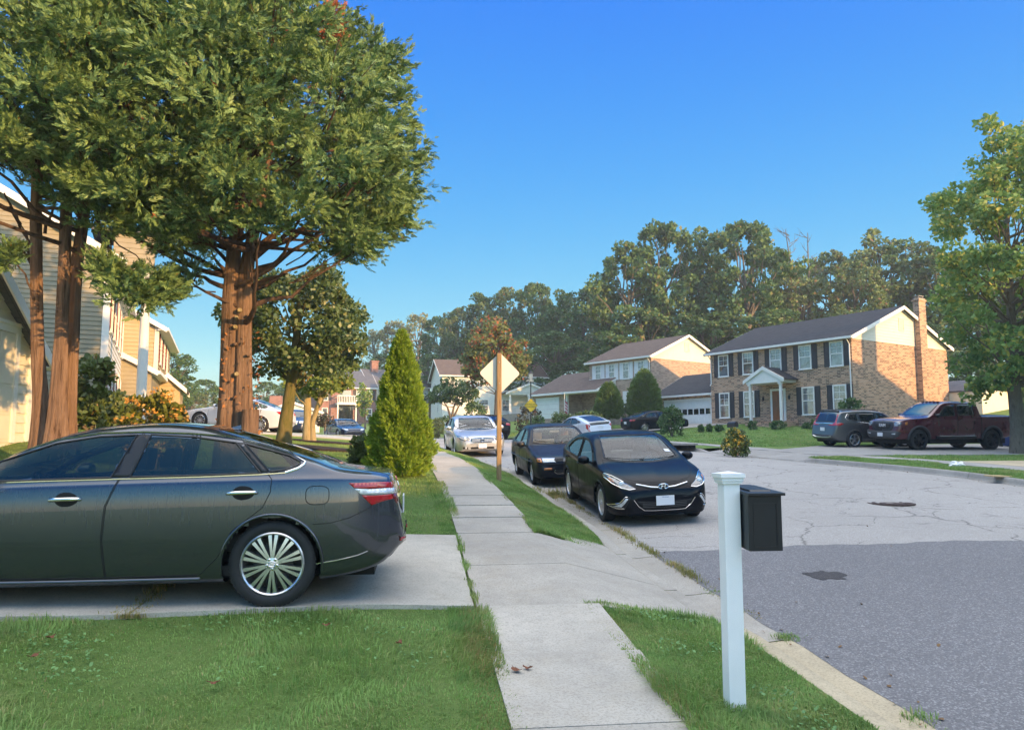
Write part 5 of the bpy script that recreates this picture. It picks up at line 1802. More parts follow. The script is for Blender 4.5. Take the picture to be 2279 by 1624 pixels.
c.line('grille_bar', [(.085, .628), (.2, .636), (.33, .662), (.435, .682)], 'front', M_CHROME, .013, .006, sides='mirror', sq=.7, n=8)
c.part('lower_grille', [(0, .295), (.32, .295), (.43, .37), (.47, .435), (.38, .425), (0, .405)], 'front', M_GAP, .003, .01, .04, sides='mirror')
for zz in (.325, .352, .38): c.line('grille_slat', [(0, zz), (.2, zz), (.37, zz + .004)], 'front', M_GREYPL, .006, .006, sides='mirror')
c.line('grille_trim', [(0, .272), (.2, .272), (.345, .28), (.44, .35), (.515, .455)], 'front', M_CHROME, .008, .006, sides='mirror')
em = MB()
pe = c.hit('front', 0, .635, .018)
for a in np.linspace(0, 2 * PI, 1): pass
em.tube([pe + Vector((0, .082 * math.cos(t_), .042 * math.sin(t_))) for t_ in np.linspace(0, 2 * PI, 33)], .0075, 6, False)
for sg in (-1, 1): em.tube([pe + Vector((.002, sg * .030 - .010, -.034)), pe + Vector((.002, sg * .030 + .010 - .0, .034))], .008, 6)
em.tube([pe + Vector((.002, -.03, -.010)), pe + Vector((.004, 0, .0)), pe + Vector((.002, .03, .010))], .008, 6)
em.build('emblem', M_CHROME, rt_, smooth=50)
c.plate(.43, 'front', text='VIRGINIA', y=.0, off=.035)
stk = MB(); c.panel(stk, [(1.36, .50), (1.36, .60), (1.44, .58), (1.44, .49)], 'top', .004, 0, .05); stk.build('inspection_sticker', M_PLATE, rt_)
vis = MB(); vis.cbox((c.X(1.9), .0, 1.21), (.05, .24, .06)); vis.build('rear_view_mirror', M_TRIM, rt_, bevel=.012)
pE = U(1336, 1157, 13.5)
rzE = math.atan2(-2.6, .35)
place_car(c, (EL['wb'] / 2, -(EL['W'] / 2 - .05)), (pE.x + .03, pE.y), rzE)

# ---- old dark saloon behind it, with the driver at the wheel
CO = scaled(AV, 4.37, 1.66, 1.385, wb=2.465, fo=.84, rt=.292, tw=.18, ra=.335, res=.035, tum=.42, rimf=.66, lid_names=['hood'],
            top=[(0, .46), (.02, .56), (.06, .63), (.15, .68), (.5, .77), (1.0, .87), (1.22, .92), (1.5, 1.09), (1.75, 1.235), (1.95, 1.32), (2.3, 1.375), (2.7, 1.385), (3.0, 1.36), (3.2, 1.30), (3.5, 1.13), (3.75, 1.0), (4.0, .975), (4.25, .95), (4.33, .85), (4.37, .5)],
            sh=[(0, .42), (.06, .56), (.3, .66), (.8, .77), (1.25, .86), (2.5, .90), (3.6, .915), (4.1, .90), (4.3, .80), (4.37, .46)],
            plan=[(0, .64), (.02, .69), (.08, .755), (.25, .80), (.6, .83), (2.2, .8425), (3.6, .835), (4.1, .80), (4.3, .72), (4.37, .60)],
            bot=[(0, .24), (.1, .2), (4.1, .22), (4.37, .36)])
rt_ = thing('parked_car', 'old dark saloon with beige seats parked behind the black compact sedan', 'car')
c = Car(rt_, CO, P_NAVYB); cCO = c
CW = dict(front=[(1.50, .90), (2.30, .915), (2.36, 1.25), (2.1, 1.25), (1.88, 1.18), (1.62, 1.02)], rear=[(2.40, .917), (3.05, .925), (3.35, .95), (3.12, 1.16), (2.95, 1.235), (2.45, 1.255)])
CD = [[(1.30, .25), (2.33, .24), (2.35, .9), (2.40, 1.28), (2.1, 1.28), (1.85, 1.20), (1.55, 1.0), (1.38, .88), (1.28, .6)],
      [(2.35, .24), (2.95, .25), (3.05, .42), (3.25, .62), (3.42, .78), (3.45, .95), (3.15, 1.19), (2.97, 1.265), (2.42, 1.28), (2.37, .9)]]
wsC = ws_poly(1.22, 1.93, .66, .53, .14, .06); rwC = ws_poly(3.72, 3.12, .60, .52, -.10, -.06)
hoodC = [(.13, -.66), (.10, 0), (.13, .66), (1.0, .72), (1.3, .72), (1.2, 0), (1.3, -.72), (1.0, -.72)]
c.shell(holes_side=CW.values(), holes_top=[wsC, rwC], doors=CD, lids=[hoodC])
c.under(); c.cabin(M_SEATB, 1.38, 2.16, 2.85, top=1.17)
for k in CW: c.part('window', CW[k], 'side', M_GLASS, -.003, 0, .08); c.line('window_seal', CW[k], 'side', M_TRIM, .014, 0, closed=True, step=.05)
c.part('windshield', wsC, 'top', M_GLASS, -.003, 0, .08); c.line('window_seal', wsC, 'top', M_TRIM, .012, 0, closed=True, step=.06)
c.part('rear_window', rwC, 'top', M_GLASS, -.003, 0, .08)
for dl in CD: c.line('panel_gap', dl, 'side', M_GAP, .005, -.001, closed=True, step=.05)
c.line('panel_gap', hoodC, 'top', M_GAP, .005, -.001, closed=True, step=.05)
c.line('side_moulding', [(.5, .56), (1.0, .56), (2.2, .56), (3.5, .56), (4.0, .56)], 'side', M_TRIM, .017, .002, step=.1)
c.handles([(2.22, .80), (3.10, .81)], M_TRIM, False); c.arches(.011); c.wheels('std08'); c.mirrors(1.55, .90, M_TRIM)
c.part('headlamp', [(.36, .575), (.66, .575), (.665, .675), (.36, .665)], 'front', M_CLEAR, .005, .02, .05, sides='mirror')
c.part('turn_signal', [(.675, .575), (.775, .59), (.775, .66), (.675, .675)], 'front', M_AMBER, .005, .02, .05, sides='mirror')
c.part('grille', [(0, .58), (.33, .58), (.33, .655), (0, .665)], 'front', M_TRIM, .004, .02, .06, sides='mirror')
for zz in (.60, .622, .644): c.line('grille_slat', [(0, zz), (.32, zz)], 'front', M_GREYPL, .006, .006, sides='mirror')
c.line('bumper_groove', [(0, .535), (.4, .535), (.74, .53)], 'front', M_GAP, .010, .0, sides='mirror')
c.part('marker_lamp', [(.46, .41), (.64, .41), (.64, .455), (.46, .455)], 'front', M_AMBER, .004, .012, .05, sides='mirror')
c.part('lower_grille', [(0, .32), (.34, .32), (.40, .36), (.38, .40), (0, .40)], 'front', M_GAP, .003, .01, .05, sides='mirror')
c.line('grille_trim', [(0, .315), (.34, .315), (.41, .36), (.39, .405)], 'front', M_CHROME, .004, .004, sides='mirror')
vis = MB(); vis.cbox((c.X(1.88), .0, 1.19), (.04, .24, .06)); vis.build('rear_view_mirror', M_SEATB, rt_, bevel=.012)
wp = MB()
for y0, y1 in ((-.6, 0.), (-.05, .6)): wp.tube([c.hit('top', 1.30 + .14 * (q / .66) ** 2, q, .014) for q in np.linspace(y0, y1, 7)], .008, 5)
wp.build('wiper', M_TRIM, rt_)
pC = U(1185, 1075, 18.7)
rt_.scale = (1, 1, 1)
MC = place_car(c, (CO['wb'] / 2, -(CO['W'] / 2 - .05)), (pC.x, pC.y), math.atan2(-2.45, .36))

# ---- silver saloon farther along the kerb
MX = scaled(AV, 4.84, 1.86, 1.468, wb=2.776, fo=.97, res=.045, rt=.335, ra=.378, lid_names=['hood'])
def sedan(label, S, pm, xy_ref, rz, front=None, rear=None, holes=True, group=None, style='std10', seat=M_SEATG, far=False, rim=None, wellbar=None):
    rt_ = thing('parked_car', label, 'car', group=group)
    c = Car(rt_, S, pm)
    win = {k: sp(v, S) for k, v in AV_WIN.items()}; drs = [sp(v, S) for v in AV_DOORS]
    a = S.get('_a', 1); b_ = S['W'] / AV['W']
    wsp = [(u * a, y * b_) for u, y in wsA]; rwp = [(u * a, y * b_) for u, y in rwA]
    hood = [(u * a, y * b_) for u, y in [(.35, -.6), (.25, 0), (.35, .6), (1.12, .74), (1.0, 0), (1.12, -.74)]]
    if holes:
        c.shell(holes_side=win.values(), holes_top=[wsp, rwp], doors=drs, lids=[hood])
        c.cabin(seat, 1.25 * a, 2.28 * a, 3.15 * a, top=1.24, steer=not far)
        for k in win: c.part('window', win[k], 'side', M_GLASS, -.003, 0, .1)
        c.part('windshield', wsp, 'top', M_GLASS, -.003, 0, .1); c.part('rear_window', rwp, 'top', M_GLASS, -.003, 0, .1)
    else:
        c.shell(doors=drs)
        for k in win: c.part('window', win[k], 'side', M_DGLASS, .004, .008, .12)
        c.part('windshield', wsp, 'top', M_DGLASS, .004, .008, .14); c.part('rear_window', rwp, 'top', M_DGLASS, .004, .008, .14)
    c.under()
    for k in win: c.line('window_seal', win[k], 'side', M_TRIM, .013, 0, closed=True, step=.08)
    c.line('window_seal', wsp, 'top', M_TRIM, .013, 0, closed=True, step=.08)
    for dl in drs: c.line('panel_gap', dl, 'side', M_GAP, .005, -.001, closed=True, step=.08)
    c.line('window_trim', [(u * a, z * S.get('_c', 1)) for u, z in ch_[5:]], 'side', M_CHROME if not far else M_TRIM, .011, .002, step=.08)
    c.handles([(2.21 * a, .855 * S.get('_c', 1)), (3.52 * a, .895 * S.get('_c', 1))], pm, False)
    c.arches(.012); c.wheels(style, rim); c.mirrors(1.62 * a, .99 * S.get('_c', 1))
    if front: front(c)
    else:
        c.part('headlamp', [(.42, .58), (.60, .58), (.74, .64), (.80, .74), (.66, .735), (.46, .67)], 'front', M_CLEAR, .006, .015, .06, sides='mirror')
        c.part('grille', [(0, .34), (.40, .34), (.46, .42), (.40, .5), (0, .5)], 'front', M_TRIM, .005, .015, .08, sides='mirror')
    if rear: rear(c)
    else:
        c.part('tail_lamp', [(.78, .93), (.50, .95), (.46, .83), (.72, .80)], 'rear', M_RED, .006, .012, .06, sides='mirror')
        c.part('tail_lamp', [(4.42 * a, .93), (4.68 * a, .95), (4.70 * a, .83), (4.55 * a, .82)], 'side', M_RED, .006, .012, .06)
        c.plate(.72)
    place_car(c, *xy_ref, rz)
    return c


def maxima_front(c):
    for o in c.part('headlamp', [(.44, .66), (.50, .60), (.66, .585), (.80, .64), (.86, .76), (.80, .79), (.70, .73), (.60, .70), (.50, .735)], 'front', M_HLIN, .006, .015, .05, sides='mirror'):
        sg = 1 if np.mean([v.co.y for v in o.data.vertices]) > 0 else -1
        lm = MB(); p = c.hit('front', .62 * sg, .645, .008); lm.lathe([(0, .02), (.04, .015), (.055, 0)], 14, Matrix.Translation(p) @ Matrix.Rotation(PI / 2, 4, 'Y')); lm.build('lamp_lens', M_CLEAR, o, smooth=40)
    c.part('grille', [(0, .52), (.34, .52), (.40, .58), (.40, .665), (0, .68)], 'front', M_TRIM, .005, .015, .05, sides='mirror')
    for zz in (.555, .595, .635): c.line('grille_bar', [(0, zz), (.2, zz), (.38, zz - .005)], 'front', M_CHROME, .010, .012, sides='mirror', sq=.8)
    c.line('grille_trim', [(0, .515), (.34, .515), (.405, .58), (.405, .665), (.3, .675), (0, .685)], 'front', M_CHROME, .011, .010, sides='mirror')
    e = MB(); p = c.hit('front', 0, .6, .03)
    e.tube([p + Vector((0, .062 * math.cos(t_), .062 * math.sin(t_))) for t_ in np.linspace(0, 2 * PI, 25)], .010, 6, False); e.cbox(p, (.012, .16, .026)); e.build('emblem', M_CHROME, c.root, smooth=50)
    c.part('lower_grille', [(0, .29), (.42, .29), (.44, .33), (.40, .37), (0, .37)], 'front', M_GAP, .003, .01, .06, sides='mirror')
    c.part('fog_recess', [(.52, .29), (.70, .30), (.71, .375), (.54, .37)], 'front', M_GAP, .004, .01, .05, sides='mirror')
    for sg in (1, -1):
        lm = MB(); p = c.hit('front', .60 * sg, .335, .008); lm.lathe([(0, .015), (.03, .01), (.036, 0)], 12, Matrix.Translation(p) @ Matrix.Rotation(PI / 2, 4, 'Y')); lm.build('fog_lamp', M_CLEAR, c.root, smooth=40)
    c.plate(.40, 'front', off=.03)


pM = U(1012, 1014, 28.8)
sedan('silver saloon with a wide chrome grille parked beyond the old dark saloon', MX, P_SILV, ((MX['wb'] / 2, -(MX['W'] / 2 - .05)), (pM.x, pM.y)), math.atan2(-2.7, .56), front=maxima_front)

# ---- other cars in the street and on drives
def sx(s, t): return tuple(float(q) for q in P(s, t))


pK = U(1118, 976, 45)
sedan('black saloon seen from behind across the road from the silver saloon', scaled(AV, 4.85, 1.82, 1.46, wb=2.78, fo=.98, res=.06, lid_names=['hood']), P_BLACK,
      ((-1.39, 0), (pK.x - .6, pK.y)), PI / 2 + R(20), far=True)
pK = U(765, 973, 56)
sedan('navy saloon coming round the bend, seen between the leafy tree and the conical bush', scaled(AV, 4.88, 1.84, 1.445, wb=2.82, fo=.98, res=.06, lid_names=['hood']), P_NAVY,
      ((0, 0), (pK.x, pK.y)), -PI / 2 + R(30), far=True)
pK = U(585, 974, 33.0)
sedan('silver sports saloon in profile behind the cedar trunk', scaled(AV, 4.59, 1.77, 1.43, wb=2.73, fo=.86, res=.05, lid_names=['hood']), P_PEARL,
      ((-1.365, .85), (pK.x - .15, pK.y)), PI - R(6), far=True, style='std10')
pK = U(1443, 962, 52)
sedan('black saloon on the drive of the brown brick house, half hidden by a round bush', scaled(AV, 4.66, 1.80, 1.44, wb=2.7, fo=.95, res=.05, lid_names=['hood']), P_BLACK,
      ((-1.35, -.85), (U(1435, 962, 52).x, 52)), R(22), far=True)

# ---- white fastback hybrid across the road
PR = scaled(AV, 4.54, 1.76, 1.47, wb=2.70, fo=.92, res=.04, rt=.315, ra=.355, tum=.40,
            top=[(0, .5), (.03, .62), (.1, .72), (.4, .82), (.9, .95), (1.1, 1.03), (1.6, 1.26), (2.0, 1.41), (2.4, 1.465), (2.7, 1.465), (3.2, 1.40), (3.7, 1.28), (4.1, 1.17), (4.36, 1.095), (4.42, 1.04), (4.45, .8), (4.52, .6), (4.54, .5)],
            sh=[(0, .46), (.08, .62), (.5, .77), (1.1, .88), (2.5, .96), (3.6, 1.04), (4.2, 1.06), (4.38, 1.02), (4.45, .74), (4.54, .46)],
            plan=[(0, .6), (.03, .68), (.15, .78), (.5, .85), (1, .875), (2.5, .88), (3.6, .87), (4.1, .83), (4.4, .76), (4.5, .70), (4.54, .62)],
            bot=[(0, .26), (.1, .2), (4.1, .22), (4.4, .32), (4.54, .42)], lid_names=[])
rt_ = thing('parked_car', 'white fastback hybrid with split rear window at the far kerb', 'car')
c = Car(rt_, PR, P_PEARL)
PW = dict(front=[(1.45, .965), (2.42, 1.0), (2.47, 1.34), (2.2, 1.33), (1.9, 1.25), (1.65, 1.12)], rear=[(2.50, 1.0), (3.25, 1.03), (3.4, 1.06), (3.32, 1.22), (3.0, 1.31), (2.54, 1.345)], quarter=[(3.45, 1.07), (3.75, 1.10), (3.55, 1.175), (3.38, 1.21)])
PD = [sp(p, dict(_a=.96, _c=.98)) for p in AV_DOORS]
rwP = ws_poly(4.33, 3.10, .56, .50, -.10, -.10)
wsP = ws_poly(1.05, 1.98, .66, .54, .24, .1)
c.shell(doors=PD)
for k in PW: c.part('window', PW[k], 'side', M_DGLASS, .004, .008, .1); c.line('window_seal', PW[k], 'side', M_TRIM, .012, .004, closed=True, step=.08)
c.part('rear_window', rwP, 'top', M_DGLASS, .004, .008, .12); c.part('windshield', wsP, 'top', M_DGLASS, .004, .008, .12)
c.part('rear_window', [(0, .93), (.58, .93), (.63, 1.04), (0, 1.045)], 'rear', M_DGLASS, .005, .01, .08, sides='mirror')
c.part('tail_lamp', [(.60, .93), (.70, .98), (.78, 1.0), (.80, .80), (.74, .62), (.66, .60), (.70, .78)], 'rear', M_RED, .007, .012, .06, sides='mirror')
c.part('tail_lamp', [(4.22, .99), (4.40, .99), (4.42, .72), (4.32, .80)], 'side', M_RED, .006, .012, .06)
c.line('spoiler', [(0, 1.075), (.4, 1.07), (.66, 1.05)], 'rear', P_PEARL, .03, .02, sides='mirror')
c.plate(.78); c.part('bumper_valance', [(0, .40), (.6, .42), (.64, .5), (0, .52)], 'rear', M_TRIM, .006, .012, .1, sides='mirror')
c.under(); c.arches(.012); c.wheels('std10'); c.mirrors(1.6, .98, M_TRIM)
for dl in PD: c.line('panel_gap', dl, 'side', M_GAP, .005, -.001, closed=True, step=.08)
c.handles([(2.2, .86), (3.35, .9)], P_PEARL, False)
pK = U(1358, 973, 44)
place_car(c, (-PR['wb'] / 2, -.8), (pK.x - .25, pK.y), PI / 2 + R(24))

# ---- grey compact suv nose-in on the far drive
CR = scaled(AV, 4.59, 1.855, 1.69, wb=2.66, fo=.90, res=.04, rt=.36, ra=.41, tum=.24, crown=.05,
            top=[(0, .6), (.03, .75), (.1, .86), (.4, .96), (.9, 1.06), (1.1, 1.12), (1.5, 1.36), (1.85, 1.56), (2.2, 1.655), (2.7, 1.69), (3.3, 1.685), (3.8, 1.65), (4.1, 1.61), (4.2, 1.55), (4.33, 1.32), (4.42, 1.12), (4.5, 1.02), (4.54, .8), (4.59, .58)],
            sh=[(0, .56), (.1, .76), (.5, .92), (1.1, 1.02), (2.5, 1.08), (3.8, 1.14), (4.3, 1.12), (4.46, .98), (4.52, .76), (4.59, .54)],
            plan=[(0, .66), (.03, .74), (.15, .84), (.5, .90), (1, .92), (2.5, .9275), (3.8, .92), (4.2, .885), (4.45, .83), (4.55, .77), (4.59, .70)],
            bot=[(0, .30), (.1, .24), (4.1, .26), (4.4, .34), (4.59, .46)], lid_names=[])
rt_ = thing('parked_car', 'dark grey compact suv parked nose-in on the far drive, seen from behind', 'car')
c = Car(rt_, CR, P_GUN)
W3 = dict(front=[(1.50, 1.05), (2.30, 1.08), (2.36, 1.53), (2.1, 1.52), (1.85, 1.42), (1.62, 1.22)], rear=[(2.40, 1.085), (3.20, 1.12), (3.32, 1.30), (3.22, 1.52), (2.44, 1.535)], quarter=[(3.40, 1.20), (3.86, 1.26), (3.92, 1.33), (3.80, 1.46), (3.36, 1.515)])
c.shell()
for k in W3: c.part('window', W3[k], 'side', M_DGLASS, .004, .008, .1)
c.line('window_trim', [(1.45, 1.03), (2.5, 1.07), (3.3, 1.12), (3.6, 1.18), (3.92, 1.25), (3.98, 1.33), (3.85, 1.49), (3.3, 1.555), (2.4, 1.565), (2.05, 1.54), (1.8, 1.43), (1.45, 1.06)], 'side', M_CHROME, .013, .003, step=.08)
c.part('windshield', ws_poly(1.1, 1.9, .70, .60, .2, .08), 'top', M_DGLASS, .004, .008, .14)
c.part('rear_window', [(0, 1.12), (.60, 1.12), (.66, 1.22), (.60, 1.50), (0, 1.53)], 'rear', M_DGLASS, .005, .012, .1, sides='mirror')
c.line('spoiler', [(0, 1.60), (.4, 1.595), (.58, 1.57)], 'rear', M_TRIM, .05, .02, sides='mirror')
c.part('tail_lamp', [(.62, 1.50), (.70, 1.46), (.76, 1.15), (.80, 1.06), (.84, .98), (.50, .97), (.30, 1.0), (.60, 1.05), (.68, 1.12)], 'rear', M_RED, .008, .012, .06, sides='mirror')
c.part('tail_lamp', [(4.10, 1.06), (4.25, 1.10), (4.50, 1.06), (4.50, .98), (4.30, .97)], 'side', M_RED, .007, .012, .06)
c.line('rear_trim', [(0, 1.06), (.3, 1.055), (.6, 1.05)], 'rear', M_CHROME, .022, .006, sides='mirror')
c.part('bumper_valance', [(0, .36), (.62, .38), (.70, .50), (.6, .58), (0, .56)], 'rear', M_GREYPL, .006, .012, .1, sides='mirror')
c.line('skid_plate', [(0, .45), (.45, .46), (.62, .50)], 'rear', M_ALLOY, .03, .01, sides='mirror')
c.plate(.80); c.under(); c.arches(.03, M_GREYPL); c.wheels('fat05'); c.mirrors(1.65, 1.08)
c.line('sill', [(1.35, .34), (2.3, .33), (3.1, .34)], 'side', M_GREYPL, .05, 0)
c.line('panel_gap', [(2.36, .35), (2.36, 1.08)], 'side', M_GAP, .006, 0, step=.1); c.line('panel_gap', [(3.36, 1.15), (3.32, .95), (3.16, .72)], 'side', M_GAP, .006, 0, step=.1)
c.handles([(2.2, .98), (3.22, 1.02)], P_GUN, False)
c.line('roof_rail', [(2.1, .62), (3.2, .64), (4.0, .60)], 'top', M_TRIM, .02, .03, sides='mirror', step=.1)
pK = U(1901, 999, 34.6)
DRV = R(15)
place_car(c, (-CR['wb'] / 2, -.86), (pK.x, pK.y), DRV)

# ---- maroon pickup facing the road
TR = dict(L=6.02, W=2.03, H=2.08, wb=3.79, fo=1.02, rt=.435, tw=.28, ra=.53, arch_dz=.03, tum=.26, crown=.05, res=.05, lid_names=['hood', 'bed_cover'],
          top=[(0, .82), (.03, 1.0), (.08, 1.16), (.16, 1.26), (.5, 1.34), (1.2, 1.40), (1.5, 1.43), (1.62, 1.47), (2.0, 1.74), (2.35, 1.98), (2.6, 2.06), (3.0, 2.085), (3.7, 2.085), (4.08, 2.05), (4.16, 1.98), (4.22, 1.60), (4.26, 1.50), (4.4, 1.495), (5.8, 1.50), (5.97, 1.49), (6.0, 1.2), (6.02, .9)],
          sh=[(0, .76), (.08, 1.06), (.3, 1.22), (1.2, 1.30), (2.2, 1.36), (4.1, 1.40), (4.3, 1.41), (5.9, 1.42), (5.98, 1.30), (6.02, .8)],
          plan=[(0, .80), (.03, .86), (.1, .92), (.3, .97), (1.0, 1.005), (3, 1.01), (5.6, 1.01), (5.9, .98), (6.0, .94), (6.02, .9)],
          bot=[(0, .52), (.1, .46), (.8, .46), (5.4, .50), (5.9, .60), (6.02, .66)])
rt_ = thing('pickup_truck', 'maroon crew-cab pickup with black wheels and grille on the far drive', 'pickup truck')
c = Car(rt_, TR, P_MAROON)
TW = dict(front=[(1.98, 1.42), (2.92, 1.45), (2.95, 1.92), (2.62, 1.90), (2.38, 1.80)], rear=[(3.06, 1.455), (3.92, 1.48), (3.94, 1.93), (3.10, 1.93)])
TD = [[(1.75, .60), (2.96, .58), (2.98, 1.45), (3.02, 1.97), (2.55, 1.95), (2.3, 1.82), (1.9, 1.5), (1.74, 1.36), (1.7, .9)], [(2.98, .58), (3.85, .60), (3.98, .9), (4.0, 1.5), (3.98, 1.97), (3.04, 1.97), (3.0, 1.45)]]
wsT = ws_poly(1.55, 2.36, .76, .66, .14, .06)
bedT = [(4.36, -.84), (4.36, .84), (5.90, .82), (5.90, -.82)]
hoodT = [(.3, -.7), (.22, 0), (.3, .7), (1.4, .8), (1.46, 0), (1.4, -.8)]
c.shell(doors=TD, lids=[hoodT])
for k in TW: c.part('window', TW[k], 'side', M_DGLASS, .004, .008, .12)
c.part('windshield', wsT, 'top', M_DGLASS, .004, .008, .12)
c.part('rear_window', [(0, 1.58), (.6, 1.58), (.6, 1.9), (0, 1.9)], 'rear', M_DGLASS, .004, .008, .12, sides='mirror')
c.part('bed_cover', bedT, 'top', M_TRIM, .012, .02, .2)
for dl in TD: c.line('panel_gap', dl, 'side', M_GAP, .007, -.001, closed=True, step=.1)
c.line('panel_gap', [(4.24, .58), (4.24, 1.40)], 'side', M_GAP, .016, -.002, step=.1)
c.under(); c.arches(.055, M_GREYPL); c.wheels('fat08', M_ALLOYD)
for wo in [o for o in rt_.children if o.name.startswith('wheel') and 'arch' not in o.name and 'well' not in o.name]: pass
c.mirrors(1.92, 1.44, M_TRIM)
c.line('step_bar', [(1.85, .56), (3.0, .55), (3.9, .57)], 'side', M_TRIM, .06, .03, step=.2, n=8)
c.line('step_trim', [(2.0, .62), (3.0, .61), (3.8, .625)], 'side', M_CHROME, .018, .062, step=.2)
c.handles([(2.78, 1.26), (3.78, 1.29)], P_MAROON, False)
c.part('grille', [(0, .80), (.48, .80), (.60, .90), (.62, 1.14), (.52, 1.20), (0, 1.22)], 'front', M_TRIM, .01, .03, .1, sides='mirror')
c.part('grille_mesh', [(0, .90), (.36, .90), (.46, .98), (.44, 1.10), (0, 1.12)], 'front', M_GAP, .018, .02, .1, sides='mirror')
p = c.hit('front', 0, 1.02, .028)
c.text('lettering', 'RAM', p, (PI / 2, 0, PI / 2), .19, M_PLATE, ext=.006)
c.part('headlamp', [(.64, 1.00), (.90, 1.02), (.93, 1.10), (.90, 1.20), (.65, 1.19)], 'front', M_HLIN, .012, .02, .06, sides='mirror')
c.line('lamp_strip', [(.66, 1.10), (.90, 1.115)], 'front', M_CHROME, .012, .02, sides='mirror'); c.line('lamp_strip', [(.70, 1.03), (.86, 1.035)], 'front', M_CLEAR, .016, .018, sides='mirror'); c.line('lamp_strip', [(.70, 1.16), (.86, 1.165)], 'front', M_CLEAR, .014, .018, sides='mirror')
c.part('turn_signal', [(.32, 1.06), (.44, 1.08), (.44, 1.20), (.33, 1.17)], 'side', M_AMBER, .01, .02, .06)
c.part('bumper', [(0, .50), (.70, .52), (.88, .60), (.93, .74), (.86, .80), (0, .80)], 'front', M_GREYPL, .06, .07, .1, sides='mirror')
c.part('fog_lamp', [(.62, .66), (.80, .67), (.80, .71), (.62, .70)], 'front', M_CLEAR, .066, .01, .06, sides='mirror')
c.plate(.64, 'front', off=.07, y=-.05)
c.part('tail_lamp', [(5.86, 1.05), (6.0, 1.05), (6.0, 1.40), (5.88, 1.40)], 'side', M_RED, .008, .015, .08)
cl = MB()
for y in (-.42, -.21, 0, .21, .42):
    q = c.hit('top', 2.52, y, .0); cl.cbox((q.x, y, q.z + .02), (.12, .08, .04))
cl.build('cab_lights', M_TRIM, rt_, bevel=.012)
pK = U(2046, 1001, 32.6)
place_car(c, (TR['wb'] / 2, .98), (pK.x, pK.y), PI + DRV)

# ---- one more car behind the pickup, only a wheel and a flank showing below it
pK = U(2098, 980, 39)
sedan('pale car standing beyond the maroon pickup, only a wheel showing beneath it', scaled(AV, 4.6, 1.8, 1.38, wb=2.7, fo=.9, res=.07, lid_names=['hood']), P_SILV, ((-1.35, -.87), (pK.x, pK.y)), DRV, far=True, holes=False)
# ---- dark suv with a chrome grille in the far bend
SV = scaled(CR, 4.9, 1.95, 1.75, wb=2.8, fo=.95, res=.07)
rt_ = thing('parked_car', 'dark suv with a big chrome grille seen between the two leafy trunks', 'car')
c = Car(rt_, SV, P_NAVY); c.shell()
for k in W3: c.part('window', sp(W3[k], SV), 'side', M_DGLASS, .004, .008, .15)
c.part('windshield', ws_poly(1.17, 2.02, .72, .62, .2, .08), 'top', M_DGLASS, .004, .008, .2)
c.part('grille', [(0, .62), (.42, .62), (.48, .9), (0, .94)], 'front', M_CHROME, .01, .02, .1, sides='mirror')
for zz in (.68, .76, .84): c.line('grille_slat', [(0, zz), (.44, zz)], 'front', M_TRIM, .014, .02, sides='mirror', step=.1)
c.part('headlamp', [(.54, .72), (.80, .76), (.80, .92), (.56, .90)], 'front', M_CLEAR, .01, .02, .08, sides='mirror')
c.plate(.5, 'front', off=.03); c.under(); c.arches(.02); c.wheels('std06'); c.mirrors(1.75, 1.14)
pK = U(655, 968, 52)
place_car(c, (0, 0), (pK.x, pK.y), -PI / 2 + R(8))
# ------------------------------------------------------------------ foliage
def leaf_mat(name, c1, c2, c3=None, f3=0.0, trans=0.3, gloss=0.35, island=True):
    t = NT(name)
    g = t.n('ShaderNodeNewGeometry')
    r = g.outputs['Random Per Island']
    v = t.coord('Object')
    n = t.noise(v, 0.6, 3, 0.6)
    col = t.mix(t.ramp(r, [(0.1, 0.0), (0.9, 1.0)]), c1, c2)
    col = t.mix(t.ramp(n, [(0.35, 0.0), (0.7, 0.5)]), col, sc3(c2, 1.15))
    if c3 is not None:
        wn = t.n('ShaderNodeTexWhiteNoise'); wn.noise_dimensions = '1D'; t.l(t.math('MULTIPLY', r, 91.7), wn.inputs['W'])
        n2 = t.noise(v, 0.9, 2, 0.5)
        k = t.math('MULTIPLY', t.ramp(n2, [(0.42, 0.15), (0.62, 1.0)]), 1.0)
        k = t.math('LESS_THAN', wn.outputs['Value'], t.math('MULTIPLY', k, f3))
        col = t.mix(k, col, c3)
    t.l(col, t.p.inputs['Base Color'])
    t.p.inputs['Roughness'].default_value = 0.5
    t.p.inputs['Specular IOR Level'].default_value = gloss
    tr = t.n('ShaderNodeBsdfTranslucent'); mx = t.n('ShaderNodeMixShader'); mx.inputs[0].default_value = trans
    hs_ = t.n('ShaderNodeHueSaturation'); hs_.inputs['Value'].default_value = 1.3; t.l(col, hs_.inputs['Color'])
    t.l(hs_.outputs[0], tr.inputs[0]); t.l(t.p.outputs[0], mx.inputs[1]); t.l(tr.outputs[0], mx.inputs[2]); t.l(mx.outputs[0], t.out.inputs[0])
    return t.m


def bark_mat(name, a, b, dark, scale=9.0, stretch=0.12, bd=0.03):
    t = NT(name)
    v = t.coord('Object', (1, 1, stretch)); v2 = t.coord('Object')
    f = t.noise(v, scale, 6, 0.7); g = t.noise(v2, 2.2, 4, 0.6)
    col = t.mix(t.ramp(f, [(0.35, 0.0), (0.65, 1.0)]), a, b)
    col = t.mix(t.ramp(f, [(0.30, 1.0), (0.42, 0.0)]), col, dark)
    col = t.mix(t.ramp(g, [(0.45, 0.0), (0.75, 0.5)]), col, sc3(a, 0.75))
    t.l(col, t.p.inputs['Base Color']); t.p.inputs['Roughness'].default_value = 0.9; t.p.inputs['Specular IOR Level'].default_value = 0.2
    t.bump(f, 1.0, bd)
    return t.m


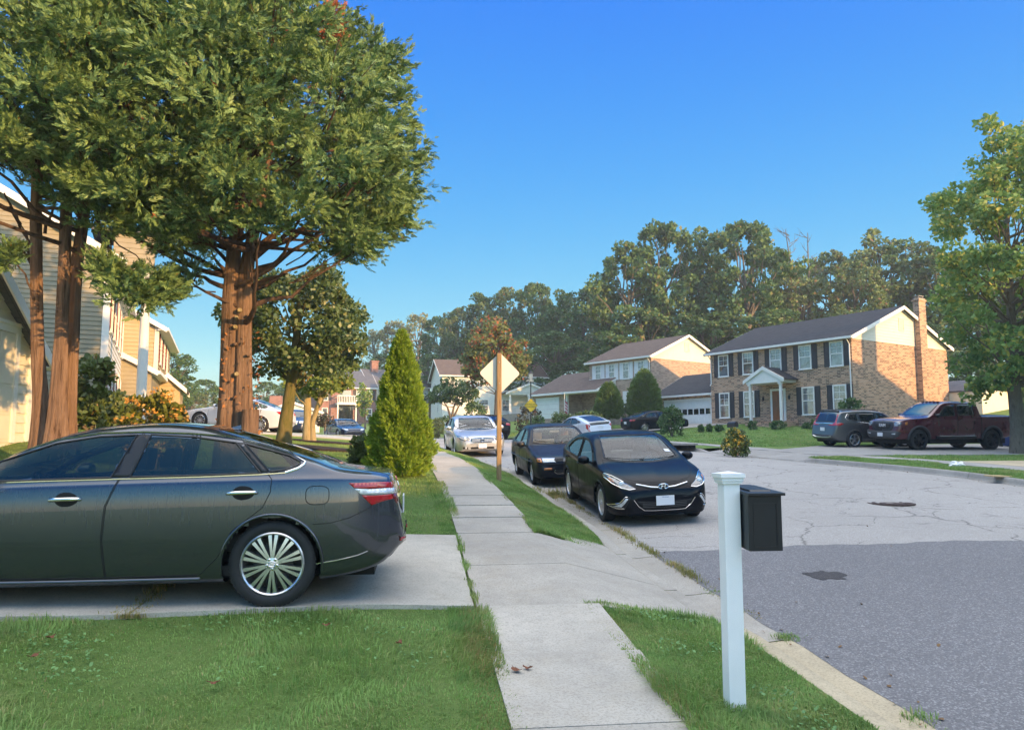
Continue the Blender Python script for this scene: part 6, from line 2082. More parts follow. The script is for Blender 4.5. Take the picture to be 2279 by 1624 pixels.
L_CYP = leaf_mat('cypress_leaf', (0.045, 0.105, 0.042), (0.205, 0.305, 0.105), (0.23, 0.075, 0.03), 0.004, 0.08, 0.25)
L_ARB = leaf_mat('arborvitae_leaf', (0.13, 0.23, 0.025), (0.28, 0.39, 0.05), None, 0, 0.25, 0.2)
L_ARBD = leaf_mat('dark_arborvitae_leaf', (0.058, 0.115, 0.029), (0.130, 0.210, 0.046), None, 0, 0.25, 0.2)
L_LIND = leaf_mat('round_leaf', (0.045, 0.09, 0.028), (0.105, 0.155, 0.05), (0.26, 0.27, 0.10), .14, 0.2, 0.6)
L_LITE = leaf_mat('light_leaf', (0.111, 0.169, 0.039), (0.208, 0.270, 0.065), (0.26, 0.20, 0.05), .15, 0.3, 0.35)
L_PEAR = leaf_mat('pear_leaf', (0.10, 0.20, 0.055), (0.21, 0.31, 0.085), (0.42, 0.40, 0.09), .3, 0.3, 0.3)
L_FOR = leaf_mat('forest_leaf', (0.048, 0.098, 0.038), (0.115, 0.19, 0.062), (0.20, 0.19, 0.07), .10, 0.2, 0.2)
L_FOR2 = leaf_mat('forest_leaf_olive', (0.085, 0.135, 0.05), (0.175, 0.225, 0.085), (0.20, 0.13, 0.07), .14, 0.2, 0.2)
L_FOR3 = leaf_mat('forest_leaf_pale', (0.145, 0.176, 0.081), (0.258, 0.281, 0.129), (0.22, 0.17, 0.10), .3, 0.2, 0.2)
L_FALL = leaf_mat('turning_leaf', (0.090, 0.133, 0.045), (0.180, 0.203, 0.068), (0.36, 0.13, 0.06), .42, 0.3, 0.25)
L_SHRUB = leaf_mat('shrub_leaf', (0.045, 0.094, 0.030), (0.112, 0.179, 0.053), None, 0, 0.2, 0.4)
L_GOLD = leaf_mat('golden_leaf', (0.17, 0.19, 0.05), (0.30, 0.29, 0.10), None, 0, 0.25, 0.3)
L_RHOD = leaf_mat('rhododendron_leaf', (0.054, 0.094, 0.024), (0.120, 0.162, 0.042), (0.30, 0.16, 0.05), .06, 0.2, 0.5)
L_HYDR = leaf_mat('hydrangea_leaf', (0.091, 0.115, 0.026), (0.182, 0.203, 0.039), None, 0, 0.25, 0.35)
L_FLOW = leaf_mat('tan_flower', (0.50, 0.25, 0.05), (0.62, 0.38, 0.12), (0.6, 0.5, 0.3), .2, 0.2, 0.1)
L_YFLO = leaf_mat('yellow_flower', (0.42, 0.32, 0.05), (0.55, 0.42, 0.08), None, 0, 0.2, 0.1)
L_MAPL = leaf_mat('purple_leaf', (0.035, 0.045, 0.03), (0.07, 0.075, 0.04), (0.12, 0.05, 0.04), .3, 0.2, 0.3)
B_CYP = bark_mat('cypress_bark', (0.16, 0.098, 0.064), (0.31, 0.205, 0.14), (0.03, 0.02, 0.015), 17, .06, .09)
B_TWIG = bark_mat('twig_bark', (0.075, 0.05, 0.038), (0.13, 0.085, 0.062), (0.03, 0.02, 0.016), 14, .3)
B_TREE = bark_mat('grey_bark', (0.13, 0.11, 0.085), (0.20, 0.17, 0.13), (0.05, 0.042, 0.035), 14, .25)
B_MOSS = bark_mat('mossy_bark', (0.10, 0.105, 0.03), (0.19, 0.15, 0.065), (0.05, 0.045, 0.02), 7, .35)
B_PALE = bark_mat('pale_bark', (0.30, 0.24, 0.12), (0.38, 0.31, 0.18), (0.14, 0.11, 0.06), 9, .3)


def frames(D, roll=None, rng=RNG):
    """rotation matrices (N,3,3) whose x axis is D"""
    D = D / np.maximum(np.linalg.norm(D, axis=1, keepdims=True), 1e-9)
    A = rng.normal(size=D.shape)
    B = np.cross(D, A); B /= np.maximum(np.linalg.norm(B, axis=1, keepdims=True), 1e-9)
    C = np.cross(D, B)
    return np.stack([D, B, C], 2)


def stamp(name, tv, tf, Rm, T, sc, m, parent=None):
    """many small faces of one crown as a single mesh: template tv, tf under rotations Rm, places T, sizes sc"""
    n, k = len(T), len(tv)
    V = np.einsum('nij,kj->nki', Rm, tv) * sc[:, None, None] + T[:, None, :]
    F = (tf[None] + (np.arange(n) * k)[:, None, None]).reshape(-1, tf.shape[1])
    return link(name, raw_mesh(name, V.reshape(-1, 3), F), m, parent)


# a diamond leaf, and a feathery flat spray of many leaflets
LEAF_V = np.array([(-.5, 0, 0), (-.05, .30, .05), (.5, 0, 0), (-.05, -.30, .05)], float); LEAF_F = np.array([(0, 1, 2, 3)])
OVAL_V = np.array([(-.5, 0, 0), (-.28, .27, .05), (.15, .30, .05), (.5, 0, -.04), (.15, -.30, .05), (-.28, -.27, .05)], float); OVAL_F = np.array([(0, 1, 2, 5), (5, 2, 3, 4)])


def spray_template(n=7, L=1.0, spread=42, w=.085, seed=1):
    rn = random.Random(seed); V = []; F = []

    def lf(p, d, l, wd, zz):
        d = Vector(d).normalized(); s_ = Vector((-d.y, d.x, 0)); b = len(V)
        p = Vector(p)
        for q in (p, p + d * l * .45 + s_ * wd + Vector((0, 0, zz)), p + d * l, p + d * l * .45 - s_ * wd + Vector((0, 0, zz))): V.append(tuple(q))
        F.append((b, b + 1, b + 2, b + 3))
    for k in range(n):
        x = L * k / n * .85
        for sg in (-1, 1):
            a = R(spread + rn.uniform(-10, 10)) * sg
            l = L * (.50 - .30 * k / n) * rn.uniform(.8, 1.2)
            lf((x, 0, rn.uniform(-.03, .03) - .18 * (x / L) ** 2), (math.cos(a), math.sin(a), rn.uniform(-.25, .25)), l, w * (.9 - .4 * k / n), rn.uniform(-.01, .02))
    lf((L * .75, 0, -.1), (1, 0, -.1), L * .30, w * .6, 0)
    return np.array(V), np.array(F)


SPRAY_V, SPRAY_F = spray_template(5, spread=30, w=.095)
SPRAY2_V, SPRAY2_F = spray_template(4, w=.13, seed=4)


def clump_points(C, Rr, n, rng=RNG, shell=.55, up=.25):
    """n points in each clump, heavy towards its outside; returns places and outward directions"""
    k = len(C)
    D = rng.normal(size=(k, n, 3)); D /= np.linalg.norm(D, axis=2, keepdims=True)
    r = (shell + (1 - shell) * rng.random((k, n))) * Rr[:, None]
    Pn = C[:, None, :] + D * r[..., None] * np.array([1, 1, .8])
    D[..., 2] += up
    return Pn.reshape(-1, 3), D.reshape(-1, 3)


def limb(mb, a, b, r0, r1, sag=0.15, n=6, rn=random):
    a, b = Vector(a), Vector(b); L = (b - a).length
    pts = []
    j = [Vector((rn.uniform(-1, 1), rn.uniform(-1, 1), rn.uniform(-1, 1))) * L * .035 for _ in range(n + 1)]
    for i in range(n + 1):
        f = i / n
        p = a.lerp(b, f); p.z -= sag * L * math.sin(PI * f) * (1 if sag > 0 else 1)
        pts.append(p + (j[i] if 0 < i < n else Vector()))
    mb.tube(pts, [r0 + (r1 - r0) * (i / n) ** .8 for i in range(n + 1)], 6 if r0 < .06 else 10)


def trunk_tube(mb, pts, rad, n=16, rough=.05, seed=0, flare=1.5, strip=0.0):
    """a fluted trunk along pts"""
    rn = random.Random(seed)
    P2 = []; R2 = []
    for i in range(len(pts) - 1):
        for j in range(5):
            f = j / 5; P2.append(Vector(pts[i]).lerp(Vector(pts[i + 1]), f)); R2.append(rad[i] + (rad[i + 1] - rad[i]) * f)
    P2.append(Vector(pts[-1])); R2.append(rad[-1])
    ph = [rn.uniform(0, 6.28) for _ in range(4)]
    V = []; F = []
    st = [rn.uniform(-1, 1) for _ in range(n)]
    for i, p in enumerate(P2):
        st = [q * .8 + rn.uniform(-.6, .6) for q in st]
        fl = 1 + (flare - 1) * math.exp(-i / 2.2)
        for k in range(n):
            a = 2 * PI * k / n
            q = 1 + rough * (math.sin(3 * a + ph[0] + i * .11) + .7 * math.sin(5 * a + ph[1] - i * .13) + .5 * math.sin(8 * a + ph[2])) + rn.uniform(-.02, .02) + strip * st[k]
            V.append((p.x + R2[i] * fl * q * math.cos(a), p.y + R2[i] * fl * q * math.sin(a), p.z))
    for i in range(len(P2) - 1):
        for k in range(n): F.append((i * n + k, i * n + (k + 1) % n, (i + 1) * n + (k + 1) % n, (i + 1) * n + k))
    F.append(tuple((len(P2) - 1) * n + k for k in range(n)))
    mb.add(V, F)


def screen(p):
    """where a point lands in the 2278 wide frame"""
    x, y, z = p[..., 0], p[..., 1], p[..., 2] - EYE
    d = y * math.cos(PITCH) + z * math.sin(PITCH); u = -y * math.sin(PITCH) + z * math.cos(PITCH)
    return 1139 + x / d * FPX, 812 - u / d * FPX


L_VINE0 = leaf_mat('dead_cypress_leaf', (0.24, 0.075, 0.03), (0.38, 0.14, 0.06), None, 0, .15, .1)


# ------------------------------------------------------------------ the two tall cypress clumps on the left
WZ = np.array([1, 1, .8])


def cypress(label, base, trunks, prof, n_cl, shape, seed, extra=(), per=46, lim=60, size=(.10, .225), bare=(), dead=()):
    rng = np.random.default_rng(seed); rn = random.Random(seed)
    bx, by, bz = base
    root = thing('cypress_tree', label, 'tree', base)
    for pts, rad in trunks:
        mb = MB(); trunk_tube(mb, pts, rad, 44, .085, seed + len(pts), strip=.05); mb.build('trunk', B_CYP, root, smooth=70)
    rz = pchip(*zip(*prof))
    z0, z1 = prof[0][0], prof[-1][0]
    C = []; Rr = []
    tries = 0
    while len(C) < n_cl and tries < 60000:
        tries += 1
        z = z0 + (z1 - z0) * rng.random(); rm = float(rz(z))
        if rng.random() > (rm / 3.3) ** 1.0 + .15: continue
        a = rng.random() * 2 * PI; r = rm * math.sqrt(.30 + .70 * rng.random())
        p = np.array([bx + r * math.cos(a), by + r * math.sin(a), bz + z])
        px, py = screen(p)
        if math.sin(p[0] * 1.9 + seed) + math.sin(p[2] * 2.3 + 1.3 * p[0]) + math.sin(p[1] * 1.7 + p[2]) > .8: continue
        cr = rng.uniform(.36, .78) * (0.8 if z > z1 - 2 else 1)
        m = cr * 1.3 * FPX / p[1]
        if shape is not None and not all(in_poly(np.array([px + q[0] * m]), np.array([py + q[1] * m]), shape)[0] for q in ((0, 0), (1, 0), (-1, 0), (0, 1))): continue
        if any(np.sum(((p - c) * WZ) ** 2) < (.68 * (cr + r_)) ** 2 for c, r_ in zip(C, Rr)): continue
        C.append(p); Rr.append(cr)
    for px, py, d, cr in extra:
        C.append(np.array(U(px, py, d))); Rr.append(cr)
    C = np.array(C); Rr = np.array(Rr)
    # each clump is a handful of pointed tufts, each tuft a row of sprays tapering to its tip
    nt_, ns_ = max(5, per // 8), 13
    k = len(C)
    D = rng.normal(size=(k, nt_, 3)); D /= np.linalg.norm(D, axis=2, keepdims=True)
    ax = C - np.array([bx, by, 0]); ax[:, 2] = 0; ax /= np.maximum(np.linalg.norm(ax, axis=1, keepdims=True), .3)
    TD = D * np.array([1, 1, .55]) + ax[:, None] * .6 + np.array([0, 0, .30]); TD /= np.linalg.norm(TD, axis=2, keepdims=True)
    TL = Rr[:, None] * rng.uniform(.6, 1.5, (k, nt_))
    B0 = C[:, None] + D * Rr[:, None, None] * np.array([.6, .6, .22]) * rng.random((k, nt_, 1)) ** .5
    fr_ = (np.arange(ns_) + .5) / ns_
    Pn = (B0[:, :, None] + TD[:, :, None] * (TL[:, :, None] * fr_)[..., None] + rng.normal(size=(k, nt_, ns_, 3)) * (.075 * (1.15 - fr_))[None, None, :, None]).reshape(-1, 3)
    Dn = (TD[:, :, None] + rng.normal(size=(k, nt_, ns_, 3)) * (.55 - .3 * fr_)[None, None, :, None] + np.array([0, 0, -.12])).reshape(-1, 3)
    sz = (np.broadcast_to(size[1] - (size[1] - size[0]) * fr_ ** .7, (k, nt_, ns_)) * rng.uniform(.75, 1.25, (k, nt_, ns_))).reshape(-1)
    stamp('crown', SPRAY_V, SPRAY_F, frames(Dn, rng=rng), Pn - np.array(base), sz, L_CYP, root)
    if dead:
        Pd, Dd = clump_points(np.array([U(*q_[:3]) for q_ in dead]), np.array([q_[3] for q_ in dead]), 60, rng, .2, .4)
        stamp('dead_foliage', SPRAY_V, SPRAY_F, frames(Dd + rng.normal(size=Dd.shape) * .3, rng=rng), Pd - np.array(base), rng.uniform(.10, .24, len(Pd)), L_VINE0, root)
    mb = MB()
    order = rng.permutation(len(C))[:lim]
    axis = trunks
    for i in order:
        p = Vector(C[i] - np.array(base))
        pts = trunks[rn.randrange(len(trunks))][0]
        zt = max(pts[0][2] + rn.uniform(2.7, 4.6), p.z - rn.uniform(.6, 2.2)); zt = min(zt, pts[-1][2] - .1)
        f = next(k for k in range(len(pts) - 1) if pts[k + 1][2] >= zt)
        a, b = Vector(pts[f]), Vector(pts[f + 1]); q = a.lerp(b, (zt - a.z) / max(b.z - a.z, .01))
        limb(mb, q, p, .055 * rn.uniform(.6, 1.1), .012, .10, 6, rn)
        for _ in range(3):
            e = p + Vector((rn.uniform(-1, 1), rn.uniform(-1, 1), rn.uniform(-.5, .9))) * Rr[i]
            limb(mb, q.lerp(p, rn.uniform(.45, .9)), e, .014, .005, .05, 4, rn)
    for a, b, r0 in bare: limb(mb, Vector(a), Vector(b), r0, .012, -.06, 7, rn)
    mb.build('branches', B_TWIG, root, smooth=60)
    return root


SIL = [(720, -40), (735, 50), (800, 80), (850, 105), (880, 140), (905, 185), (900, 232), (905, 262), (925, 300), (950, 352), (940, 385), (940, 440), (930, 485), (925, 535), (880, 548), (845, 565), (835, 592), (760, 600), (700, 588), (640, 596), (610, 560), (585, 585), (545, 560), (515, 545), (470, 575), (440, 640), (385, 640), (360, 610), (385, 560), (330, 545), (260, 520), (200, 500), (130, 470), (60, 430), (0, 415), (-500, 430), (-500, -900), (560, -900)]
cy = U(528, 962, 13.0); cyz = gz1(cy.x, cy.y)
h0 = EYE - cyz
def TP(px, py, d=13.0):
    p = U(px, py, d); return (p.x - cy.x, p.y - cy.y, p.z - cyz)
trA = [(-.15, 0, -.1), TP(510, 900), TP(513, 760), TP(516, 650), TP(522, 560), TP(540, 430), TP(548, 300), (.1, .1, h0 + 8.6)]
trB = [(.16, .05, -.1), TP(541, 900), TP(542, 760), TP(545, 650), TP(553, 580), TP(575, 470), TP(600, 330), (.75, .3, h0 + 7.6)]
cypress('tall cypress with thick twin reddish trunks, nearest the pavement', (cy.x, cy.y, cyz),
        [(trA, [.19, .155, .135, .125, .11, .09, .07, .02]), (trB, [.18, .15, .135, .125, .105, .085, .06, .02])],
        [(h0 + 2.6, 1.0), (h0 + 3.1, 2.5), (h0 + 3.8, 3.25), (h0 + 4.8, 3.5), (h0 + 6.1, 3.2), (h0 + 7.5, 2.4), (h0 + 8.8, 1.4), (h0 + 9.8, .4)], 230, SIL, 5,
        extra=[(875, 480, 12.6, .42), (840, 515, 12.9, .40), (890, 410, 12.5, .42), (790, 560, 13.2, .36), (730, 565, 13.4, .34), (880, 290, 12.7, .4), (860, 215, 12.9, .4), (415, 615, 12.7, .34), (390, 640, 12.8, .26), (898, 350, 12.8, .40), (860, 150, 13.0, .4), (820, 110, 13, .36), (760, 60, 13, .4)], per=150, lim=52, dead=[(735, 35, 12.4, .26), (722, 62, 12.4, .2), (745, 75, 12.5, .16)],
        bare=[(TP(562, 640), TP(640, 610, 12.7), .06), (TP(558, 620), TP(720, 520, 13.0), .075), (TP(556, 580), TP(850, 440, 12.8), .07), (TP(505, 640), TP(380, 600, 12.8), .05), (TP(520, 600), TP(420, 520, 13.3), .05), (TP(560, 560), TP(900, 400, 12.6), .06), (TP(540, 480), TP(680, 330, 13), .06), (TP(512, 640), TP(470, 560, 12.9), .06)])
cl = U(118, 965, 12.0); clz = gz1(cl.x, cl.y); hl = EYE - clz
def TL(px, py, d=12.0):
    p = U(px, py, d); return (p.x - cl.x, p.y - cl.y, p.z - clz)
cypress('tall cypress with three dark trunks between the cream garage and the tan house', (cl.x, cl.y, clz),
        [([TL(95, 1000), TL(92, 880), TL(85, 760), TL(82, 620), TL(80, 480), TL(84, 330), (-.5, .2, hl + 8.6)], [.12, .10, .09, .085, .08, .07, .02]),
         ([TL(128, 1000, 11.8), TL(132, 880, 11.8), TL(138, 760, 11.8), TL(143, 620, 11.8), TL(147, 480, 11.9), TL(150, 330), (.2, .1, hl + 8.9)], [.13, .11, .095, .085, .08, .07, .02]),
         ([TL(148, 1000, 12.1), TL(154, 880, 12.1), TL(163, 740, 12.1), TL(170, 600, 12.1), TL(188, 470, 12.2), TL(215, 330, 12.3), (.9, .4, hl + 7.9)], [.12, .11, .10, .09, .08, .06, .02])],
        [(hl + 3.3, 1.6), (hl + 4.0, 2.8), (hl + 5.2, 3.3), (hl + 6.8, 3.1), (hl + 8.3, 2.2), (hl + 9.6, 1.0), (hl + 10.2, .3)], 210, SIL, 9,
        extra=[(285, 640, 11.0, .42), (330, 655, 11.1, .36), (245, 620, 11.1, .36), (300, 665, 10.9, .28), (225, 605, 11.2, .25), (350, 640, 11.3, .28), (20, 570, 11.0, .22), (140, 440, 11.2, .4), (195, 440, 11.3, .4), (230, 500, 11.4, .36), (30, 330, 11, .5), (330, 500, 11.8, .4), (420, 480, 12.2, .4)], per=145, lim=45,
        bare=[(TL(92, 700), TL(45, 500), .045), (TL(45, 500), TL(10, 430), .03), (TL(90, 600), TL(20, 460, 11.8), .03), (TL(85, 560), TL(60, 440, 12.1), .035), (TL(170, 600), TL(280, 610, 11.2), .03), (TL(100, 520), TL(130, 430), .03), (TL(88, 690), TL(30, 560, 11.7), .022), (TL(60, 570), TL(0, 520, 11.8), .02)])
# knots where limbs were sawn off, and a sawn third stem beside the twin trunk
root = thing('tree_stump', 'short sawn stem with dry vines at the foot of the twin-trunk cypress', 'tree stump', tuple(U(550, 962, 12.75).xy) + (gz1(*U(550, 962, 12.75).xy),))
mb = MB(); trunk_tube(mb, [(0, 0, -.1), (.02, 0, .6), (.05, 0, EYE - root.location.z + .58)], [.17, .14, .13], 14, .05, 3); mb.build('trunk', B_CYP, root, smooth=60)
# sawn knots on the lit face of the trunks
kn = [o for o in COL.objects if o.name.startswith('trunk') and o.parent and o.parent.get('label', '').startswith('tall cypress with thick')][0].parent
for px_, py_, r_ in ((533, 690, .032), (526, 706, .027), (523, 727, .03), (524, 765, .026), (526, 832, .032), (520, 885, .02), (552, 702, .022), (552, 790, .02)):
    kp = Vector(TP(px_, py_, 12.83)); km = MB(); km.lathe([(r_ * 1.5, -.10), (r_ * 1.25, -.02), (r_ * 1.05, .02), (r_ * .95, .03), (0, .028)], 12, Matrix.Translation(kp) @ Matrix.Rotation(PI / 2, 4, 'X') @ Matrix.Rotation(.25, 4, 'Y')); km.build('knot', B_PALE if r_ > .026 else B_CYP, kn, smooth=40)
# dry vine leaves round the trunk foot
L_VINE = leaf_mat('dry_vine_leaf', (0.30, 0.13, 0.05), (0.42, 0.20, 0.08), (0.10, 0.12, 0.03), .25, .2, .2)
rng = np.random.default_rng(3)
n = 420
a = rng.random(n) * 2 * PI; zz = (rng.random(n) ** 1.7) * 2.6
rr_ = .34 - .03 * zz + rng.random(n) * .06
T_v = np.stack([np.cos(a) * rr_ + .02, np.sin(a) * rr_ * .85 + .02, zz], 1)
D_ = np.stack([np.cos(a), np.sin(a), rng.normal(size=n) * .6], 1) + rng.normal(size=(n, 3)) * .5
vn = stamp('creeper', LEAF_V, LEAF_F, frames(D_, rng=rng), T_v, rng.uniform(.05, .10, n), L_VINE)
vn.location = (cy.x, cy.y, cyz); tag(vn, 'dry orange creeper clinging to the foot of the twin-trunk cypress', 'creeper')


# ------------------------------------------------------------------ broadleaf trees
def ell_clumps(rng, c, rad, n, cr, shape=None, lo=.15, hollow=.35):
    C = []; Rr = []; t = 0
    c = np.array(c); rad = np.array(rad)
    while len(C) < n and t < 40000:
        t += 1
        d = rng.normal(size=3); d /= np.linalg.norm(d)
        r = (hollow + (1 - hollow) * rng.random()) ** .6
        p = c + d * r * rad
        q = rng.uniform(*cr)
        if shape is not None:
            px, py = screen(p); m = q * .7 * FPX / p[1]
            if not all(in_poly(np.array([px + k[0] * m]), np.array([py + k[1] * m]), shape)[0] for k in ((0, 0), (1, 0), (-1, 0), (0, 1), (0, -1))): continue
        if any(np.sum((p - a) ** 2) < (.5 * (q + b)) ** 2 * .6 for a, b in zip(C, Rr)): continue
        C.append(p); Rr.append(q)
    return np.array(C), np.array(Rr)


def leafy(name, label, cat, base, C, Rr, per, size, lm, stems, bark, seed, group=None, nlimb=30, tv=OVAL_V, tf=OVAL_F, up=.3, r0=.04, crown='crown', shell=.45):
    rng = np.random.default_rng(seed); rn = random.Random(seed)
    root = thing(name, label, cat, base, group=group)
    Pn, D = clump_points(C, Rr, per, rng, shell, up)
    D = D * .6 + rng.normal(size=D.shape) * .5 + np.array([0, 0, -.25])
    stamp(crown, tv, tf, frames(D, rng=rng), Pn - np.array(base), rng.uniform(size * .7, size * 1.3, len(Pn)), lm, root)
    if stems:
        mb = MB()
        for k, (pts, rad) in enumerate(stems): trunk_tube(mb, pts, rad, 14, .05, seed + k, 1.35)
        for i in rng.permutation(len(C))[:nlimb]:
            p = Vector(C[i] - np.array(base)); pts = stems[rn.randrange(len(stems))][0]
            zt = min(max(p.z * rn.uniform(.55, .85) - .2, min(pts[-1][2] * .22, max(p.z, .3))), pts[-1][2])
            f = next(k for k in range(len(pts) - 1) if pts[k + 1][2] >= zt - 1e-6); a, b = Vector(pts[f]), Vector(pts[f + 1])
            limb(mb, a.lerp(b, (zt - a.z) / max(b.z - a.z, .01)), p, r0 * rn.uniform(.6, 1.1), r0 * .2, .05, 5, rn)
        mb.build('trunk', bark, root, smooth=60)
    return root


rng = np.random.default_rng(21)
sh3 = [(470, 700), (500, 650), (560, 600), (640, 575), (740, 590), (790, 640), (825, 700), (830, 790), (800, 830), (740, 850), (660, 835), (560, 880), (545, 860), (560, 780), (480, 760)]
b3 = U(628, 978, 21.0); z3 = gz1(b3.x, b3.y)
C, Rr = ell_clumps(rng, U(672, 720, 21.2), (2.2, 1.9, 1.9), 150, (.26, .46), sh3)
def T3(px, py, d=21.0):
    p = U(px, py, d); return (p.x - b3.x, p.y - b3.y, p.z - z3)
leafy('broadleaf_tree', 'round-leaved tree with leaning mossy trunk just right of the twin-trunk cypress', 'tree', (b3.x, b3.y, z3), C, Rr, 105, .125, L_LIND,
      [([(0, 0, -.2), T3(636, 930), T3(645, 870), T3(655, 800), T3(665, 700), T3(670, 620)], [.20, .17, .15, .14, .08, .02])], B_MOSS, 31, nlimb=40)
sh4 = [(610, 840), (630, 770), (700, 735), (770, 740), (806, 790), (800, 850), (750, 890), (690, 895), (640, 880)]
b4 = U(690, 972, 26.5); z4 = gz1(b4.x, b4.y)
C, Rr = ell_clumps(rng, U(708, 820, 26.6), (1.5, 1.4, 1.25), 55, (.26, .42), sh4)
def T4(px, py, d=26.5):
    p = U(px, py, d); return (p.x - b4.x, p.y - b4.y, p.z - z4)
leafy('broadleaf_tree', 'small light green tree with two pale stems in a mulch bed', 'tree', (b4.x, b4.y, z4), C, Rr, 85, .14, L_LITE,
      [([(-.1, 0, -.2), T4(684, 930), T4(683, 880), T4(690, 830), T4(695, 780)], [.17, .13, .12, .08, .02]), ([(.1, 0, -.2), T4(695, 940), T4(712, 890), T4(730, 850), T4(740, 790)], [.12, .09, .085, .06, .02])], B_PALE, 32, nlimb=20)
for (q, rx, ry, dd) in ((b3, 1.6, .9, 0), (b4, 1.3, .8, 0)):
    drape('mulch_bed', [(q.x + .5 + rx * math.cos(t_) * (1 + .08 * math.sin(3 * t_)), q.y + ry * math.sin(t_)) for t_ in np.linspace(0, 2 * PI, 29)[:-1]], .05, M_MULCH, .25, zf=lambda x, y: gz(x, y))

# pear tree at the right edge
shp = [(2172, 250), (2215, 240), (2400, 150), (2700, 250), (2750, 900), (2300, 930), (2200, 905), (2130, 900), (2120, 850), (2085, 770), (2070, 690), (2070, 620), (2050, 570), (2075, 500), (2030, 450), (2040, 420), (2085, 400), (2080, 350), (2130, 325)]
bp = U(2266, 988, 30.5); zp = gz1(bp.x, bp.y)
C, Rr = ell_clumps(rng, (bp.x + .6, bp.y, EYE + 7.3), (4.6, 4.2, 6.2), 250, (.42, .8), shp)
hp_ = EYE - zp
leafy('broadleaf_tree', 'tall leafy street tree turning yellow at the right edge, beside the pickup', 'tree', (bp.x, bp.y, zp), C, Rr, 120, .19, L_PEAR,
      [([(0, 0, -.2), (.0, 0, 1.5), (-.05, 0, 3.0), (.05, 0, 5.0), (.1, 0, 8.0), (.2, 0, 12.4)], [.30, .24, .22, .17, .10, .02])], B_TREE, 33, nlimb=70, r0=.07)

# ------------------------------------------------------------------ arborvitae cones
def cone_shrub(label, base, H, rad, n_sp, size, lm, seed, prof=((0, .75), (.08, 1.0), (.25, .98), (.5, .70), (.75, .40), (.93, .13), (1, .02)), group=None, name='conical_evergreen', cat='conifer', tv=SPRAY2_V, tf=SPRAY2_F, lump=.16):
    rng = np.random.default_rng(seed)
    root = thing(name, label, cat, base, group=group)
    pf = pchip(*zip(*prof))
    z = rng.random(n_sp * 3); keep = rng.random(n_sp * 3) < (pf(z) / max(p[1] for p in prof)) ** .8 + .05
    z = z[keep][:n_sp]; n = len(z); a = rng.random(n) * 2 * PI
    ph = rng.random(6) * 6.28
    lmp = 1 + lump * (np.sin(4 * a + 9 * z + ph[0]) * .5 + np.sin(7 * a - 14 * z + ph[1]) * .45 + np.sin(11 * a + 31 * z + ph[2]) * .35 + np.sin(3 * a + 45 * z + ph[3]) * .35)
    r = pf(z) * rad * lmp * (.62 + .38 * rng.random(n) ** .5)
    T = np.stack([r * np.cos(a), r * np.sin(a), z * H], 1)
    D = np.stack([np.cos(a), np.sin(a), np.full(n, .9)], 1) + rng.normal(size=(n, 3)) * .45
    stamp('foliage', tv, tf, frames(D, rng=rng), T, rng.uniform(size * .7, size * 1.3, n), lm, root)
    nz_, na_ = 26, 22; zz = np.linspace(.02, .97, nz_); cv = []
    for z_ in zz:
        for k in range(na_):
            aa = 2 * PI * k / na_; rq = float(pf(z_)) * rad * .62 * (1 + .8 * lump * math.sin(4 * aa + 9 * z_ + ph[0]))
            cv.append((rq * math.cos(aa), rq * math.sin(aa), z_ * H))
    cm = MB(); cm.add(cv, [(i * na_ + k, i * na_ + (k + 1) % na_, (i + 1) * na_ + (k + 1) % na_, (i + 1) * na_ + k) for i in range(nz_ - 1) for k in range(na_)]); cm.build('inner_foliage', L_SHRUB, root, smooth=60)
    mb = MB(); mb.tube([(0, 0, -.1), (0, 0, H * .5), (0, 0, H * .9)], [rad * .12, rad * .08, .01], 7); mb.build('stem', B_TREE, root)
    return root


bq = U(890, 1056, 16.0)
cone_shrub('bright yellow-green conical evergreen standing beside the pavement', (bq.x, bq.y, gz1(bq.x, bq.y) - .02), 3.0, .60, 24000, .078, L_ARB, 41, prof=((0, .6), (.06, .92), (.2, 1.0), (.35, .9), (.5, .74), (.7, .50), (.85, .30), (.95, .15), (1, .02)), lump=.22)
for px, py, d, H, rd, lb in ((1355, 924, 62, 2.55, .95, 'rounded conical evergreen left of the larger one, before the pink brick house'), (1434, 924, 61.5, 3.55, 1.25, 'larger conical evergreen before the pink brick house')):
    q = U(px, py, d); cone_shrub(lb, (q.x, q.y, q.z - .25), H + .25, rd, 4200, .30, L_ARBD, int(px), prof=((0, .7), (.12, .98), (.35, 1.0), (.6, .82), (.8, .52), (.93, .24), (1, .03)), lump=.08)


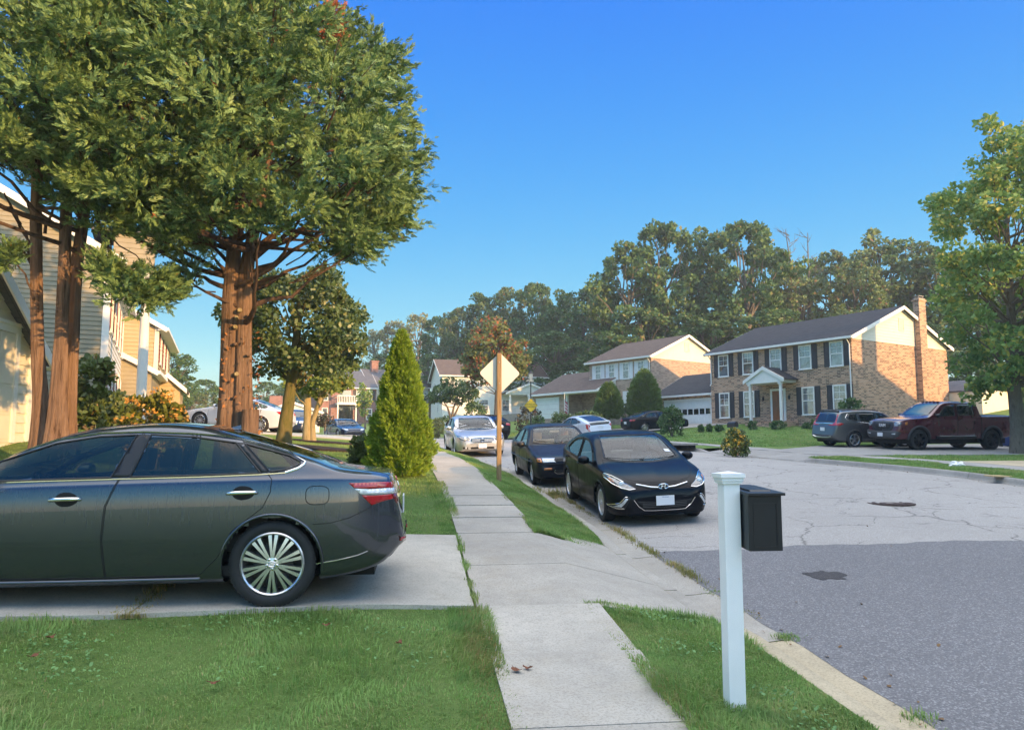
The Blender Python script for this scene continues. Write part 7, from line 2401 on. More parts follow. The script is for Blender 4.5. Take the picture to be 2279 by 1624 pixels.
# ------------------------------------------------------------------ shrubs
def shrub(name, label, px, py, rx, ry, d, lm, n, size, seed, cat='shrub', group=None, flowers=None, nf=0, deep=None, tv=OVAL_V, tf=OVAL_F, ground=True):
    """rounded bush whose middle stands at (px, py), half-sizes rx, ry in frame pixels at depth d"""
    rng = np.random.default_rng(seed)
    c = U(px, py, d); k = d / FPX
    a, b = rx * k, ry * k; dp = deep or min(a, b * 1.3)
    base = (c.x, c.y, min(c.z - b, gz1(c.x, c.y)) if ground else c.z - b)
    root = thing(name, label, cat, base, group=group)
    m = max(16, int(38 * max(a, b) / max(min(a, b), .1)))
    D0 = rng.normal(size=(m, 3)); D0 /= np.linalg.norm(D0, axis=1, keepdims=True); D0[:, 2] = np.where(D0[:, 2] < -.75, -D0[:, 2], D0[:, 2])
    C = D0 * np.array([a, dp, b]) * .70 * rng.uniform(.75, 1.1, (m, 1)) + np.array([0, 0, c.z - base[2]])
    lowz = C[:, 2].min()
    if ground:
        zlo = min(a, b) * .25; C[:, 2] = zlo + (C[:, 2] - lowz) * (C[:, 2].max() - zlo) / max(C[:, 2].max() - lowz, .01)
    Rr = np.full(m, min(a, b) * .42) * rng.uniform(.8, 1.15, m)
    Pn, D = clump_points(C, Rr, max(4, n // m), rng, .4, .35)
    Pn[:, 2] = np.maximum(Pn[:, 2], .02)
    D = D * .7 + rng.normal(size=D.shape) * .5
    stamp('foliage', tv, tf, frames(D, rng=rng), Pn, rng.uniform(size * .7, size * 1.3, len(Pn)), lm, root)
    if flowers:
        Pf, Df = clump_points(C, Rr * 1.12, max(2, nf // m), rng, .9, .8)
        Pf = Pf[Pf[:, 2] > b * .6]; Df = rng.normal(size=Pf.shape) + np.array([0, 0, .3])
        # every flower head is a ball of small petals
        q = 7; off = rng.normal(size=(len(Pf), q, 3)); off /= np.linalg.norm(off, axis=2, keepdims=True)
        PP = (Pf[:, None] + off * size * .55).reshape(-1, 3)
        stamp('flowers', LEAF_V, LEAF_F, frames(off.reshape(-1, 3) + rng.normal(size=(len(PP), 3)) * .4, rng=rng), PP, np.full(len(PP), size * .75), flowers, root)
    mb = MB()
    for i in range(5): limb(mb, (rng.normal() * .05 * a, rng.normal() * .05, -.05), tuple(C[int(rng.integers(m))]), max(.012, b * .05), .006, .02, 4)
    mb.build('stem', B_TREE, root)
    return root


shrub('rhododendron', 'dark rhododendron against the tan house wall', 208, 865, 62, 85, 20.0, L_RHOD, 2600, .16, 51)
shrub('shrub', 'dark leafy shrub between the rhododendron and the hydrangea', 268, 915, 40, 48, 17.0, L_RHOD, 1500, .11, 50)
shrub('hydrangea_bush', 'hydrangea bush full of tan flower heads behind the grey sedan', 345, 915, 92, 48, 13.6, L_HYDR, 2600, .095, 52, flowers=L_FLOW, nf=260)
shrub('shrub', 'dark low bush at the left foot of the bright conical evergreen', 803, 1005, 36, 44, 17.4, L_RHOD, 1300, .10, 53)
shrub('shrub', 'round golden shrub by the road beyond the silver saloon', 974, 944, 21, 17, 52, L_GOLD, 900, .13, 54)
shrub('shrub', 'large dark rounded bush before the white house porch', 1056, 912, 34, 26, 74, L_SHRUB, 900, .25, 55)
shrub('shrub', 'low dark hedge under the white house, left of the fall tree', 1000, 934, 48, 11, 72, L_SHRUB, 800, .22, 56)
shrub('shrub', 'leafy bush below the fall tree trunk', 1106, 934, 30, 13, 68, L_LITE, 600, .2, 57)
shrub('shrub', 'brownish bush right behind the yellow warning sign', 1176, 918, 36, 20, 66, L_MAPL, 800, .2, 58)
shrub('shrub', 'wide loose bush right of the sign post and small mailbox', 1250, 935, 46, 21, 46, L_FOR2, 1500, .14, 59)
shrub('shrub', 'dark bush left of the sign post', 1195, 938, 26, 15, 50, L_SHRUB, 700, .14, 60)
shrub('hedge', 'low clipped hedge below the garage of the pink brick house', 1308, 922, 52, 10, 60, L_SHRUB, 1000, .17, 61, cat='hedge')
shrub('shrub', 'dark bush at the porch of the pink brick house', 1328, 915, 22, 15, 62, L_SHRUB, 600, .18, 62)
shrub('shrub', 'dark clipped bush between the two conical evergreens', 1394, 912, 14, 18, 63, L_SHRUB, 500, .18, 63)
shrub('shrub', 'big round dark green bush in front of the brown brick house garage', 1492, 928, 33, 27, 46, L_SHRUB, 1900, .14, 64)
shrub('shrub', 'large rounded bush at the corner of the brown brick house', 1895, 905, 54, 21, 46.5, L_SHRUB, 1900, .15, 65)
shrub('shrub', 'yellow-flowering bush at the far kerb', 1636, 977, 37, 27, 30, L_RHOD, 1700, .10, 66, flowers=L_YFLO, nf=70)
for i, (px, py, rx, ry) in enumerate(((1674, 943, 14, 8), (1731, 943, 26, 9), (1795, 948, 12, 9), (1578, 949, 9, 6), (1559, 950, 9, 6), (1600, 949, 14, 5), (1815, 940, 16, 10))):
    shrub('shrub', ('low bush left of the porch posts', 'low spreading bush right of the porch', 'round low bush near the dark grey suv', 'small ball bush by the garage wall', 'smaller ball bush next to the garage door', 'low strip of bush below the ground floor window', 'bush below the right ground floor windows')[i] + ' of the brown brick house', px, py, rx, ry, 50 - i * .2, L_SHRUB, 420, .12, 70 + i)
q = U(723, 955, 52)
C, Rr = ell_clumps(rng, U(722, 935, 52), (.65, .6, .42), 16, (.2, .32))
leafy('ornamental_tree', 'little dark purple-leaved tree by the road left of the navy saloon', 'tree', (q.x, q.y, q.z), C, Rr, 60, .11, L_MAPL, [([(0, 0, -.1), (.02, 0, .3), (.0, 0, .6), (.05, 0, .9)], [.05, .04, .03, .01])], B_TREE, 81, nlimb=10, r0=.02)
q = U(812, 948, 76)
C, Rr = ell_clumps(rng, U(811, 893, 76), (.65, .6, 2.0), 26, (.3, .42))
leafy('young_tree', 'thin young tree before the far red brick house', 'tree', (q.x, q.y, q.z), C, Rr, 50, .2, L_PEAR, [([(0, 0, -.3), (.02, 0, 1), (.0, 0, 2.5), (0, 0, 4)], [.09, .07, .05, .01])], B_TREE, 82, nlimb=14, r0=.03)
q = U(1104, 932, 60)
sh5 = [(1022, 770), (1040, 720), (1080, 695), (1130, 700), (1160, 740), (1190, 790), (1195, 850), (1150, 850), (1110, 860), (1050, 880), (1015, 850)]
C, Rr = ell_clumps(rng, U(1100, 785, 60), (3.0, 2.6, 3.2), 80, (.45, .75), sh5)
leafy('broadleaf_tree', 'tree turning orange-brown before the white house, behind the diamond sign', 'tree', (q.x, q.y, q.z), C, Rr, 75, .28, L_FALL, [([(0, 0, -.3), (.02, 0, 1.6), (.1, 0, 3.2), (0, 0, 6.6)], [.17, .14, .12, .02])], B_TREE, 83, nlimb=30, r0=.06)
q = U(1004, 926, 66)
sh6 = [(940, 880), (965, 850), (1010, 835), (1065, 850), (1080, 880), (1050, 905), (960, 905)]
C, Rr = ell_clumps(rng, U(1010, 872, 66), (2.4, 1.8, 1.15), 42, (.36, .55), sh6)
leafy('ornamental_tree', 'low spreading dark tree with several stems before the white house', 'tree', (q.x, q.y, q.z), C, Rr, 70, .22, L_SHRUB, [([(0, 0, -.3), (-.3, 0, .7), (-.9, 0, 1.6)], [.1, .08, .03]), ([(0, 0, -.3), (.2, 0, .8), (.6, 0, 1.8)], [.1, .08, .03]), ([(.1, 0, -.3), (.6, 0, .8), (1.3, 0, 1.7)], [.09, .07, .03])], B_TREE, 84, nlimb=18, r0=.05)


# ------------------------------------------------------------------ the wood behind the houses
def forest_proto(seed, lm, H=18.0, W=5.0, n=70, per=105, leaf=.42, open_=.0, low=.30):
    rng = np.random.default_rng(seed); rn = random.Random(seed)
    root = thing('forest_tree', 'proto', 'tree')
    C = []; Rr = []
    pf = pchip([0, .12, .35, .65, .88, 1], [.45, .8, 1.0, .92, .6, .15])
    ph = rng.random(3) * 6.28
    t = 0
    while len(C) < n and t < 20000:
        t += 1
        f = rng.random(); a = rng.random() * 6.283
        r = W * float(pf(f)) * (1 + .28 * math.sin(2 * a + ph[0]) + .15 * math.sin(5 * a + f * 7 + ph[1])) * math.sqrt(.25 + .75 * rng.random())
        p = np.array([r * math.cos(a), r * math.sin(a), H * (low + (1 - low) * f)])
        q = rng.uniform(.85, 1.7) * (1 - .3 * f)
        if any(np.sum((p - b) ** 2) < (.42 * (q + c)) ** 2 for b, c in zip(C, Rr)): continue
        C.append(p); Rr.append(q)
    C = np.array(C); Rr = np.array(Rr)
    Pn, D = clump_points(C, Rr, per, rng, .5, .4)
    D = D * .5 + rng.normal(size=D.shape) * .5
    stamp('crown', LEAF_V * np.array([1, 1.25, 1]), LEAF_F, frames(D, rng=rng), Pn, rng.uniform(leaf * .6, leaf * 1.35, len(Pn)), lm, root)
    mb = MB(); pts = [(0, 0, -2), (rn.uniform(-.2, .2), 0, H * .2), (rn.uniform(-.5, .5), rn.uniform(-.4, .4), H * .45), (rn.uniform(-.9, .9), rn.uniform(-.6, .6), H * .9)]
    mb.tube(pts, [.42, .33, .25, .04], 9)
    for i in rng.permutation(n)[:26]:
        a = Vector(pts[1]).lerp(Vector(pts[2]), rn.random()) if C[i][2] < H * .6 else Vector(pts[2]).lerp(Vector(pts[3]), rn.random() * .6)
        limb(mb, a, tuple(C[i]), .14, .03, .03, 5, rn)
    mb.build('trunk', B_TREE, root, smooth=60)
    return root


PROT = [forest_proto(101, L_FOR), forest_proto(102, L_FOR, W=4.4, n=62), forest_proto(103, L_FOR2, W=4.6), forest_proto(104, L_FOR2, W=3.6, n=44, per=80), forest_proto(105, L_FOR3, W=4.6, n=52, per=75), forest_proto(106, L_FOR, W=6.2, n=105, low=.22)]
used = set()
# px, top py, depth, kind, width factor, label
WOOD = [
    (1395, 545, 90, 0, 1.0, 'dark green forest tree at the left shoulder of the tallest group'), (1478, 500, 92, 5, .95, 'broad tallest forest tree directly above the pink brick house roof'),
    (1560, 515, 95, 1, 1.0, 'forest tree filling the notch between the two tallest crowns'), (1650, 498, 90, 5, 1.0, 'broad forest crown above the left end of the charcoal roof'),
    (1705, 545, 97, 1, .9, 'forest tree at the right shoulder of the tallest group'), (1775, 590, 92, 3, 1.0, 'thin browning forest tree below the dead bare tops'),
    (1845, 560, 99, 2, .9, 'olive forest tree above the middle of the charcoal roof'), (1900, 585, 90, 2, 1.0, 'olive forest tree above the right half of the charcoal roof'),
    (1955, 508, 97, 3, 1.3, 'open-crowned forest tree left of the brick chimney'), (2025, 535, 94, 1, 1.1, 'forest tree directly above the brick chimney'),
    (2085, 570, 90, 0, 1.0, 'forest tree behind the crown of the yellowing street tree'), (2160, 560, 96, 5, .9, 'forest tree behind the street tree, toward the right edge'),
    (2260, 600, 90, 0, 1.1, 'forest tree behind the trunk of the street tree'), (1340, 640, 105, 4, .7, 'bare-topped pale forest tree left of the tallest group'),
    (1300, 640, 108, 0, 1.0, 'dark forest tree above the pink brick house wing'), (1250, 650, 112, 1, 1.0, 'dark forest tree right of the fall tree top'),
    (1190, 632, 116, 5, .8, 'broad dark forest tree behind the fall tree top'), (1130, 640, 120, 2, 1.0, 'olive forest tree above the top of the fall tree'),
    (1075, 655, 122, 0, 1.0, 'dark forest tree left of the fall tree top'), (1025, 685, 124, 2, 1.0, 'olive forest tree above the roof of the white house'),
    (975, 705, 130, 0, .9, 'dark forest tree just right of the conical evergreen tip'), (930, 700, 140, 4, 1.0, 'pale sunlit forest tree behind the conical evergreen tip'),
    (880, 715, 145, 4, 1.0, 'pale sunlit forest tree left of the conical evergreen tip'), (835, 735, 150, 4, .9, 'pale forest tree at the left end of the wood, by the round-leaved tree'),
    (850, 790, 118, 0, 1.2, 'shaded forest tree behind the far white end house'), (960, 790, 112, 5, 1.1, 'shaded understorey tree behind the white house'),
    (1230, 740, 100, 5, 1.2, 'shaded tree behind the gap left of the pink brick house'), (1440, 690, 86, 5, 1.1, 'shaded low tree behind the pink brick house roof'),
    (1580, 700, 84, 5, 1.1, 'shaded low tree between the two brick houses'), (1720, 690, 80, 5, 1.1, 'shaded low tree behind the left half of the charcoal roof'),
    (1880, 690, 78, 2, 1.2, 'olive low tree behind the right half of the charcoal roof'), (2060, 720, 74, 0, 1.2, 'low dark tree right of the chimney'),
    (2150, 780, 66, 2, 1.2, 'low olive tree behind the pickup bed'), (2240, 760, 64, 5, 1.0, 'low dark tree behind the blue bin'),
    (1120, 780, 108, 1, 1.2, 'dark tree directly behind the white house roof'),
    (385, 775, 74, 1, .95, 'rounded tree on the skyline right of the yellow house'), (350, 810, 78, 2, .8, 'lower tree touching the yellow house corner'), (455, 845, 105, 5, 1.0, 'distant tree left of the twin cypress trunks'),
    (520, 850, 112, 0, 1.0, 'distant tree behind the twin cypress trunks'), (590, 850, 108, 5, .9, 'distant tree right of the twin cypress trunks'), (650, 840, 120, 1, 1.1, 'distant tree behind the mossy trunk'),
    (720, 850, 125, 5, 1.0, 'distant tree behind the small light green tree'), (425, 865, 98, 2, .9, 'low distant tree right of the rounded skyline tree'), (780, 800, 135, 0, 1.2, 'distant dark tree behind the far red brick house'),
]
for i, (px, py, d, k, wf, lb) in enumerate(WOOD):
    top = U(px, py, d)
    g_ = gz1(top.x, top.y)
    Hh = max(6.0, top.z - g_); z0 = top.z - Hh
    o = PROT[k] if k not in used else copy_tree(PROT[k])
    used.add(k)
    f = Hh / 18.2
    fw = wf * max(.75, min(1.25, f ** .35)) if Hh > 10 else wf * max(.55, f ** .6)
    o.location = (top.x, top.y, z0); o.scale = (fw, fw, f); o.rotation_euler = (0, 0, i * 2.4)
    o['label'] = lb; o['group'] = 'trees of the wood behind the houses' if px > 800 else 'distant trees beyond the left houses'
# two dead bare tops
for px, py, lb in ((1792, 518, 'taller dead bare tree top above the charcoal roof'), (1752, 510, 'slender dead bare stem beside the other bare top')):
    q = U(px, py, 93); root = thing('dead_tree', lb, 'tree', (q.x, q.y, gz1(q.x, q.y))); rn = random.Random(px)
    H = q.z - root.location.z; mb = MB(); mb.tube([(0, 0, -1), (.1, 0, H * .5), (.2, 0, H * .8), (rn.uniform(-.5, .5), 0, H)], [.25, .16, .1, .03], 7)
    for _ in range(16):
        f = rn.uniform(.62, .97); s_ = Vector((.2 * f, 0, H * f)); e = s_ + Vector((rn.uniform(-1.6, 1.6), rn.uniform(-1, 1), rn.uniform(.3, 1.5)))
        limb(mb, s_, e, .05, .015, .0, 4, rn)
        for _ in range(2): limb(mb, s_.lerp(e, .6), e + Vector((rn.uniform(-.6, .6), 0, rn.uniform(-.1, .6))), .022, .01, 0, 3, rn)
    mb.build('trunk', B_TREE, root)
# ------------------------------------------------------------------ houses across the street beside and behind the camera, unseen, sized to shade it
def far_house(label, x0, y0, x1, y1, eave, rise, m, roof, rz=0.0, chim=None, axis='y'):
    zg = min(gz1(x, y) for x in (x0, x1) for y in (y0, y1))
    r = thing('house', label, 'house', (x0, y0, zg), 0)
    L, D = x1 - x0, y1 - y0
    walls(r, 0, L, 0, D, -1, eave - zg, m)
    if axis == 'y':
        for F in (Face((0, 0, 0), (1, 0, 0), (0, -1, 0)), Face((L, D, 0), (-1, 0, 0), (0, 1, 0))): gable_tri(r, F, L, eave - zg, rise, M_CREAM)
    else:
        for F in (Face((0, D, 0), (0, -1, 0), (-1, 0, 0)), Face((L, 0, 0), (0, 1, 0), (1, 0, 0))): gable_tri(r, F, D, eave - zg, rise, M_CREAM)
    gable_roof(r, 0, L, 0, D, eave - zg, rise, roof, .35, .25, axis=axis)
    Fw = Face((0, D, 0), (0, -1, 0), (-1, 0, 0))
    if D > 4.5:
        n = int(D / 2.6)
        for k in range(n):
            for z in ((.6, 3.3) if eave - zg > 4.8 else (.6,)): window(r, Fw, D * (k + .5) / n, z, .95, 1.55, M_SHUT)
    if chim:
        c_ = MB(); c_.box(chim[0] - x0, chim[1] - y0, 0, chim[0] - x0 + 1.0, chim[1] - y0 + 1.3, chim[2] - zg); c_.build('chimney', M_CHIM, r)
    return r


far_house('brick house across the street behind the camera', 20.5, -36, 28.5, -10.8, 7.2, 2.1, M_BRICK2, M_ROOF2)
far_house('sided house across the street level with the camera', 20.5, -9.6, 28.5, -.1, 6.0, 1.75, M_PALE, M_ROOF3)
far_house('low garage across the street', 21, .0, 28, 2.0, 4.3, .7, M_PALE, M_ROOF3)
far_house('brick house across the street just outside the view', 20.8, 2.1, 28.5, 12.8, 6.3, 1.8, M_BRICK, M_ROOF)
far_house('sided house at the end of the brown walk', 28, 13.4, 36, 34, 8.4, 2.4, M_CREAM, M_ROOF2)
far_house('tall brick house on the rise right of the view', 40, 22.0, 48, 38.0, 9.0, 3.9, M_BRICK2, M_ROOF, axis='x', chim=(43.5, 31.9, 16.2))



# ------------------------------------------------------------------ letterbox on its white post
q = U(1634, 1550, 4.6); zq = gz1(q.x, q.y)
M_VINYL = mat('white_vinyl', (.88, .875, .86), .4, var=.03, vs=6)
mb_ = thing('mailbox', 'black letterbox with sloping lid on a square white post by the kerb', 'mailbox', (q.x, q.y, zq), R(7))
HP = EYE - .155 - zq
p_ = MB(); p_.box(-.049, -.049, -.2, .049, .049, HP - .05); p_.build('post', M_VINYL, mb_, bevel=.004)
p_ = MB()
for z0, z1, h in ((HP - .07, HP - .055, .060), (HP - .055, HP - .035, .066), (HP - .035, HP - .012, .074)): p_.box(-h, -h, z0, h, h, z1 - .0005)
p_.add([(-.076, -.076, HP - .012), (.076, -.076, HP - .012), (.076, .076, HP - .012), (-.076, .076, HP - .012), (0, 0, HP + .002)], [(0, 1, 4), (1, 2, 4), (2, 3, 4), (3, 0, 4), (3, 2, 1, 0)])
p_.build('post_cap', M_VINYL, mb_, bevel=.002)
zb = 1.10 - zq + .0
bx = MB(); bx.prism([(.056, -.14, zb), (.056, -.14, zb + .315), (.056, .24, zb + .335), (.056, .24, zb + .03)], (.20, 0, 0)); bx.build('box', mat('black_letterbox', (.010, .012, .014), .38, var=.15, vs=9, bump=.06, bs=140), mb_, bevel=.004)
fr_ = MB(); Fm = Face((.056, -.1402, zb), (1, 0, 0), (0, -1, 0))
for a in ((.028, .02, .172, .026), (.028, .262, .172, .268), (.028, .026, .034, .262), (.166, .026, .172, .262)): bar(fr_, Fm, *a, 0, .003)
fr_.build('front_panel', M_BLACK, mb_)
ld = MB(); ld.prism([(.048, -.165, zb + .312), (.048, -.165, zb + .328), (.048, .25, zb + .352), (.048, .25, zb + .334)], (.222, 0, 0)); ld.prism([(.09, -.10, zb + .330), (.09, -.08, zb + .342), (.09, .2, zb + .358), (.09, .2, zb + .345)], (.13, 0, 0)); ld.build('lid', M_BLACK, mb_, bevel=.003)
sp_ = MB(); Fs = Face((.0555, .22, zb), (0, -1, 0), (-1, 0, 0)); bar(sp_, Fs, .08, .05, .10, .27, 0, .004); sp_.build('side_rib', M_BLACK, mb_)

# ------------------------------------------------------------------ road signs, lamp, flag
def rounded_diamond(h, r=.06, n=5):
    pts = []
    for k in range(4):
        a0 = PI / 2 * k
        c = Vector((math.cos(a0), math.sin(a0))) * (h - r * 1.414)
        for j in range(n): a = a0 - PI / 4 + PI / 2 * j / (n - 1); pts.append((c.x + r * math.cos(a), c.y + r * math.sin(a)))
    return pts


M_ALU = mat('sign_aluminium', (.62, .58, .53), .45, metal=.25, var=.05, vs=2)
M_YSIGN = mat('sign_yellow', (.75, .50, .01), .4, var=.04)
def wood_post_mat():
    t = NT('post_wood'); v = t.coord('Object', (6, 6, .35)); f = t.noise(v, 9, 5, .6)
    t.l(t.mix(t.ramp(f, [(.35, 0.), (.65, 1.)]), (.20, .125, .06), (.34, .235, .12)), t.p.inputs['Base Color']); t.p.inputs['Roughness'].default_value = .85; t.bump(f, .5, .005)
    return t.m
M_POSTW = wood_post_mat()
q = U(1110, 1058, 16.0); zq = gz1(q.x, q.y)
sg = thing('road_sign', 'blank grey back of a diamond road sign on a wooden post in the verge', 'road sign', (q.x, q.y, zq), R(9))
top = U(1112, 786, 16).z - zq
p_ = MB(); p_.box(-.046, -.046, -.3, .046, .046, top); p_.build('post', M_POSTW, sg, bevel=.006)
zc = U(1114, 830, 16).z - zq
p_ = MB(); p_.prism([(a + .02, .048, zc + b) for a, b in rounded_diamond(.435)], (0, .004, 0)); p_.build('sign_plate', M_ALU, sg)
p_ = MB()
for dz in (-.22, .22): p_.lathe([(.014, 0), (.014, .006), (0, .008)], 8, Matrix.Translation((0, -.047, zc + dz)) @ Matrix.Rotation(PI / 2, 4, 'X'))
p_.build('bolts', M_KERB, sg)

q = U(1181, 957, 48); zq = gz1(q.x, q.y)
lp = thing('lamp_post', 'slim black lamp post with a lantern at the bend of the road', 'lamp post', (q.x, q.y, zq), R(14))
tz = U(1181, 836, 48).z - zq
p_ = MB(); p_.lathe([(.075, -.3), (.075, .5), (.055, .55), (.04, .6), (.035, tz - .42), (.05, tz - .4), (.05, tz - .36)], 10); p_.build('pole', M_BLACK, lp)
p_ = MB(); p_.lathe([(.09, tz - .36), (.17, tz + .12)], 4, Matrix.Rotation(PI / 4, 4, 'Z')); ln_ = p_.build('lantern', mat('frosted_glass', (.6, .55, .45), .4, var=.05), lp)
p_ = MB(); p_.lathe([(.21, tz + .12), (.17, tz + .17), (.06, tz + .27), (.02, tz + .34), (0, tz + .36)], 4, Matrix.Rotation(PI / 4, 4, 'Z'), cap0=True); p_.build('lantern_cap', M_BLACK, lp)
zc = U(1181, 902, 48).z - zq
ys = thing('warning_sign', 'yellow diamond sign warning of children, fixed to the lamp post', 'road sign', (q.x, q.y, zq + zc), R(9))
p_ = MB(); p_.prism([(a, -.05, b) for a, b in rounded_diamond(.44)], (0, .005, 0)); p_.build('sign_plate', M_YSIGN, ys)
p_ = MB()
o_, i_ = rounded_diamond(.425), rounded_diamond(.405)
n_ = len(o_); p_.add([(a, -.0522, b) for a, b in o_ + i_], [(k, (k + 1) % n_, n_ + (k + 1) % n_, n_ + k) for k in range(n_)]); p_.build('sign_border', M_BLACK, ys)
for txt, z in (('WATCH FOR', .055), ('CHILDREN', -.085)):
    c_ = bpy.data.curves.new('lettering', 'FONT'); c_.body = txt; c_.size = .13; c_.align_x = 'CENTER'; c_.align_y = 'CENTER'; c_.extrude = .001; c_.offset = .002
    flat_text('lettering', c_, (0, -.0525, z), (PI / 2, 0, 0), M_BLACK, ys)


def post_box(label, px, py, d, flag=None, tint=None, h=1.0):
    q = U(px, py, d); zq = gz1(q.x, q.y)
    r = thing('mailbox', label, 'mailbox', (q.x, q.y, zq), R(20)); h = q.z - zq
    p_ = MB(); p_.box(-.05, -.05, -.2, .05, .05, h - .1); p_.build('post', tint or M_TRIM, r)
    p_ = MB(); p_.prism([(.08 * math.cos(a) * 1.1, -.25, h + .02 + .10 * math.sin(a)) for a in np.linspace(0, PI, 9)] + [(-.088, -.25, h - .1), (.088, -.25, h - .1)], (0, .5, 0)); p_.build('box', M_BLACK, r)
    if flag: p_ = MB(); p_.box(.092, -.1, h - .05, .10, .06, h + .0); p_.build('flag', M_RED, r)
    return r


post_box('small black rounded mailbox right of the lamp post', 1189, 948, 45.5, None)
post_box('mailbox with a red flag behind the yellow-flowering bush', 1630, 945, 31, True, M_POSTW)
q = U(1256, 930, 64); zq = gz1(q.x, q.y)
fl = thing('flag', 'striped flag hanging limp from a pole before the white garage door', 'flag', (q.x, q.y, zq), R(30))
tz = U(1254, 876, 64).z - zq
p_ = MB(); p_.tube([(0, 0, -.2), (0, 0, tz)], .022, 7); p_.lathe([(.0, tz + .06), (.04, tz + .03), (0, tz)], 8); p_.build('pole', M_WHITE, fl)
t = NT('flag_stripes'); v = t.n('ShaderNodeTexCoord'); sp_ = t.n('ShaderNodeSeparateXYZ'); t.l(v.outputs['Object'], sp_.inputs[0])
k_ = t.math('MULTIPLY_ADD', sp_.outputs[0], 9.0, t.math('MULTIPLY', sp_.outputs[2], 3.2)); t.l(t.mix(t.math('GREATER_THAN', t.math('FRACT', k_), .5), (.62, .62, .64), (.30, .015, .03)), t.p.inputs['Base Color']); t.p.inputs['Roughness'].default_value = .8
V = []; F = []
for i in range(15):
    for j in range(9):
        f = i / 14; g_ = j / 8
        V.append((.03 + g_ * .34 * (.6 + .4 * math.sin(f * 2 + .6)) + .03 * math.sin(f * 9), .05 * math.sin(g_ * 14 + f * 2), tz - .55 - f * 1.4 - g_ * .15))
for i in range(14):
    for j in range(8): F.append((i * 9 + j, i * 9 + j + 1, i * 9 + j + 10, i * 9 + j + 9))
p_ = MB(); p_.add(V, F); p_.build('cloth', t.m, fl, smooth=60)
a, b = U(1278, 957, 47), U(1269, 921, 47)
st = thing('marker_stake', 'thin white stake leaning in the lawn beyond the white hybrid', 'stake', tuple(a)); p_ = MB(); p_.tube([(0, 0, -.2), tuple(b - a)], .018, 6); p_.build('rod', M_WHITE, st)

# ------------------------------------------------------------------ things lying about
def ground_hit(px, py):
    lo, hi = 2.5, 80.0
    for d in np.arange(2.5, 80, .05):
        p = U(px, py, d)
        if p.z <= gz1(p.x, p.y): return p
    return U(px, py, 20)


q = ground_hit(1982, 1120)
mh = thing('manhole_cover', 'rusty round manhole cover in the worn asphalt', 'manhole cover', (q.x, q.y, gz1(q.x, q.y) + .004), 0)
M_RUST = mat('rusty_iron', (.085, .055, .045), .7, metal=.4, var=.4, vs=14, bump=.4)
p_ = MB(); p_.lathe([(.42, -.03), (.42, .004), (.385, .006), (.38, -.004), (.34, -.004), (.335, .006), (.26, .006), (.255, -.002), (.20, -.002), (.195, .006), (.10, .006), (.095, -.002), (0, -.002)], 40); p_.build('cover', M_RUST, mh)
p_ = MB()
for k in range(12): a = 2 * PI * k / 12; p_.cbox((.3 * math.cos(a), .3 * math.sin(a), .008), (.05, .03, .006), a)
p_.build('studs', M_RUST, mh)


def blot(px, py, rx, ry, m, name, dz, seed):
    """irregular patch on the ground with its own outline"""
    c = ground_hit(px, py); k = (c.y) / FPX; rn = random.Random(seed)
    e = ground_hit(px, py + ry); ly = abs(c.y - e.y)
    ph = [rn.uniform(0, 6.28) for _ in range(4)]
    pts = []
    for t_ in np.linspace(0, 2 * PI, 41)[:-1]:
        r = 1 + .22 * math.sin(2 * t_ + ph[0]) + .16 * math.sin(5 * t_ + ph[1]) + .10 * math.sin(9 * t_ + ph[2]) + rn.uniform(-.06, .06)
        pts.append((c.x + rx * k * r * math.cos(t_), c.y + ly * r * math.sin(t_)))
    return drape(name, pts, dz, m, .1, thick=.001)


M_OIL = asphalt_mat('oil_stain_asphalt', (.035, .03, .028), (.07, .062, .06), (.11, .10, .10), scale=150)
blot(1838, 1284, 34, 10, M_OIL, 'oil_stain', .017, 4)
M_DAMP = concrete_mat('stained_concrete', (.33, .275, .19), .3, (.3, .24, .15))
for i, (px, py, rx, ry) in enumerate(((790, 1300, 70, 11), (830, 1323, 95, 11), (790, 1285, 60, 8))):
    blot(px, py + 6, rx, ry, M_DAMP, 'damp_stain', .024 + .004 * i, 10 + i)
# storm drain mouth in the far kerb
x0, y0 = P(31.6, RW + .02); x1, y1 = P(34.4, RW + .02)
dn = thing('storm_drain', 'dark storm drain mouth in the far kerb left of the drive', 'drain', (float(x0), float(y0), gz1(float(x0), float(y0))), math.atan2(y1 - y0, x1 - x0))
p_ = MB(); p_.box(0, -.02, .0, 2.9, .35, .13); p_.build('mouth', M_GAP, dn)
p_ = MB(); p_.box(-.15, -.05, .13, 3.05, .8, .22); p_.build('cover_slab', M_KERB, dn, bevel=.01)


def bin_(label, px, py, d, m, h, w):
    q = U(px, py, d); zq = gz1(q.x, q.y); r = thing('wheelie_bin', label, 'bin', (q.x, q.y, zq), R(20))
    p_ = MB(); p_.prism([(-w * .42, -w * .42, .06), (w * .42, -w * .42, .06), (w * .42, w * .42, .06), (-w * .42, w * .42, .06)], (0, 0, .02))
    V = [(sx * w * .42, sy * w * .42, .06) for sx, sy in ((-1, -1), (1, -1), (1, 1), (-1, 1))] + [(sx * w * .5, sy * w * .5, h - .08) for sx, sy in ((-1, -1), (1, -1), (1, 1), (-1, 1))]
    p_.add(V, [(0, 1, 5, 4), (1, 2, 6, 5), (2, 3, 7, 6), (3, 0, 4, 7), (4, 5, 6, 7)]); p_.build('body', m, r)
    p_ = MB(); p_.box(-w * .54, -w * .54, h - .078, w * .54, w * .54, h); p_.build('lid', m, r, bevel=.02)
    for sd in (-1, 1): p_ = MB(); p_.lathe([(0, 0), (.11, 0), (.11, .05), (0, .05)], 14, Matrix.Translation((sd * w * .45, w * .4, .11)) @ Matrix.Rotation(PI / 2, 4, 'Y')); p_.build('wheel', M_RUB, r)


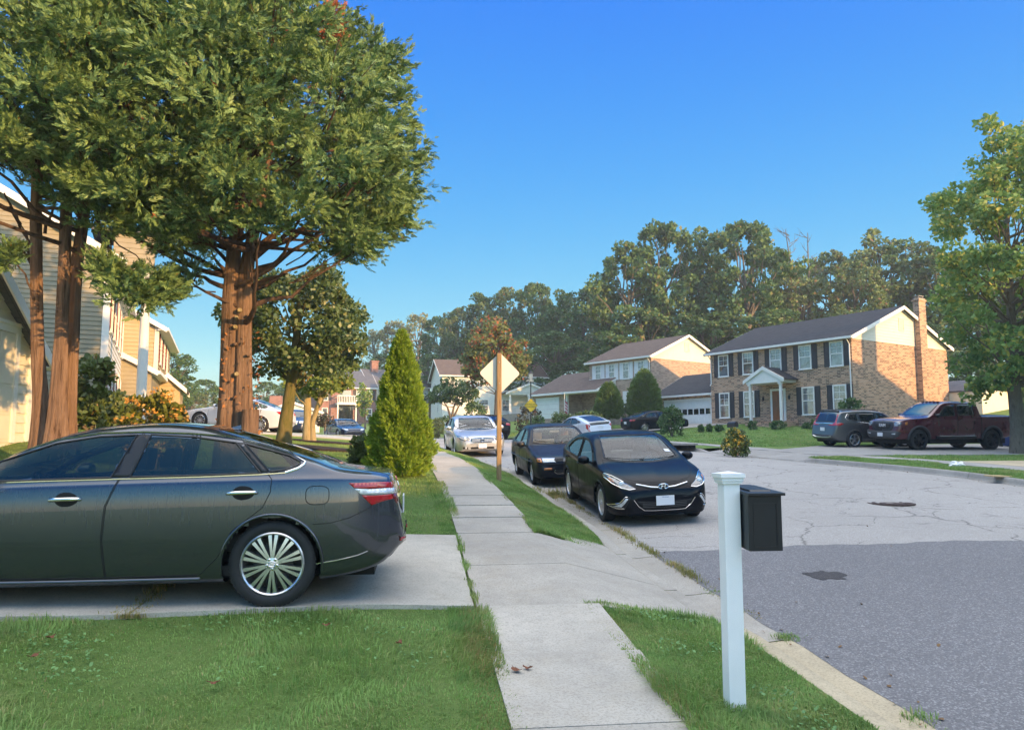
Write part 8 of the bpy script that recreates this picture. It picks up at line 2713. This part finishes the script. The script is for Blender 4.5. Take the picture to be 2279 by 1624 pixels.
bin_('blue wheeled bin behind the pickup', 2244, 985, 36.0, mat('blue_plastic', (.01, .03, .16), .5), .95, .55)
bin_('taller black wheeled bin next to the blue one', 2260, 985, 36.4, M_GREYPL, 1.25, .65)
q = ground_hit(2128, 1036)
bm = bmesh.new(); bmesh.ops.create_icosphere(bm, subdivisions=3, radius=1); rn = random.Random(2)
for v_ in bm.verts: v_.co = Vector((v_.co.x * .22, v_.co.y * .14, max(0, v_.co.z) * .13)) * rn.uniform(.7, 1.2)
me = bpy.data.meshes.new('plastic_bag'); bm.to_mesh(me); bm.free(); o = link('plastic_bag', me, M_WHITE); o.location = (q.x, q.y, q.z); tag(o, 'crumpled white plastic bag on the far pavement', 'bag')
q = ground_hit(2222, 1064)
p_ = MB(); p_.box(-.3, -.14, .02, .3, .14, .05); o = p_.build('cardboard', mat('cardboard', (.5, .36, .18), .9), None, bevel=.004); o.location = (q.x, q.y, q.z + .02); o.rotation_euler = (0.05, .03, R(15)); tag(o, 'flat piece of tan cardboard on the far verge', 'cardboard')
q = U(662, 941, 50.5)

# fallen leaves near the camera
M_DRY = mat('dry_leaf', (.17, .06, .025), .8, var=.4, vs=60)
for i, (px, py, sz, lb) in enumerate(((1150, 1503, .045, 'curled red-brown leaf on the pavement at the lawn edge'), (1173, 1501, .036, 'smaller brown leaf with a stalk on the pavement'), (112, 1441, .035, 'rust-coloured leaf lying in the lawn, leftmost but one'), (70, 1484, .04, 'dark curled leaf low in the lawn'), (725, 1411, .035, 'dark leaf in the lawn below the rear wheel'), (888, 1450, .035, 'brown leaf in the lawn right of the rear wheel'), (475, 1549, .035, 'reddish leaf in the lawn near the bottom edge'))):
    q = ground_hit(px, py)
    rn = random.Random(i); p_ = MB(); V = []; n_ = 14
    for k in range(n_):
        a = 2 * PI * k / n_; r = sz * (.55 + .45 * abs(math.cos(a * 1.5))) * rn.uniform(.8, 1.1); V.append((r * math.cos(a), r * .7 * math.sin(a), .012 + .35 * sz * math.cos(a) ** 2 + rn.uniform(-.004, .006)))
    V.append((0, 0, .010)); p_.add(V, [(k, (k + 1) % n_, n_) for k in range(n_)]); p_.tube([(-sz * .4, 0, .02), (-sz * 1.2, sz * .2, .03)], .0025, 4)
    o = p_.build('fallen_leaf', M_DRY, None); o.location = (q.x, q.y, gz1(q.x, q.y) + (.02 if i < 2 else .045)); o.rotation_euler = (0, 0, rn.uniform(0, 6)); tag(o, lb, 'leaf')

# ------------------------------------------------------------------ the driver of the old dark saloon
def person():
    J = [('pelvis', (0, 0, .60), .15), ('waist', (-.05, 0, .78), .135), ('chest', (-.13, 0, .98), .155), ('neck', (-.16, 0, 1.13), .062), ('chin', (-.14, -.005, 1.19), .072), ('head', (-.15, -.01, 1.27), .098), ('crown', (-.16, -.01, 1.34), .075), ('nose', (-.035, -.045, 1.255), .016)]
    E = [(0, 1), (1, 2), (2, 3), (3, 4), (4, 5), (5, 6), (5, 7)]
    for sd in (1, -1):
        b = len(J)
        J += [('sh', (-.13, sd * .19, 1.06), .065), ('el', (.06, sd * .26, .86), .048), ('wr', (.27, sd * .16, .93), .032), ('hand', (.33, sd * .14, .95), .030), ('hip', (.06, sd * .10, .58), .09), ('knee', (.46, sd * .14, .62), .065), ('ank', (.80, sd * .13, .36), .042), ('toe', (.94, sd * .13, .36), .032)]
        E += [(2, b), (b, b + 1), (b + 1, b + 2), (b + 2, b + 3), (0, b + 4), (b + 4, b + 5), (b + 5, b + 6), (b + 6, b + 7)]
        for k in range(5):                                              # fingers closed round the wheel rim
            f = len(J); off = (k - 2) * .017
            J += [('f', (.36, sd * (.14 + off * .3), .965 + off), .009), ('f', (.395, sd * (.15 + off * .2), .965 + off), .008), ('f', (.385, sd * (.175), .955 + off), .007)]
            E += [(b + 3, f), (f, f + 1), (f + 1, f + 2)]
    me = bpy.data.meshes.new('sk'); me.from_pydata([j[1] for j in J], E, []); me.update()
    o = bpy.data.objects.new('sk', me); COL.objects.link(o)
    md = o.modifiers.new('skin', 'SKIN'); ss = o.modifiers.new('sub', 'SUBSURF'); ss.levels = 2
    for i, j in enumerate(J): me.skin_vertices[0].data[i].radius = (j[2], j[2]); me.skin_vertices[0].data[i].use_root = i == 0
    m2 = bpy.data.meshes.new_from_object(o.evaluated_get(bpy.context.evaluated_depsgraph_get()))
    bpy.data.objects.remove(o)
    return m2


me = person(); me.name = 'person'
M_SKIN = mat('skin', (.52, .27, .18), .55, var=.06); M_SHIRT = mat('grey_green_shirt', (.20, .24, .20), .9, var=.1)
pr = link('person', me, [M_SKIN, M_SHIRT, M_SEATD])
idx = []
for p in me.polygons:
    c_ = p.center
    fore = c_.x > .10 and c_.z > .8
    idx.append(0 if (c_.z > 1.125 or fore) else (2 if c_.z < .68 else 1))
me.polygons.foreach_set('material_index', np.array(idx, np.int32)); me.polygons.foreach_set('use_smooth', np.ones(len(me.polygons), bool))
tag(pr, 'driver in a grey-green shirt with dark hair sitting in the old dark saloon', 'person')
pr.matrix_world = MC @ Matrix.Translation((cCO.X(2.30), .36, -.06))
bm = bmesh.new(); bmesh.ops.create_uvsphere(bm, u_segments=18, v_segments=12, radius=1)
for v_ in bm.verts: v_.co = Vector((-.165 + v_.co.x * .108, -.008 + v_.co.y * .104, 1.295 + v_.co.z * .098))
bmesh.ops.delete(bm, geom=[v_ for v_ in bm.verts if v_.co.z < 1.25 or (v_.co.x > -.085 and v_.co.z < 1.335)], context='VERTS')
me = bpy.data.meshes.new('hair'); bm.to_mesh(me); bm.free(); hr = link('hair', me, mat('dark_hair', (.02, .015, .012), .6), pr)
for sd in (1, -1):
    e = MB(); e.lathe([(0, .010), (.008, .006), (.011, 0)], 8, Matrix.Translation((-.062, -.02 + sd * .034, 1.277)) @ Matrix.Rotation(PI / 2, 4, 'Y')); e.build('eye', M_GAP, pr)

# ------------------------------------------------------------------ grass blades
def grass_leaf(name, c1, c2, c3, f3, trans, gloss):
    m = leaf_mat(name, c1, c2, c3, f3, trans, gloss)
    t = m.node_tree; p = t.nodes['Principled BSDF']; old = p.inputs['Base Color'].links[0].from_socket
    for sc_, a_, b_, col in ((.9, .5, .72, (.36, .37, .13)), (3.5, .48, .70, (.10, .20, .055)), (9, .55, .75, (.36, .33, .14))):
        nz = t.nodes.new('ShaderNodeTexNoise'); nz.inputs['Scale'].default_value = sc_; nz.inputs['Detail'].default_value = 4
        tc = t.nodes.new('ShaderNodeTexCoord'); t.links.new(tc.outputs['Object'], nz.inputs['Vector'])
        r = t.nodes.new('ShaderNodeMapRange'); r.inputs[1].default_value = a_; r.inputs[2].default_value = b_; r.inputs[4].default_value = .65; t.links.new(nz.outputs['Fac'], r.inputs[0])
        mx = t.nodes.new('ShaderNodeMix'); mx.data_type = 'RGBA'; mx.inputs[7].default_value = (*col, 1)
        t.links.new(r.outputs[0], mx.inputs[0]); t.links.new(old, mx.inputs[6]); old = mx.outputs[2]
    t.links.new(old, p.inputs['Base Color'])
    for n in t.nodes:
        if n.type == 'HUE_SAT': t.links.new(old, n.inputs['Color'])
    return m


L_GRS = grass_leaf('grass_blade', (.16, .26, .06), (.26, .39, .115), (.42, .36, .16), .10, .35, .15)
L_WEED = leaf_mat('dry_weed', (.20, .22, .06), (.30, .28, .10), (.42, .30, .13), .5, .3, .15)


def blades(name, label, S, T, zf, h, wd, lm, seed, lean=.5, cat='grass', dirv=None):
    rng = np.random.default_rng(seed); n = len(S)
    X, Y = P(S, T); Z = zf(S, T)
    a = rng.random(n) * 2 * PI; hh = h * rng.uniform(.45, 1.25, n) * (.75 + .45 * np.clip(np.sin(S * 2.1 + 2 * np.sin(T * 1.7)) + np.cos(T * 3.3 + S), -1, 1))
    a = np.where(rng.random(n) < .6, a * .15 + 3 * np.sin(S * 1.9) + 2.5 * np.cos(T * 2.3), a); ww = wd * rng.uniform(.7, 1.3, n)
    L = lean * rng.random(n) * hh
    dx, dy = np.cos(a), np.sin(a)
    if dirv is not None: dx = dx * .6 + dirv[0]; dy = dy * .6 + dirv[1]
    px, py = -np.sin(a) * ww / 2, np.cos(a) * ww / 2
    V = np.stack([np.stack([X - px, Y - py, Z - .01], 1), np.stack([X + px, Y + py, Z - .01], 1),
                  np.stack([X + dx * L * .35 + px * .8, Y + dy * L * .35 + py * .8, Z + hh * .6], 1), np.stack([X + dx * L * .35 - px * .8, Y + dy * L * .35 - py * .8, Z + hh * .6], 1),
                  np.stack([X + dx * L, Y + dy * L, Z + hh * (1 - .35 * L / np.maximum(hh, 1e-6))], 1)], 1).reshape(-1, 3)
    b = (np.arange(n) * 5)[:, None]
    F = np.concatenate([b + np.array([[0, 1, 2]]), b + np.array([[0, 2, 3]]), b + np.array([[3, 2, 4]])])
    o = link(name, raw_mesh(name, V, F), lm)
    return tag(o, label, cat, kind='stuff')


def scatter(rng, n, s0, s1, t0, t1, bias=1.0, patch=None):
    S = s0 + (s1 - s0) * rng.random(n) ** bias; T = t0 + (t1 - t0) * rng.random(n)
    if patch:
        k = rng.random(n) < .35 + .65 * (.5 + .5 * np.sin(S * patch + 1.7 * np.sin(T * patch * .8)) * np.cos(T * patch * 1.1 + S * .7))
        S, T = S[k], T[k]
    return S, T


rng = np.random.default_rng(8)
gnd = lambda s, t: zst(s, t)
DE_ = lambda t: np.interp(t, [-12, -4.9, -2.24], [6.49, 6.6, 6.93])
S, T = scatter(rng, 160000, 2.2, 6.95, -8.6, -2.26, 1.25, 3.1); k = S < DE_(T) + .03 * np.sin(T * 9) * rng.random(len(T)); S, T = S[k], T[k]; blades('grass', 'mown lawn in front of the grey sedan', S, T, gnd, .055, .0058, L_GRS, 1, 1.5)
S, T = scatter(rng, 9000, 2.2, 6.9, -2.5, -2.16); blades('grass', 'longer grass spilling over the near pavement edge', S, T, gnd, .075, .006, L_GRS, 2, 1.1, dirv=(.5, 0))
S, T = scatter(rng, 60000, 2.0, 7.02, -1.24, -.17, 1.2, 2.3); blades('grass', 'rough grass of the verge round the white letterbox post', S, T, verge_z, .075, .006, L_GRS, 3, 1.5)
S, T = scatter(rng, 7000, 2.0, 7.05, -1.32, -1.12); blades('grass', 'longer grass spilling from the verge on to the pavement', S, T, lambda s, t: zst(s, np.minimum(t, -1.2)), .085, .006, L_GRS, 4, 1.2, dirv=(-.7, 0))
S, T = scatter(rng, 2500, 6.8, 7.08, -1.2, -.2); blades('grass', 'ragged front edge of the near verge', S, T, verge_z, .10, .006, L_GRS, 5, 1.1)
S, T = scatter(rng, 95000, 10.15, 34, -1.26, -.17, 1.7); k = (S > 10.75 + .9 * (T + 1.2) * 0) | (T < -.9); blades('grass', 'green verge between pavement and kerb beyond the driveway', S[k], T[k], verge_z, .06, .008, L_GRS, 6, 1.3)
S, T = scatter(rng, 3500, 10.15, 10.9, -1.28, -.2); blades('grass', 'ragged near end of the farther verge', S, T, verge_z, .08, .007, L_GRS, 7, 1.1)
S, T = scatter(rng, 120000, 10.08, 32, -11, -2.24, 1.6); blades('grass', 'lawn beyond the driveway round the conical evergreen', S, T, gnd, .045, .009, L_GRS, 8, .8)
S, T = scatter(rng, 6000, 10.1, 20, -2.45, -2.14, 1.3); blades('grass', 'grass along the farther pavement edge', S, T, gnd, .085, .007, L_GRS, 9, 1.1, dirv=(.5, 0))
S, T = scatter(rng, 70000, 31.5, 62, RW + 2.6, RW + 17, 1.3); k = ~((S > 46) & (S < 52.5)); blades('grass', 'lawns before the two brick houses', S[k], T[k], gnd, .075, .03, L_GRS, 10, .7)
S, T = scatter(rng, 26000, 14, 24.8, RW + 2.6, RW + 12); k = ~((S > 17) & (S < 21.6)); blades('grass', 'lawn strip before the pickup drive', S[k], T[k], gnd, .06, .018, L_GRS, 11, .7)
S, T = scatter(rng, 22000, 12, 24.6, RW + .16, RW + 1.34); blades('grass', 'narrow far verge behind the kerb', S, T, gnd, .06, .014, L_GRS, 12, .8)
# clover and plantain in the lawn, dry edges, litter along the kerb
def litter(name, label, S, T, zf, size, lm, seed, tilt=.5, cat='leaves'):
    rg = np.random.default_rng(seed); n = len(S); X, Y = P(S, T); Z = zf(S, T)
    a = rg.random(n) * 6.283; D = np.stack([np.cos(a), np.sin(a), rg.normal(size=n) * tilt], 1); D /= np.linalg.norm(D, axis=1, keepdims=True)
    up = np.tile(np.array([0, 0, 1.]), (n, 1)) + rg.normal(size=(n, 3)) * tilt * .6; B = np.cross(up, D); B /= np.linalg.norm(B, axis=1, keepdims=True)
    o = stamp(name, OVAL_V, OVAL_F, np.stack([D, B, np.cross(D, B)], 2), np.stack([X, Y, Z], 1), size * rg.uniform(.6, 1.4, n), lm)
    return tag(o, label, cat, kind='stuff')
rngc = np.random.default_rng(44)
L_CLOV = leaf_mat('clover_leaf', (.09, .20, .06), (.17, .31, .10), None, 0, .2, .3)
L_LITT = leaf_mat('leaf_litter', (.12, .07, .035), (.22, .13, .06), None, 0, .1, .1)
cS = 3 + 3.5 * rngc.random(46); cT = -2.5 - 5.8 * rngc.random(46)
k = rngc.integers(46, size=1500); S = cS[k] + rngc.normal(size=1500) * .11; T = np.minimum(cT[k] + rngc.normal(size=1500) * .13, -2.3); q_ = S < DE_(T); litter('clover', 'clover and plantain leaves in the near lawn', S[q_], T[q_], lambda s, t: zst(s, t) + .035, .026, L_CLOV, 1, .4, 'clover')
k = rngc.integers(12, size=420); S = 2.6 + 4.2 * rngc.random(12)[k] + rngc.normal(size=420) * .1; T = np.clip(-.2 - .95 * rngc.random(12)[k] + rngc.normal(size=420) * .09, -1.2, -.2); litter('clover', 'clover leaves in the verge by the letterbox', S, T, lambda s, t: verge_z(s, t) + .04, .026, L_CLOV, 2, .4, 'clover')
S, T = scatter(rngc, 2600, 2.2, 6.9, -2.40, -2.2); blades('grass', 'dry straw edge of the near lawn', S, T, gnd, .07, .006, L_WEED, 41, 1.4, dirv=(.5, 0))
S, T = scatter(rngc, 1800, 2.0, 7.0, -1.3, -1.16); blades('grass', 'dry straw edge of the near verge', S, T, gnd, .075, .006, L_WEED, 42, 1.4, dirv=(-.5, 0))
S = np.concatenate([4 + 24 * rngc.random(150), 12 + 18 * rngc.random(160), 3 + 22 * rngc.random(60)]); T = np.concatenate([.25 + np.abs(rngc.normal(size=150)) * .18, RW - .12 - np.abs(rngc.normal(size=160)) * .16, .5 + 10 * rngc.random(60)])
litter('leaf_litter', 'scraps of dry leaf along the kerbs and on the road', S, T, lambda s, t: zst(s, t) + .02, .035, L_LITT, 3, .35)
# weeds in the joints
rngw = np.random.default_rng(15)
cs = rngw.choice([7.45, 8.0, 8.9, 9.4, 9.9, 10.4, 10.9, 11.4, 11.9, 12.6, 13.2, 14.2, 15.0, 15.6, 16.1], 90) + rngw.normal(size=90) * .22
S = np.repeat(cs, 26) + rngw.normal(size=90 * 26) * .07; T = .41 + rngw.normal(size=len(S)) * .035
blades('weeds', 'dry weeds along the joint between gutter and asphalt', S, T, gnd, .085, .007, L_WEED, 13, 1.3)
S = np.concatenate([np.full(200, 6.75), np.full(100, 8.4), np.full(100, 5.0)]) + rngw.normal(size=400) * .06; T = .38 + rngw.normal(size=400) * .06
blades('weeds', 'green weeds at the gutter joints nearest the camera', S, T, gnd, .07, .007, L_GRS, 14, 1.3)
S = rngw.choice([7.2, 7.7, 8.4, 9.2, 9.7, 10.0], 420) + rngw.normal(size=420) * .10; T = -2.25 + rngw.normal(size=420) * .02
blades('weeds', 'weeds in the joint between pavement and driveway', S, T, lambda s, t: zst(s, t) + .02, .07, .007, L_GRS, 15, 1.3)
S = 6.58 + 1.1 * rngw.random(700) ** 2; T = -4.89 + rngw.normal(size=700) * .045 * (1.6 - (S - 6.58))
blades('weeds', 'yellowing tuft growing out of the driveway joint', S, T, lambda s, t: zst(s, t) + .02, .10, .007, L_WEED, 16, 1.2)
q = U(1225, 1084, 16.6); s0, t0 = inv(q.x, q.y)
S = s0[0] + rngw.normal(size=900) * .22; T = t0[0] + rngw.normal(size=900) * .16
blades('weeds', 'sunlit weed clump in the gutter between the two dark parked cars', S, T, gnd, .20, .010, L_WEED, 17, .9)

# ------------------------------------------------------------------ morning haze between the houses
t = NT('haze_air')
for l_ in list(t.t.links):
    t.t.links.remove(l_)
vp = t.n('ShaderNodeVolumePrincipled'); vp.inputs['Density'].default_value = 0.0007; vp.inputs['Color'].default_value = (.86, .92, 1.0, 1); vp.inputs['Anisotropy'].default_value = 0.2
t.l(vp.outputs[0], t.out.inputs['Volume'])
hz = MB(); hz.box(-170, -80, -12, 190, 230, 46); hz = hz.build('haze', t.m, None); hz['kind'] = 'stuff'
